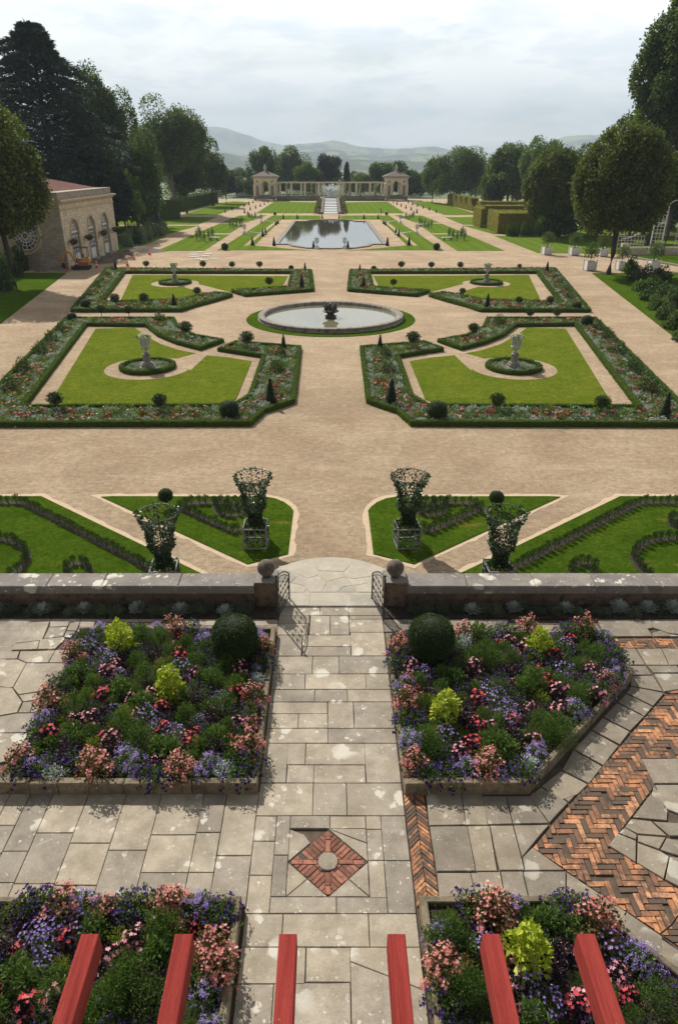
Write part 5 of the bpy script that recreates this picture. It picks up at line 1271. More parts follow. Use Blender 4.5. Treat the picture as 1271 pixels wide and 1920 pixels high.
rowf = [94, 73, 47.5, 22, 13]; rowb = [83, 55, 36, 27, 17]
for Yo, row in ((-1.6, rowf), (1.9, rowb)):
    for dx in row:
        for s in (-1, 1):
            mb = MB(); X_ = s*dx*mpp; mb.lathe([(.5,0),(.5,.2),(.38,.3),(.36,3.6),(.34,3.85),(.5,4.0),(.5,4.15)], 12, (X_, Yo, 0)); mb.build('column', M['ashlar_soft'], pc, True)
    mb = MB(); mb.bbox(-xw, xw, Yo-.28, Yo+.28, 4.153, 4.5); mb.build('beam', M['trim_pale'], pc)
mb = MB(); x = -xw+.3
while x < xw: mb.bbox(x-.08, x+.08, -2.3, 2.6, 4.505, 4.68); x += 1.1
mb.build('cross_rafters', M['grey_wood'], pc)
# climbing plants on the pergola
for k, X_ in enumerate((-74, -40, -17, 30, 58, 84)):
    mb = MB(); n = 900; P = np.column_stack([RNG.normal(X_*mpp, 1.3, n), RNG.uniform(PY-1.8, PY+2.2, n), -.7+RNG.uniform(0, 4.7, n)]); mb.addq(*leafblock(P, RNG.normal(size=(n, 3)), .3*RNG.uniform(.6, 1.3, n), .6, .1))
    tag(mb.build('climbing_plant', M['oak']), f"climbing plant on the far pergola, number of bays from the left pavilion: {k+1}" if False else ['climber beside the left pavilion, on the pergola columns', 'climber left of the cascade on the pergola', 'climber just left of the pergola centre', 'climber right of the cascade on the pergola', 'climber on the right half of the pergola', 'climber beside the right pavilion, on the pergola columns'][k], 'climbing plant')
# planting in front of the retaining wall
mb = MB(); n = 9000; P = np.column_stack([RNG.uniform(-xw, xw, n), RNG.uniform(PY-5.4, PY-3.7, n), GZ+RNG.uniform(0, .9, n)]); mb.addq(*leafblock(P, RNG.normal(size=(n, 3)), .25*RNG.uniform(.6, 1.3, n), .6, .1)); tag(mb.build('wall_foot_planting', M['sage']), 'strip of grey green planting along the foot of the far wall', 'planting', kind='stuff')
# cascade
ca = empty('cascade', (0, 0, 0), 0, 'stepped water cascade with low planted side walls leading to the pool', 'cascade')
y0, y1 = at(620, 401, GZ)[1], at(620, 382, GZ)[1]; ns = 10; mb = MB()
for k in range(ns):
    ya = y0+(y1-y0)*k/ns; z = GZ+.15+k*.17; mb.bbox(-1.9-k*.02, 1.9+k*.02, ya, y1+1, GZ-.1+k*.001, z)
mb.build('steps', M['basin'], ca)
mb = MB()
for k in range(ns):
    ya = y0+(y1-y0)*k/ns; z = GZ+.15+k*.17; mb.bbox(-1.75, 1.75, ya-.12, ya+.02, z-.15, z+.025); mb.bbox(-1.75, 1.75, ya+.02, ya+(y1-y0)/ns*.45, z+.004, z+.025)
mb.build('falling_water', M['spray'], ca)
for s in (-1, 1):
    mb = MB(); mb.add([(s*2.0, y0, GZ), (s*2.6, y0, GZ), (s*2.6, y1, GZ), (s*2.0, y1, GZ), (s*2.0, y0, GZ+.4), (s*2.6, y0, GZ+.4), (s*2.6, y1, GZ+2.1), (s*2.0, y1, GZ+2.1)], [(0,1,2,3),(4,5,6,7),(0,1,5,4),(1,2,6,5),(2,3,7,6),(3,0,4,7)]); mb.build('side_wall', M['wall_stone'], ca)
    mb = MB(); n = 2200; t = RNG.uniform(0, 1, n); P = np.column_stack([s*RNG.uniform(2.65, 4.3, n), y0+(y1-y0)*t, GZ+RNG.uniform(0, 1, n)*(.5+1.3*t)]); mb.addq(*leafblock(P, RNG.normal(size=(n, 3)), .3*RNG.uniform(.6, 1.3, n), .6, .1)); mb.build('side_planting', M['bronzeleaf'], ca)
mb = MB(); mb.lathe([(3.4,0),(3.4,1.9),(3.1,1.95),(3.0,1.8)], 24, (0, y1+3, GZ)); mb.build('upper_basin', M['basin'], ca, True)
jt = empty('water_jets', (0, y1+1.5, GZ+1.9), 0, 'white fountain spray rising at the head of the cascade', 'fountain'); mb = MB()
for k in range(110):
    a = random.uniform(0, 6.283); lean = random.uniform(.02, .85); hh = random.uniform(2.6, 4.6)*(1-.35*lean); x0, y0_ = random.uniform(-.6, .6), random.uniform(-.6, .6); rr = lean*4.2
    T = random.uniform(.85, 1.35); L = [(x0+rr*math.cos(a)*t, y0_+rr*math.sin(a)*t*.6, hh*(2*t-t*t)-.1) for t in np.linspace(0, T, 8)]
    mb.tube(L, [.10-.075*u for u in np.linspace(0, 1, 8)], 4)
mb.build('spray', M['spray'], jt)
for s, sd in ((-1, 'left'), (1, 'right')):
    e = empty('planted_pot', (s*2.9, y0-.6, GZ), 0, f"dark planted pot at the foot of the cascade, {sd}", 'pot'); mb = MB(); mb.box(0, 0, .35, .8, .8, .7); mb.lathe([(.2,.7),(.3,.85),(.5,1.2),(.55,1.3)], 12); mb.build('pot', M['basin'], e)
    mb = MB(); leafy(mb, 220, .6, .8, .22, .5, z0=1.25); mb.build('foliage', M['dark_hedge'], e)
# ================================================================ orangery
BX = -31.0; BY0, BY1 = 85.3, 106.6; HC = zat(BY0, 379)-GZ; HP = zat(BY0, 361.5)-GZ
og = empty('orangery', (BX, BY0, GZ), 0, 'sandstone orangery with three arched glazed doors, parapet and red tiled roof', 'orangery')
Lb = BY1-BY0; Wb = 13.0; mb = MB()
bays = [(3.9, 3.0), (10.3, 3.0), (16.2, 3.0)]; edges = [0, 7.1, 13.25, Lb]
for (c0, w0), a, b in zip(bays, edges[:-1], edges[1:]):
    # wall piece with arch centred in [a,b]; pad unequal side with a plain pier
    hw = min(c0-a, b-c0); arch_wall(mb, 2*hw, HC, .6, w0, 5.3, math.pi/2, -.3, c0, 0)
    if c0-a > hw+.01: mb.bbox(-.6, 0, a, c0-hw, 0, HC)
    if b-c0 > hw+.01: mb.bbox(-.6, 0, c0+hw, b, 0, HC)
mb.build('east_wall', M['ashlar'], og)
mb = MB(); rc = -4.6; zr = 3.65; Rr = 1.55; nseg = 32      # south wall with a round window
ringp = [(rc+Rr*math.cos(t), zr+Rr*math.sin(t)) for t in np.linspace(0, 2*math.pi, nseg, endpoint=False)]
def tosq(t):
    c, s = math.cos(t), math.sin(t); x0, x1, z0, z1 = -Wb-rc, -.003-rc, -zr, HC-zr
    k = min(x for x in ((x1/c if c > 1e-9 else 1e9), (x0/c if c < -1e-9 else 1e9), (z1/s if s > 1e-9 else 1e9), (z0/s if s < -1e-9 else 1e9)))
    return (rc+c*k, zr+s*k)
cang = sorted(list(np.linspace(0, 2*math.pi, nseg, endpoint=False))+[math.atan2(z, x) % (2*math.pi) for x, z in ((-.003-rc, HC-zr), (-.003-rc, -zr), (-Wb-rc, HC-zr), (-Wb-rc, -zr))])
m = len(cang); V = [(rc+Rr*math.cos(t), y, zr+Rr*math.sin(t)) for y in (-.006, .5) for t in cang]+[(tosq(t)[0], y, tosq(t)[1]) for y in (-.006, .5) for t in cang]
mb.add(V, [(i, 2*m+i, 2*m+(i+1) % m, (i+1) % m) for i in range(m)]+[(i, (i+1) % m, m+(i+1) % m, m+i) for i in range(m)]); mb.build('south_wall', M['ashlar_grey'], og)
mb = MB(); mb.bbox(-Wb, -.6, .52, Lb, 0, HC-.3); mb.bbox(-Wb, -.9, .8, Lb-.2, 0, HC-.3) if False else None
mb = MB(); mb.bbox(-Wb, -.62, Lb-.5, Lb, 0, HC); mb.bbox(-Wb, -Wb+.5, .5, Lb-.5, 0, HC); mb.build('rear_walls', M['ashlar_grey'], og)
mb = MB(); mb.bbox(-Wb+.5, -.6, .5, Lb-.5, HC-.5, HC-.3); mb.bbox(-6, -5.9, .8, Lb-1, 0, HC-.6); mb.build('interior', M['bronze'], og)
mb = MB(); mb.bbox(-Wb-.1, .12, -.12, Lb+.1, HC-.95, HC-.82); mb.bbox(-Wb-.1, .18, -.18, Lb+.15, HC-.25, HC-.02); mb.bbox(-Wb-.2, .5, -.5, Lb+.4, HC-.02+.005, HC+.2); mb.build('cornice', M['trim'], og)
mb = MB(); mb.bbox(-Wb, -.1, .12, Lb-.1, HC+.205, HP-.12); mb.bbox(-Wb, -.04, .06, Lb-.04, HP-.117, HP+.03); mb.build('parapet', M['ashlar_grey'], og)
mb = MB(); mb.bbox(-Wb, .46, -.46, Lb+.36, HC+.2, HC+.32) if False else mb.bbox(-Wb+.1, .35, -.35, -.02+.1, HC+.203, HC+.24); mb.build('gutter', M['lead'], og)
mb = MB(); zr0, zr1 = HP-.2, HP+1.25; a, b, c, d = (-Wb+.6, .7), (-.7, .7), (-.7, Lb-.7), (-Wb+.6, Lb-.7); rx = (-Wb-.1)/2
mb.add([(*a, zr0), (*b, zr0), (*c, zr0), (*d, zr0), (rx, 6.5, zr1), (rx, Lb-6.5, zr1)], [(0, 1, 4), (1, 2, 5, 4), (2, 3, 5), (3, 0, 4, 5)])
for k in range(26):
    t = k/26
    p0 = (b[0]*(1-t)+rx*t, b[1]*(1-t)+6.5*t, zr0+(zr1-zr0)*t); p1 = (c[0]*(1-t)+rx*t, c[1]*(1-t)+(Lb-6.5)*t, p0[2]); p2 = (a[0]*(1-t)+rx*t, a[1]*(1-t)+6.5*t, p0[2]); mb.tube([p2, p0, p1], .045, 4)
mb.build('roof', M['rooftile'], og)
for k, (c0, w0) in enumerate(bays):
    mb = MB(); r = w0/2+.02
    P_ = [(.01, c0-r, 0), (.01, c0-r, 5.3-r)]+[(.01, c0-r*math.cos(t), 5.3-r+r*math.sin(t)) for t in np.linspace(0, math.pi, 16)]+[(.01, c0+r, 0)]
    mb.tube(P_, .13, 4); mb.build('arch_surround', M['trim'], og)
    dr = empty('glazed_door', (0, 0, 0)); dr.parent = og
    mb = MB(); X_ = -.27; r = w0/2
    mb.bbox(X_-.02, X_, c0-r, c0+r, 1.3, 5.3-r)
    mb.add([(X_, c0-r*math.cos(t), 5.3-r+r*math.sin(t)) for t in np.linspace(0, math.pi, 16)], [tuple(range(16))]); mb.build('glass', M['glass'], dr)
    mb = MB(); mb.bbox(X_, X_+.06, c0-r, c0+r, 0, 1.35)
    for y in np.linspace(-r+.08, r-.08, 7): 
        zt = 5.3-r+math.sqrt(max(0, r*r-y*y)); mb.bbox(X_+.01, X_+.07, c0+y-(.05 if abs(y) < .05 or abs(y) > r-.15 else .034), c0+y+(.05 if abs(y) < .05 or abs(y) > r-.15 else .034), 1.351, zt-.03 if abs(abs(y)-r) > .2 else 5.3-r)
    for z in (1.8, 2.3, 2.8, 3.3, 3.78): mb.bbox(X_+.012, X_+.068, c0-r+.03, c0+r-.03, z-.034, z+.034)
    mb.bbox(X_+.008, X_+.09, c0-r, c0+r, 5.3-r-.09, 5.3-r+.09)
    for q in (.5, .85, 1.42): mb.tube([(X_+.04, c0-q*math.cos(t), 5.3-r+q*math.sin(t)) for t in np.linspace(0, math.pi, 14)], .045, 4)
    for t in np.linspace(.3, math.pi-.3, 6): mb.tube([(X_+.04, c0-.5*math.cos(t), 5.3-r+.5*math.sin(t)), (X_+.04, c0-1.45*math.cos(t), 5.3-r+1.45*math.sin(t))], .025, 4)
    mb.build('white_frame', M['white'], dr)
    mb = MB(); mb.bbox(.0, .7, c0-r-.1, c0+r+.1, -.02, .22); mb.build('door_step', M['basin'], og)
rw_ = empty('round_window', (rc, .25, zr)); rw_.parent = og
mb = MB(); mb.add([(Rr*math.cos(t), .05, Rr*math.sin(t)) for t in np.linspace(0, 2*math.pi, 32, endpoint=False)], [tuple(range(31, -1, -1))]); mb.build('glass', M['glass'], rw_)
mb = MB()
for q in (.35, .72, 1.1, 1.5): mb.tube([(q*math.cos(t), 0, q*math.sin(t)) for t in np.linspace(0, 2*math.pi, 32, endpoint=False)], .045, 5, closed=True)
for t in np.linspace(0, 2*math.pi, 16, endpoint=False): mb.tube([(.35*math.cos(t), 0, .35*math.sin(t)), (1.5*math.cos(t), 0, 1.5*math.sin(t))], .035 if (round(t/(math.pi/8))) % 4 else .06, 4)
mb.build('lattice', M['white'], rw_)
mb = MB(); mb.tube([(2.0*math.cos(t), -.27, 2.0*math.sin(t)) for t in np.linspace(0, 2*math.pi, 40, endpoint=False)], .2, 4, closed=True)
mb.tube([(1.62*math.cos(t), -.22, 1.62*math.sin(t)) for t in np.linspace(0, 2*math.pi, 40, endpoint=False)], .1, 4, closed=True); mb.build('stone_surround', M['trim'], rw_)
# hanging baskets between the doors
Pb = empty('hanging_basket'); tag(Pb, 'x', 'hanging basket'); mb = MB(); mb.lathe([(.05,-.35),(.3,-.2),(.42,0),(.42,.05)], 14); mb.tube([(-.5, 0, .1), (.1, 0, .35), (0, 0, 0)], .03, 5); mb.build('basket', M['rubber'], Pb)
mb = MB(); leafy(mb, 500, .55, .4, .13, .5); P, d = dome(160, .5, -.5, .4, 0); mb.addq(*leafblock(P, RNG.normal(size=P.shape), .12, .5)); mb.build('foliage', M['dark_hedge'], Pb)
mb = MB(); blooms(mb, 40, .5, .42, .07); mb.build('flowers', M['f_salmon'], Pb); PB = Proto(Pb)
for k, (yy, lab) in enumerate(((1.3, 'left of the first'), (7.1, 'between the first and second'), (13.25, 'between the second and third'), (18.9, 'right of the third'))):
    PB.put((BX+.6, BY0+yy, GZ+2.9), 0, 1, f"flower basket on the orangery wall {lab} arched door", 'hanging baskets on the orangery')
# ================================================================ works: mini excavator, cones, trench
ex = empty('mini_excavator', (*at(155,505)[:2], GZ), R(10), 'small yellow and red tracked excavator with canopy parked by the orangery', 'excavator')
for sy in (-.55, .55):
    mb = MB(); mb.tube([(-1.0, sy, .18), (-.85, sy, .38), (.85, sy, .38), (1.0, sy, .18), (.85, sy, .06), (-.85, sy, .06)], .12, 6, closed=True); mb.box(0, sy, .22, 1.7, .2, .2); mb.build('track', M['rubber'], ex)
mb = MB(); mb.box(.25, 0, .65, 1.3, 1.2, .35, 0, 0, .9); mb.build('deck', M['digred'], ex)
mb = MB(); mb.bevbox(.15, 1.0, -.6, .6, .83, 1.35, .08); mb.box(-.45, .35, .95, .5, .35, .5); mb.build('engine_cover', M['yellow'], ex)
mb = MB(); mb.box(.1, 0, 1.05, .45, .5, .12); mb.box(.32, 0, 1.35, .12, .5, .6); mb.build('seat', M['rubber'], ex)
mb = MB()
for a in (-.4, .85):
    for b in (-.55, .55): mb.tube([(a, b, .8), (a, b, 2.4)], .035, 5)
mb.box(.22, 0, 2.43, 1.5, 1.3, .07); mb.build('canopy', M['iron'], ex)
mb = MB(); mb.tube([(-.6, 0, .8), (-1.1, 0, 1.9), (-1.7, 0, 2.0)], .13, 6); mb.tube([(-1.7, 0, 2.0), (-2.1, 0, .9)], .1, 6); mb.build('boom', M['yellow'], ex)
mb = MB(); mb.box(-2.05, 0, .5, .4, .5, .5, .0, 0, .7); mb.build('bucket', M['rubber'], ex)
mb = MB(); mb.box(-1.15, 0, .25, .08, 1.2, .35); mb.build('blade', M['digred'], ex)
cn = empty('traffic_cone'); tag(cn, 'x', 'traffic cone'); mb = MB(); mb.box(0, 0, .02, .42, .42, .04); mb.lathe([(.16,.04),(.125,.25)], 14); mb.lathe([(.105,.37),(.085,.5)], 14); mb.lathe([(.065,.62),(.03,.75)], 14); mb.build('body', M['cone'], cn)
mb = MB(); mb.lathe([(.126,.25),(.104,.37)], 14); mb.lathe([(.086,.5),(.064,.62)], 14); mb.build('white_band', M['white'], cn); PCn = Proto(cn)
for px, py, lab in ((123,505,'left of the excavator'),(182.6,502,'right of the excavator'),(239.7,499,'nearest the sand heaps'),(251.8,487,'between the sand heaps and trench'),(281,478,'at the far end of the trench'),(278,470,'behind the far end of the trench')):
    PCn.put((*at(px, py)[:2], GZ), 0, 1.15, f"orange and white traffic cone {lab}", 'traffic cones round the works')
def heap(name, px, py, r, h, m, lab, el=1.0, rz=0):
    mb = MB(); n = 20; k = 8; V = [(0, 0, h)]; F = []
    for j in range(1, k+1):
        for i in range(n): a = 2*math.pi*i/n; q = r*j/k*(1+.12*math.sin(3*a+px)); V.append((q*math.cos(a)*el, q*math.sin(a), max(-.02, h*(.5+.5*math.cos(math.pi*j/k))+random.uniform(-.06, .06)*h)))
    for i in range(n): F.append((0, 1+i, 1+(i+1) % n))
    for j in range(k-1):
        for i in range(n): F.append((1+j*n+i, 1+(j+1)*n+i, 1+(j+1)*n+(i+1) % n, 1+j*n+(i+1) % n))
    mb.add(V, F); o = mb.build(name, M[m]); o.location = (*at(px, py)[:2], GZ); o.rotation_euler = (0, 0, rz); return tag(o, lab, 'heap')
heap('earth_heap', 262, 473, 2.6, .8, 'trench', 'dark earth heap at the far end of the trench', 1.8, .9); heap('earth_heap', 225, 481, 2.4, .55, 'trench', 'brown earth heap along the middle of the trench', 1.9, 1.1); heap('earth_heap', 203, 490, 1.8, .4, 'trench', 'low earth heap nearest the excavator', 1.6, 1)
heap('sand_heap', 226, 494, 1.1, .5, 'sand', 'small sand heap nearest the parterre'); heap('sand_heap', 240, 487, 1.2, .55, 'sand', 'middle sand heap beside the trench'); heap('sand_heap', 257, 480, 1.1, .5, 'sand', 'farthest sand heap beside the trench')
for i, (px, py) in enumerate(((376,473),(364,478),(385,480.5),(372,486),(391,476.5),(402,485.5),(383,487.5),(363,482))):
    mb = MB(); mb.bevbox(-.55, .55, -.25, .25, 0, .07, .01); o = mb.build('white_board', M['white']); o.location = (*at(px, py)[:2], GZ+.004); o.rotation_euler = (0, 0, random.uniform(-.15, .15)); tag(o, 'thin white board lying on the gravel among seven others', 'board', 'white boards scattered on the gravel')
# ================================================================ houses far behind
def house(px0, px1, D, yt, yr, m, lab, roofm='rooftile'):
    x0, x1 = xat(px0, D, 0), xat(px1, D, 0); zt = zat(D, yt); zr = zat(D, yr); w = x1-x0; e = empty('house', ((x0+x1)/2, D, GZ), 0, lab, 'house')
    h = zt-GZ; H = zr-GZ; mb = MB(); mb.bbox(-w/2, w/2, 0, 12, 0, h); mb.add([(-w/2, 0, h), (w/2, 0, h), (0, 0, H-.1), (-w/2, 12, h), (w/2, 12, h), (0, 12, H-.1)], [(0, 1, 2), (5, 4, 3)]); mb.build('walls', M[m], e)
    mb = MB(); mb.add([(-w/2-.6, -.6, h-.2), (0, -.6, H), (0, 12.6, H), (-w/2-.6, 12.6, h-.2), (w/2+.6, -.6, h-.2), (w/2+.6, 12.6, h-.2)], [(0, 1, 2, 3), (1, 4, 5, 2)]); mb.build('roof', M[roofm], e)
    for u in (-.22, .25):
        for z in ((h*.72, 1.6),): mb = MB(); mb.bbox(u*w-.5, u*w+.5, -.06, .05, z[0]-.8, z[0]+.8); mb.build('window', M['glass'], e)
    return e
house(441, 472, 300, 347, 334, 'render', 'white gabled house with red roof left of the left pavilion')
house(378, 412, 320, 345, 336, 'render', 'white house half hidden by trees at the far left', 'pavroof')
house(664, 692, 420, 327, 322.5, 'render', 'low house with orange roof far behind the pergola')
# ================================================================ right: citrus boxes, trellis pavilion, low walls
def planter(v):
    e = empty('citrus_planter'); tag(e, 'x', 'planter'); mb = MB(); mb.bevbox(-.5, .5, -.5, .5, .08, .95, .01)
    for a in (-.5, .5):
        for b in (-.5, .5): mb.box(a, b, .52, .12, .12, 1.04); mb.ball((a, b, 1.1), .07, 5)
    mb.build('box', M['white'], e); mb = MB(); mb.box(0, 0, .955, .8, .8, .02); mb.build('soil', M['soil'], e)
    mb = MB(); mb.tube([(0, 0, .95), (.03, .02, 1.4), (0, 0, 1.9)], .05, 6)
    for k in range(5): mb.tube([(0, 0, 1.5), (.4*math.cos(k*1.26), .4*math.sin(k*1.26), 2.1)], .025, 4)
    mb.build('trunk', M['bark'], e)
    mb = MB(); P, d = dome(900, .85, .85, .4, -.8); P[:, 2] += 2.05; mb.addq(*leafblock(P, nrm(d+RNG.normal(0, .8, d.shape)), .17*RNG.uniform(.6, 1.3, 900), .5, .12)); mb.build('crown', M['citrus'], e); return Proto(e)
pls = [planter(0), planter(1)]
for i, (px, py, lab) in enumerate(((1023.5,477.7,'at the back, leftmost of the row'),(1074.5,478.5,'at the back, second from the left'),(1127.6,480.5,'at the back, half behind the big tree'),(1103.6,507,'standing alone at the corner of the gravel'),(1162,506,'hidden behind the big tree trunk'),(1222,506,'by the low stone edging on the right'))):
    pls[i % 2].put((*at(px, py)[:2], GZ), .1, random.uniform(.92, 1.08), f"white planter box with a citrus tree, {lab}", 'citrus trees in white boxes')
tr = empty('trellis_pavilion', (*at(1215,480)[:2], GZ), 0, 'white lattice trellis pavilion behind trees at the right edge', 'trellis'); D = at(1215, 480)[1]
def lat(mb, x0, x1, z0, z1, y, s=.45, r=.035):
    x = x0
    while x <= x1+1e-6: mb.tube([(x, y, z0), (x, y, z1)], r, 4); x += (x1-x0)/max(1, round((x1-x0)/s))
    z = z0
    while z <= z1+1e-6: mb.tube([(x0, y, z), (x1, y, z)], r, 4); z += (z1-z0)/max(1, round((z1-z0)/s))
mb = MB(); lat(mb, -4.5, -1.0, 1.0, 2.5, 0); mb.build('low_lattice', M['white'], tr)
mb = MB(); lat(mb, 0, 1.4, .6, 6.0, 0); mb.tube([(-.05, 0, .4), (-.05, 0, 6.2)], .09, 6); mb.tube([(1.45, 0, .4), (1.45, 0, 6.2)], .09, 6); lat(mb, 3.2, 4.6, .6, 6.0, 0); mb.build('pier_lattice', M['white'], tr)
for rr in (3.4, 2.9): mb = MB(); mb.tube([(-.1-rr*math.cos(t) if False else -3.9+rr*math.sin(t), 0, 5.6-rr*math.cos(t)+.0) for t in np.linspace(0, 1.35, 10)], .07, 6); mb.build('curved_rail', M['white'], tr)
mb = MB(); mb.tube([(1.4+.9-.9*math.cos(t), 0, 6+.9*math.sin(t)) for t in np.linspace(0, math.pi, 12)], .08, 6); mb.build('arch', M['white'], tr)
lw = empty('low_stone_wall', (*at(1170,478)[:2], GZ), 0, 'low pale stone wall under the white trellis', 'wall'); mb = MB(); mb.bevbox(-.4, 8, 0, .5, 0, 1.0, .03); mb.bevbox(-.5, .4, -.1, .6, 1.0, 1.5, .03); mb.build('wall_body', M['ashlar'], lw)
A, B = at(1176, 482), at(1290, 503); mb = MB(); L = math.hypot(B[0]-A[0], B[1]-A[1]); mb.bevbox(0, L, -.2, .2, -.01, .22, .02); o = mb.build('stone_edging', M['basin']); o.location = (A[0], A[1], GZ); o.rotation_euler = (0, 0, math.atan2(B[1]-A[1], B[0]-A[0])); tag(o, 'pale low stone edging curving beside the right lawn', 'edging')
sheet('side_lawn', [at(1178,483)[:2], at(1300,505)[:2], at(1500,500)[:2], at(1400,476)[:2], at(1180,476)[:2]], LW, 'lawn_front', .034)
# kerb of the left lawn
mb = MB(); a, b = at(66, 509), at(128, 509); mb.bevbox(0, b[0]-a[0], -.12, .12, -.01, .12, .01); o = mb.build('stone_edging', M['basin']); o.location = (a[0], a[1], GZ); tag(o, 'pale stone edging between the left lawn and the orangery', 'edging')
# people
def person(px, py, sd, lean=0, cl='cloth', h=1.7):
    x, y, _ = at(px, py); bm_v = [(0,0,.92),(0,.0,1.15),(0,.02,1.38),(0,.03,1.50),(0,.02,1.62),(0,.03,1.72),(-.17,.02,1.40),(-.22,-.02,1.14),(-.20,-.16,.95),(.17,.02,1.40),(.23,.0,1.14),(.22,-.10,.92),(-.09,0,.86),(-.11,-.04,.48),(-.10,.02,.08),(-.10,-.12,.03),(.09,0,.86),(.12,.06,.48),(.11,.14,.08),(.11,.02,.03)]
    ed = [(0,1),(1,2),(2,3),(3,4),(4,5),(2,6),(6,7),(7,8),(2,9),(9,10),(10,11),(0,12),(12,13),(13,14),(14,15),(0,16),(16,17),(17,18),(18,19)]
    rad = [.14,.13,.15,.055,.085,.07,.06,.045,.035,.06,.045,.035,.09,.06,.045,.035,.09,.06,.045,.035]
    me = bpy.data.meshes.new('person'); me.from_pydata(bm_v, ed, []); o = bpy.data.objects.new('person', me); COL.objects.link(o)
    import bmesh
    bm = bmesh.new(); bm.from_mesh(me); sl = bm.verts.layers.skin.verify(); bm.verts.ensure_lookup_table()
    for i, r in enumerate(rad): bm.verts[i][sl].radius = (r, r)
    bm.verts[0][sl].use_root = True; bm.to_mesh(me); bm.free()
    o.modifiers.new('s', 'SKIN'); sb = o.modifiers.new('d', 'SUBSURF'); sb.levels = sb.render_levels = 2; me.materials.append(M['skin'])
    o.location = (x, y, GZ+.02); o.rotation_euler = (0, 0, lean); tag(o, sd, 'person')
    mb = MB(); mb.lathe([(.17,.86),(.165,1.1),(.19,1.38),(.1,1.47)], 12, sy=.7); mb.build('shirt', M[cl], o, True)
    for s in (-1, 1): mb = MB(); mb.lathe([(.08,.5),(.115,.86)], 10, (s*.1, 0 if s < 0 else .03, 0)); mb.build('shorts', M['cloth2'], o, True)
    mb = MB(); mb.ball((0, .045, 1.68), .108, 8, 0, 1.1); mb.build('hair', M['hair'], o, True)
person(714, 405, 'person in a reddish top walking on the gravel before the right great lawn', 1.2); person(440, 372.5, 'person in pale clothes standing far off on the left path', 2.5, 'white')
# ================================================================ trees
from mathutils import noise as mnoise
def crown_mesh(rx, rz, n, L, lobes=34, lr=.36, seed=0, dense=False, flat=1.0, zmin=-.75, hollow=.45):
    rg = np.random.default_rng(seed); c = rdir(lobes, zmin)
    if dense: rad = rg.uniform(.70, .80, lobes); lrs = rg.uniform(.20, .27, lobes)
    else: rad = rg.uniform(.42, .80, lobes); lrs = rg.uniform(.65, 1.25, lobes)*lr
    C = c*rad[:, None]; idx = rg.integers(0, lobes, n); d = nrm(rg.normal(size=(n, 3))+c[idx]*.55); r = rg.uniform(hollow, 1, n)**.6
    P = C[idx]+d*(r*lrs[idx])[:, None]*[1, 1, flat]
    P += rg.normal(0, .018, P.shape)
    N = nrm(d+[0, 0, .5]+rg.normal(0, .5, P.shape)); D = nrm(d*.5+rg.normal(0, .8, P.shape)-[0, 0, .1])
    P = P*[rx, rx, rz]
    return P, D, N, C*[rx, rx, rz], L*rg.uniform(.55, 1.3, n)
def tree(name, px, ytop, ybot, rpx, D, m, lab, cat='tree', group=None, n=16000, L=.35, seed=1, lobes=34, dense=False, bark='bark', trunkr=.03, sq=1.0, x=None, lr=.36, core=True):
    zt, zb = zat(D, ytop), zat(D, ybot); zc = (zt+zb)/2; rz = (zt-zb)/2; rx = rpx*depth(D, zc)/FPX
    X_ = xat(px, D, zc) if x is None else x
    e = empty(name, (X_, D, GZ), 0, lab, cat, group); P, Dd, N, C, S = crown_mesh(rx/1.02, rz/1.02, n, L, lobes, lr, seed, dense)
    off = np.array([0, 0, zc-GZ]); mb = MB(); mb.addq(*leafblock(P+off, Dd, S, .62, .15, N)); 
    # inner twigs and shaded leaves that close the crown
    k = n//5; q = rdir(k)*RNG.uniform(0, .62, (k, 1))*[rx, rx, rz]; mb.addq(*leafblock(q+off, RNG.normal(size=(k, 3)), S[:k]*1.9, .8, .1)); mb.build('crown', M[m], e)
    h = zc-GZ; tr = max(.12, (zt-GZ)*trunkr/2*1.2); mb = MB(); mb.tube([(0, 0, -.1), (.02*h, 0, h*.25), (0, .01*h, h*.6), (0, 0, h+rz*.4)], [tr*1.5, tr, tr*.8, tr*.3], 9)
    for j in range(0, len(C), 3):
        a = C[j]+off; z0 = h*random.uniform(.45, .75); mb.tube([(0, 0, z0), tuple(np.array([a[0]*.45, a[1]*.45, z0+(a[2]-z0)*.6])), tuple(a)], [tr*.35, tr*.22, tr*.08], 5)
    mb.build('trunk', M[bark], e); return e
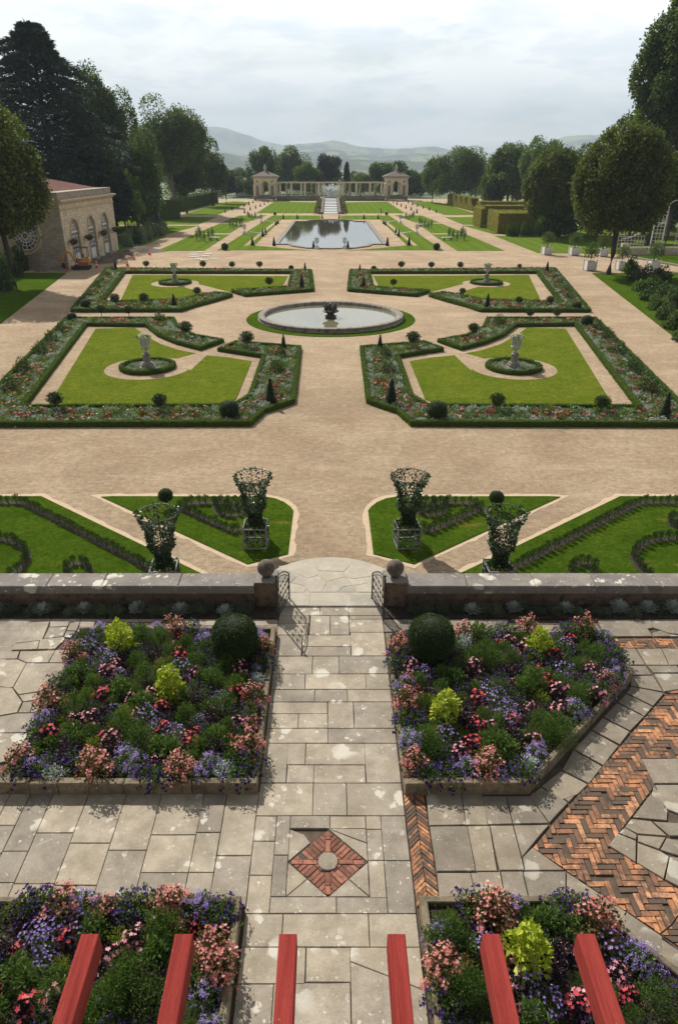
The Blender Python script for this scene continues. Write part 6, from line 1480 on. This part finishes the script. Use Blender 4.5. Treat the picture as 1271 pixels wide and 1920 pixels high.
def cedar(px, ytop, ybot, rpx, D, lab, n=30000, L=.5, layers=26):
    zt, zb = zat(D, ytop), zat(D, ybot); X_ = xat(px, D, (zt+zb)/2); e = empty('cedar', (X_, D, GZ), 0, lab, 'tree'); R0 = rpx*depth(D, 2)/FPX; H = zt-GZ
    mb = MB(); tk = MB(); tk.tube([(0, 0, -.1), (0, 0, H*.5), (0, 0, H*.97)], [R0*.05, R0*.035, R0*.008], 9)
    per = n//(layers*7)
    for k in range(layers):
        f = k/(layers-1); z = (zb-GZ)+(H-(zb-GZ))*f**.95; prof = (1-f)**.62*.95+.10
        for b in range(7):
            a = k*2.1+b*.9+random.uniform(-.2, .2); R1 = R0*prof*random.uniform(.62, 1.08); t = np.sqrt(RNG.uniform(.03, 1, per)); w = .20*R1*(1.1-t*.5)
            u = RNG.normal(0, 1, per)*w*.8; x = R1*t*math.cos(a)-u*math.sin(a); y = R1*t*math.sin(a)+u*math.cos(a); zz = z+.10*R1*np.sin(t*2.4)-.16*R1*t*t+RNG.normal(0, .16, per)
            P = np.stack([x, y, zz], 1); mb.addq(*leafblock(P, nrm(np.stack([np.cos(a)+RNG.normal(0, .7, per), np.sin(a)+RNG.normal(0, .7, per), RNG.normal(-.1, .3, per)], 1)), L*RNG.uniform(.5, 1.3, per), .35, .1, np.array([0, 0, 1.0])+RNG.normal(0, .4, (per, 3))))
            tk.tube([(0, 0, z-.5), (R1*.5*math.cos(a), R1*.5*math.sin(a), z+.05*R1), (R1*.95*math.cos(a), R1*.95*math.sin(a), z-.14*R1)], [.14, .1, .03], 4)
    mb.build('crown', M['cedar'], e); tk.build('trunk', M['bark'], e)
cedar(85, 50, 400, 165, 128, 'huge dark blue green cedar with layered boughs behind the orangery', 66000, .75, 26)
cedar(228, 325, 400, 34, 119, 'small blue grey cedar beside the right end of the orangery', 9000, .45, 10)
tree('chestnut_tree', -12, 185, 500, 100, 72, 'lime_tree', 'broad dark leafy tree in front of the orangery at the left edge', n=30000, L=.36, seed=3, lobes=40)
tree('oak_tree', 197, 130, 400, 72, 150, 'oak', 'tall dark rounded tree between the cedar and the plane tree', n=26000, L=.5, seed=4, lobes=44, lr=.3)
tree('oak_tree', 262, 235, 410, 52, 142, 'oak', 'shorter dark tree in front of the plane tree', n=13000, L=.45, seed=5, lobes=30)
tree('plane_tree', 315, 172, 365, 78, 185, 'plane', 'tall plane tree with visible pale trunk above the left hedge', n=27000, L=.5, seed=6, lobes=52, lr=.27, bark='bark_pale')
tree('plane_tree', 345, 275, 385, 40, 190, 'oak', 'dark tree filling the gap behind the left tall hedge', n=8000, L=.5, seed=16)
tree('oak_tree', 395, 262, 376, 34, 225, 'oak', 'dark tree at the right end of the left tree group', n=9000, L=.55, seed=7, lobes=24)
tree('plum_tree', 422, 314, 372, 26, 240, 'copper', 'loose purplish grey tree before the white houses', n=3000, L=.5, seed=8)
tree('small_tree', 257, 362, 415, 15, 118, 'lightleaf', 'small light green tree at the end of the left hedge', n=900, L=.35, seed=9, lobes=14)
for a in ((492,262,350,32,300,'oak','dark tree right behind the left pavilion',21),(545,271,350,38,312,'plane','broad dark tree behind the left half of the pergola',22),(573,304,352,25,290,'lightleaf','bright green tree behind the pergola, left of centre',23),(617,284,350,29,302,'copper','dark dome shaped tree behind the pergola centre',24),
          (713,297,352,25,300,'plane','grey green tree left of the right pavilion',25),(747,294,355,30,312,'oak','dark tree right behind the right pavilion',26),(772,318,372,26,290,'oak','low dark tree to the right of the right pavilion',27),(520,300,350,26,330,'oak','dark tree gap filler behind the left pergola end',28),
          (596,318,352,16,296,'plane','small dark tree between two larger ones behind the pergola',29),(682,330,352,18,292,'oak','low shrubby tree right of the cypress behind the pergola',30),(470,330,365,15,285,'oak','small dark tree left of the left pavilion',31)):
    tree('far_tree', a[0], a[1], a[2], a[3], a[4], a[5], a[6], n=7000, L=.6, seed=a[7], lobes=24)
tree('cypress', 650, 303, 352, 5.5, 285, 'cypress', 'narrow dark cypress standing above the pergola', n=3000, L=.45, seed=32, lobes=40, dense=True)
for a in ((865,264,385,62,235,'oak','broad green tree behind the right notched hedge',41,20000),(812,296,378,26,245,'plane','tree at the left end of the right tree group',42,7000),(955,252,395,52,203,'plane','large grey green tree left of the clipped lime trees',43,18000),
          (1018,246,390,48,192,'lightleaf','lighter green tree behind the clipped lime trees',44,15000),(925,318,395,30,190,'plane','low tree behind the maze hedge',45,6000),(1105,262,420,60,165,'oak','dark tree between the two clipped lime trees',46,15000)):
    tree('broadleaf_tree', a[0], a[1], a[2], a[3], a[4], a[5], a[6], n=a[8], L=.5, seed=a[7], lobes=44, lr=.28)
tree('clipped_lime', 1040, 272, 428, 62, 124, 'lime_tree', 'egg shaped clipped lime tree, the smaller and farther of two', n=30000, L=.36, seed=51, lobes=150, dense=True)
tree('clipped_lime', 1168, 222, 466, 93, 80.8, 'lime_tree', 'big dense clipped lime tree, the nearer of two', n=52000, L=.3, seed=52, lobes=200, dense=True)
tree('tall_oak', 1275, -40, 330, 95, 112, 'oak', 'very tall dark tree rising at the right edge', n=30000, L=.45, seed=53, lobes=60, lr=.27)
tree('tall_oak', 1205, 170, 420, 75, 118, 'oak', 'tall dark tree behind the nearer clipped lime tree', n=18000, L=.45, seed=54, lobes=44, lr=.3)
tree('tall_oak', 1270, 280, 385, 60, 100, 'oak', 'dark tree hanging over the white trellis', n=12000, L=.4, seed=55, lobes=34, lr=.3)
# woods beside and beyond the garden: copies of three trees
PWs = []
for v, m in enumerate(('oak', 'plane', 'oak')):
    e = tree('woodland_tree', 620, 300, 372, 40, 260, m, 'x', n=4200, L=.95, seed=60+v, lobes=26, x=0); PWs.append((Proto(e), zat(260, 300)-GZ))
def wood(x, D, h, lab, grp):
    p, h0 = random.choice(PWs); s = h/h0; p.put((x, D, GZ), random.uniform(0, 6), (s*random.uniform(.9, 1.3), s*random.uniform(.9, 1.3), s), lab, grp)
for k in range(18): D = random.uniform(165, 300); wood(-random.uniform(60, 80)-D*.15, D, random.uniform(9, 15), 'one of the woodland trees beyond the left side of the garden', 'woodland trees on the left')
for k in range(20): D = random.uniform(165, 330); wood(random.uniform(62, 85)+D*.14, D, random.uniform(9, 14), 'one of the woodland trees beyond the right side of the garden', 'woodland trees on the right')
for k in range(38): D = random.uniform(330, 470); x = random.uniform(-150, 150); wood(x, D, random.uniform(7, 10.5), 'one of the woodland trees beyond the far pavilions', 'woodland trees beyond the pavilions')
for k in range(16): px = 395+k*27+random.uniform(-8, 8); D = random.uniform(292, 325); wood(xat(px, D, 0), D, random.uniform(5, 7.5), 'one of the low trees just behind the far pergola', 'low trees behind the pergola')
for px in (20, 60, 110, 160, 210, 250): D = random.uniform(132, 150); wood(xat(px, D, 0), D, random.uniform(10, 14), 'one of the dark trees just behind the orangery', 'dark trees behind the orangery')
for px in (1060, 1110, 1160, 1210, 1260): D = random.uniform(128, 150); wood(xat(px, D, 0), D, random.uniform(9, 12), 'one of the dark trees behind the clipped lime trees', 'dark trees behind the lime trees')
# shrubs
P_shr = []
for m in ('dark_hedge', 'sage', 'oak', 'lightleaf'):
    e = empty('shrub'); tag(e, 'x', 'shrub'); mb = MB(); P, Dd, N, C, S = crown_mesh(1, 1, 1500, .2, 18, .42, 5, zmin=-.2); P[:, 2] = np.abs(P[:, 2])*1.0+.1; mb.addq(*leafblock(P, Dd, S, .55, .12, N)); mb.build('foliage', M[m], e)
    mb = MB(); mb.tube([(0, 0, 0), (0, 0, .5)], .06, 5); mb.build('stem', M['bark'], e); P_shr.append(Proto(e))
def shrubs(lst, lab, grp):
    for px, py, r, h, k in lst:
        x, y, _ = at(px, py); rr = r*depth(y, GZ)/FPX; P_shr[k].put((x, y, GZ), random.uniform(0, 6), (rr, rr, h), lab, grp)
shrubs([(1180,514,14,1.5,2),(1192,528,15,1.1,0),(1203,546,17,1.1,3),(1217,563,18,1.0,0),(1233,581,19,1.05,3),(1249,599,20,1.1,0),(1265,617,22,1.1,2),(1225,545,22,1.2,3),(1245,560,22,1.2,0),(1262,575,22,1.2,2),(1208,522,18,1.2,0),(1235,530,22,1.3,2),(1283,641,22,1.1,0)], 'one of the dark leafy shrubs lining the right side lawn', 'shrubs on the right side lawn')
shrubs([(20,520,20,2.6,0),(40,508,17,2.4,2),(58,502,14,2.0,0),(10,545,22,2.2,2),(28,500,20,3.2,2)], 'one of the dark shrubs in front of the orangery at the left edge', 'shrubs before the orangery')
rs = []
for k in range(26):
    t = random.uniform(0, 1); px = 232+random.uniform(0, 55)+t*22; py = 468-(px-232)*.34-random.uniform(0, 16); rs.append((px, py, random.uniform(7, 11), random.uniform(1.1, 2.2), random.choice([1, 1, 0, 1, 3])))
shrubs(rs, 'one of the mixed grey green shrubs in the bed right of the orangery', 'shrubs right of the orangery')
shrubs([(262+k*9, 414-k*1.2, 5, random.uniform(1.6, 2.4), 3) for k in range(8)], 'one of the young light shrubs in front of the left tall hedge', 'young shrubs before the left hedge')
shrubs([(952+k*8.5, 443.5, 4.2, random.uniform(1.6, 2.6), 3 if k % 3 == 0 else 0) for k in range(12)], 'one of the slim young shrubs in front of the right maze hedge', 'young shrubs before the right hedge')
# ---------------------------------------------------------------- clipped tall hedges
def block(mb, poly, h, dens, L, mi=0):
    if area(poly) < 0: poly = poly[::-1]
    mb.prism(inset(poly, .06), GZ, GZ+h-.05, 1); n = len(poly); cx_, cy_ = sum(p[0] for p in poly)/n, sum(p[1] for p in poly)/n
    for i in range(n):
        a, b = poly[i], poly[(i+1) % n]; l = math.hypot(b[0]-a[0], b[1]-a[1]); k = int(l*h*dens)
        if k < 1: continue
        t = RNG.uniform(0, 1, (k, 1)); z = RNG.uniform(0, h, k); N = np.array([(b[1]-a[1])/l, -(b[0]-a[0])/l, 0]); P = np.column_stack([np.array(a)*(1-t)+np.array(b)*t, GZ+z])+N*RNG.normal(0, .07, (k, 1))
        mb.addq(*leafblock(P, nrm(N*.5+RNG.normal(0, .7, (k, 3))-[0, 0, .3]), L*RNG.uniform(.6, 1.3, k), .65, .12, N+RNG.normal(0, .45, (k, 3))), mi)
    xs_ = [p[0] for p in poly]; ys_ = [p[1] for p in poly]; k = int((max(xs_)-min(xs_))*(max(ys_)-min(ys_))*dens); P = np.column_stack([RNG.uniform(min(xs_), max(xs_), k), RNG.uniform(min(ys_), max(ys_), k), GZ+h+RNG.normal(0, .05, k)])
    P = P[[inside(p[0], p[1], poly) for p in P]]; k = len(P)
    if k: mb.addq(*leafblock(P, nrm(RNG.normal(0, .7, (k, 3))+[0, 0, .3]), L*RNG.uniform(.6, 1.3, k), .65, .12, np.array([0, 0, 1.0])+RNG.normal(0, .4, (k, 3))), mi)
def hedge(polys, m, lab, dens=14, L=.22):
    mb = MB()
    for poly, h in polys: block(mb, poly, h, dens, L)
    tag(mb.build('tall_hedge', [M[m], M['yew_mid' if m == 'yew_hedge' else 'box_mid']]), lab, 'hedge')
g2 = lambda px, py: at(px, py)[:2]
a = g2(931,438.5); b = g2(911,428.7); h = zat(a[1], 399.5)-GZ
hedge([([a, (a[0]+14, a[1]), (a[0]+14, a[1]+5), (b[0]+.5, b[1]), b], h)], 'yew_hedge', 'nearest clipped block of the yellow green maze hedge')
a2 = g2(899.7,427.8); b2 = g2(884.8,421.5); h2 = zat(a2[1], 391)-GZ
hedge([([a2, (a2[0]+1.2, a2[1]+2.5), (b2[0]+2, b2[1]+3), b2], h2), ([(b2[0]+1.5, b2[1]+.6), (b2[0]+17, b2[1]+.6), (b2[0]+17, b2[1]+3.6), (b2[0]+1.8, b2[1]+3.6)], h2+.05)], 'yew_hedge', 'second clipped block of the maze hedge with a doorway beside it')
c = g2(890,405); h3 = zat(c[1], 378)-GZ; hedge([([(c[0]+1, c[1]), (c[0]+26, c[1]-4), (c[0]+27, c[1]-1), (c[0]+1, c[1]+4)], h3)], 'yew_hedge', 'long back run of the maze hedge with pale flat top')
p0, p1 = g2(837.5,384.5), g2(884.5,396.2); L5 = math.hypot(p1[0]-p0[0], p1[1]-p0[1]); h5 = zat((p0[1]+p1[1])/2, 369)-GZ
for k in range(5):
    t0, t1 = k/5, (k+.8)/5; q0 = (p0[0]+(p1[0]-p0[0])*t0, p0[1]+(p1[1]-p0[1])*t0); q1 = (p0[0]+(p1[0]-p0[0])*t1, p0[1]+(p1[1]-p0[1])*t1); q2 = (p0[0]+(p1[0]-p0[0])*(k+1)/5, p0[1]+(p1[1]-p0[1])*(k+1)/5)
    ps = [([q0, q1, (q1[0]+2, q1[1]+.3), (q0[0]+2, q0[1]+.3)], h5+.2)]
    ps.append(([q1, q2, (q2[0]+2, q2[1]+.3), (q1[0]+2, q1[1]+.3)], h5-1.3))
    hedge(ps, 'yew_hedge', ['farthest', 'second farthest', 'middle', 'second nearest', 'nearest'][k]+' bay of the notched clipped hedge along the right path', 10, .26)
    if k < 5: mb = MB(); block(mb, [(q1[0]-.5, q1[1]-.6), (q1[0]+1.7, q1[1]-.6), (q1[0]+1.7, q1[1]+1.4), (q1[0]-.5, q1[1]+1.4)], .3, 10, .25); o = mb.build('hedge_cap', [M['yew_hedge'], M['yew_mid']]); o.location.z = h5-.05; tag(o, 'square clipped cap on the '+['farthest', 'second farthest', 'middle', 'second nearest', 'nearest'][k]+' notch of the right hedge', 'hedge')
a = g2(264,416.5); b = g2(340,411); h = zat(b[1], 377)-GZ
hedge([([a, b, (b[0]-3, b[1]+8), (a[0]-3, a[1]+8)], h)], 'dark_hedge', 'tall dark clipped hedge block right of the orangery shrubs', 12, .24)
a = g2(341.5,397); b = g2(410,379.8); h = zat(a[1], 371.5)-GZ
hedge([([a, b, (b[0]-3, b[1]), (a[0]-3, a[1])], h)], 'dark_hedge', 'long tall clipped hedge running back along the far left path', 10, .28)
# ================================================================ hills
def hills(prof, D, back, name, m, amp, seed, spread=1.35):
    px = np.array([p[0] for p in prof]); py = np.array([p[1] for p in prof]); xs = np.linspace(-900, 2150, 420); rg = np.random.default_rng(seed)
    yy = np.interp(xs, px, py); ker = np.ones(7)/7; yy = np.convolve(np.pad(yy, 3, 'edge'), ker, 'valid'); nz = sum(np.sin(xs*f+rg.uniform(0, 6))*a for f, a in ((.02, 1.6), (.045, 1.0), (.1, .6), (.23, .3)))*amp; yy = yy+nz
    zt = np.array([zat(D, q) for q in yy])-GZ; X0 = (xs-CX)/FPX*depth(D, 20)*1.0
    rows = 30; V = []; 
    for j in range(rows):
        t = j/(rows-1); f = math.sin(math.pi*t)**1.15; nn = 1+.10*np.sin(xs*.031+j*1.3+seed)*math.sin(math.pi*t*2)
        yv = D+(t-.5)*2*back; fr = np.array([mnoise.fractal(Vector((a_/back*1.6, yv/back*1.6, seed*3.3)), .9, 2.1, 6) for a_ in X0])
        V.append(np.column_stack([X0*(1+(t-.5)*.05), np.full(len(xs), yv), GZ-.2+np.maximum(zt*f*nn*np.minimum(1+.12*fr*math.sin(math.pi*t), 1.04), 0)]))
    V = np.concatenate(V); n = len(xs); Fq = np.array([(j*n+i, j*n+i+1, (j+1)*n+i+1, (j+1)*n+i) for j in range(rows-1) for i in range(n-1)]); mb = MB(); mb.addq(V, Fq); o = struct(mb.build(name, M[m], None, True)); return o
def hillmat(name, field, wood_, s, th):
    m, nt, b = new_mat(name); co = coords(nt); a = ramp(nt, noise(nt, co, s*.7, 3), [(.4, field), (.6, tuple(x*.8 for x in field))]).outputs[0]
    a = mix(nt, ramp(nt, noise(nt, coords(nt, (1, .45, 2.5)), s, 6, .62), [(th, 0), (th+.02, 1)]).outputs[0], a, wood_); nt.links.new(a, b.inputs['Base Color']); b.inputs['Roughness'].default_value = .95; bump(nt, b, noise(nt, co, .025, 5), .6, 16); M[name] = m
hillmat('hill_far', (.17,.21,.07), (.02,.04,.02), .004, .53); hillmat('hill_mid', (.21,.26,.075), (.012,.03,.012), .007, .49); hillmat('hill_wood', (.10,.14,.045), (.022,.042,.014), .010, .38)
hills([(-900,235),(-200,228),(200,236),(385,243),(425,243),(470,257),(505,267),(560,280),(640,290),(760,292),(900,288),(1100,270),(2150,250)], 8000, 1000, 'hills', 'hill_far', .8, 1)
hills([(-900,300),(480,292),(540,274),(575,267),(600,264),(640,265),(672,274),(700,275),(740,281),(800,277),(815,276),(860,288),(930,290),(1040,262),(1080,254),(1100,252),(1125,256),(1200,262),(2150,250)], 6000, 840, 'hills', 'hill_mid', .7, 2)
hills([(-900,296),(540,291),(590,280),(620,278),(650,286),(700,292),(760,288),(800,290),(900,296),(2150,280)], 4200, 640, 'hills', 'hill_mid', .7, 3)
hills([(-900,290),(380,280),(430,286),(470,296),(560,301),(640,298),(700,300),(800,303),(2150,285)], 2300, 420, 'hills', 'hill_wood', .6, 4)
# ================================================================ air
HZ = MB(); HZ.bbox(-7050, 7050, -55, 9950, GZ-1.05, 620); hz = HZ.build('haze', bpy.data.materials.new('haze_air')); tag(hz, kind='stuff'); hz['label'] = 'thin summer haze in the air over the valley'
m = hz.data.materials[0]; m.use_nodes = True; nt = m.node_tree; nt.nodes.remove(nt.nodes['Principled BSDF']); pv = nt.nodes.new('ShaderNodeVolumePrincipled')
pv.inputs['Color'].default_value = (.74,.88,1.0,1); pv.inputs['Density'].default_value = HAZE_D; pv.inputs['Anisotropy'].default_value = 0; nt.links.new(pv.outputs[0], nt.nodes['Material Output'].inputs['Volume'])
# ================================================================ sky, sun, camera
w = bpy.data.worlds.new('World'); SC.world = w; w.use_nodes = True; nt = w.node_tree; bg = nt.nodes['Background']; bg.inputs['Strength'].default_value = SKY_S
SEL, SAZ = R(41.5), R(-29)
sk = nt.nodes.new('ShaderNodeTexSky'); sk.sky_type = 'NISHITA'; sk.sun_disc = False; sk.sun_elevation = SEL; sk.sun_rotation = SAZ; sk.air_density = 1.2; sk.dust_density = 1.5
tc = nt.nodes.new('ShaderNodeTexCoord'); sp = nt.nodes.new('ShaderNodeSeparateXYZ'); nt.links.new(tc.outputs['Generated'], sp.inputs[0])
ad = nd(nt, 'ShaderNodeMath', operation='ADD'); ad.inputs[1].default_value = .22; nt.links.new(sp.outputs[2], ad.inputs[0])
dv = nt.nodes.new('ShaderNodeVectorMath'); dv.operation = 'DIVIDE'; cb = nt.nodes.new('ShaderNodeCombineXYZ')
for i in range(3): nt.links.new(ad.outputs[0], cb.inputs[i])
nt.links.new(tc.outputs['Generated'], dv.inputs[0]); nt.links.new(cb.outputs[0], dv.inputs[1])
mp = nt.nodes.new('ShaderNodeMapping'); mp.inputs['Scale'].default_value = (1, 1, 3.0); mp.inputs['Location'].default_value = (3.1, 1.7, .4); nt.links.new(dv.outputs[0], mp.inputs[0])
n1 = noise(nt, mp.outputs[0], 1.15, 9, .58, .25); n2 = noise(nt, mp.outputs[0], 2.6, 10, .60, .2)
cloudc = ramp(nt, n2, [(.38, (.72,.765,.82)), (.47, (.86,.875,.90)), (.53, (1.0,.995,.985)), (.68, (.96,.96,.96))]).outputs[0]
cloudc = mix(nt, ramp(nt, n1, [(.42, 0), (.66, .5)]).outputs[0], cloudc, (.85,.87,.89))
up = ramp(nt, sp.outputs[2], [(0.0, 1.0), (.35, 1.0), (.75, .22)]).outputs[0]       # unseen sky overhead dimmed to cut fill light and deepen shadows
ya = nd(nt, 'ShaderNodeMath', operation='MULTIPLY_ADD'); ya.inputs[1].default_value = .5; ya.inputs[2].default_value = .5; nt.links.new(sp.outputs[1], ya.inputs[0])
bk_ = ramp(nt, ya.outputs[0], [(.30, .30), (.72, 1.0)]).outputs[0]                  # unseen sky behind the camera dimmed too, so the sun dominates
cloudc = mix(nt, 1.0, mix(nt, 1.0, cloudc, up, 'MULTIPLY'), bk_, 'MULTIPLY')
sc_ = nt.nodes.new('ShaderNodeVectorMath'); sc_.operation = 'SCALE'; sc_.inputs['Scale'].default_value = CLOUD; nt.links.new(cloudc, sc_.inputs[0])
cov = ramp(nt, n1, [(.34, .42), (.45, .985)]).outputs[0]
nt.links.new(mix(nt, cov, sk.outputs[0], sc_.outputs[0]), bg.inputs[0])
sd = bpy.data.lights.new('sun', 'SUN'); sd.energy = SUN; sd.angle = R(.5); sd.color = (1, .955, .88); so = bpy.data.objects.new('sun', sd); COL.objects.link(so)
dr_ = Vector((-math.sin(SAZ)*math.cos(SEL), -math.cos(SAZ)*math.cos(SEL), -math.sin(SEL))); so.rotation_euler = dr_.to_track_quat('-Z', 'Y').to_euler(); so.location = (0, 0, 60)
cd = bpy.data.cameras.new('camera'); cam = bpy.data.objects.new('camera', cd); COL.objects.link(cam); SC.camera = cam
cam.location = (0, 0, CAMZ); cam.rotation_euler = (math.pi/2-PIT, 0, 0); cd.sensor_fit = 'VERTICAL'; cd.sensor_height = 36; cd.lens = 24; cd.shift_x = (635.5-CX)/1920; cd.clip_start = .1; cd.clip_end = 15000
SC.render.engine = 'CYCLES'; SC.view_settings.view_transform = 'Standard'; SC.view_settings.look = 'None'; SC.view_settings.gamma = 1; SC.view_settings.exposure = EXPO
SC.cycles.max_bounces = 6; SC.cycles.diffuse_bounces = 3; SC.cycles.volume_bounces = 0; SC.cycles.transparent_max_bounces = 6; SC.cycles.caustics_reflective = False; SC.cycles.caustics_refractive = False
SC.render.resolution_x = 677; SC.render.resolution_y = 1024
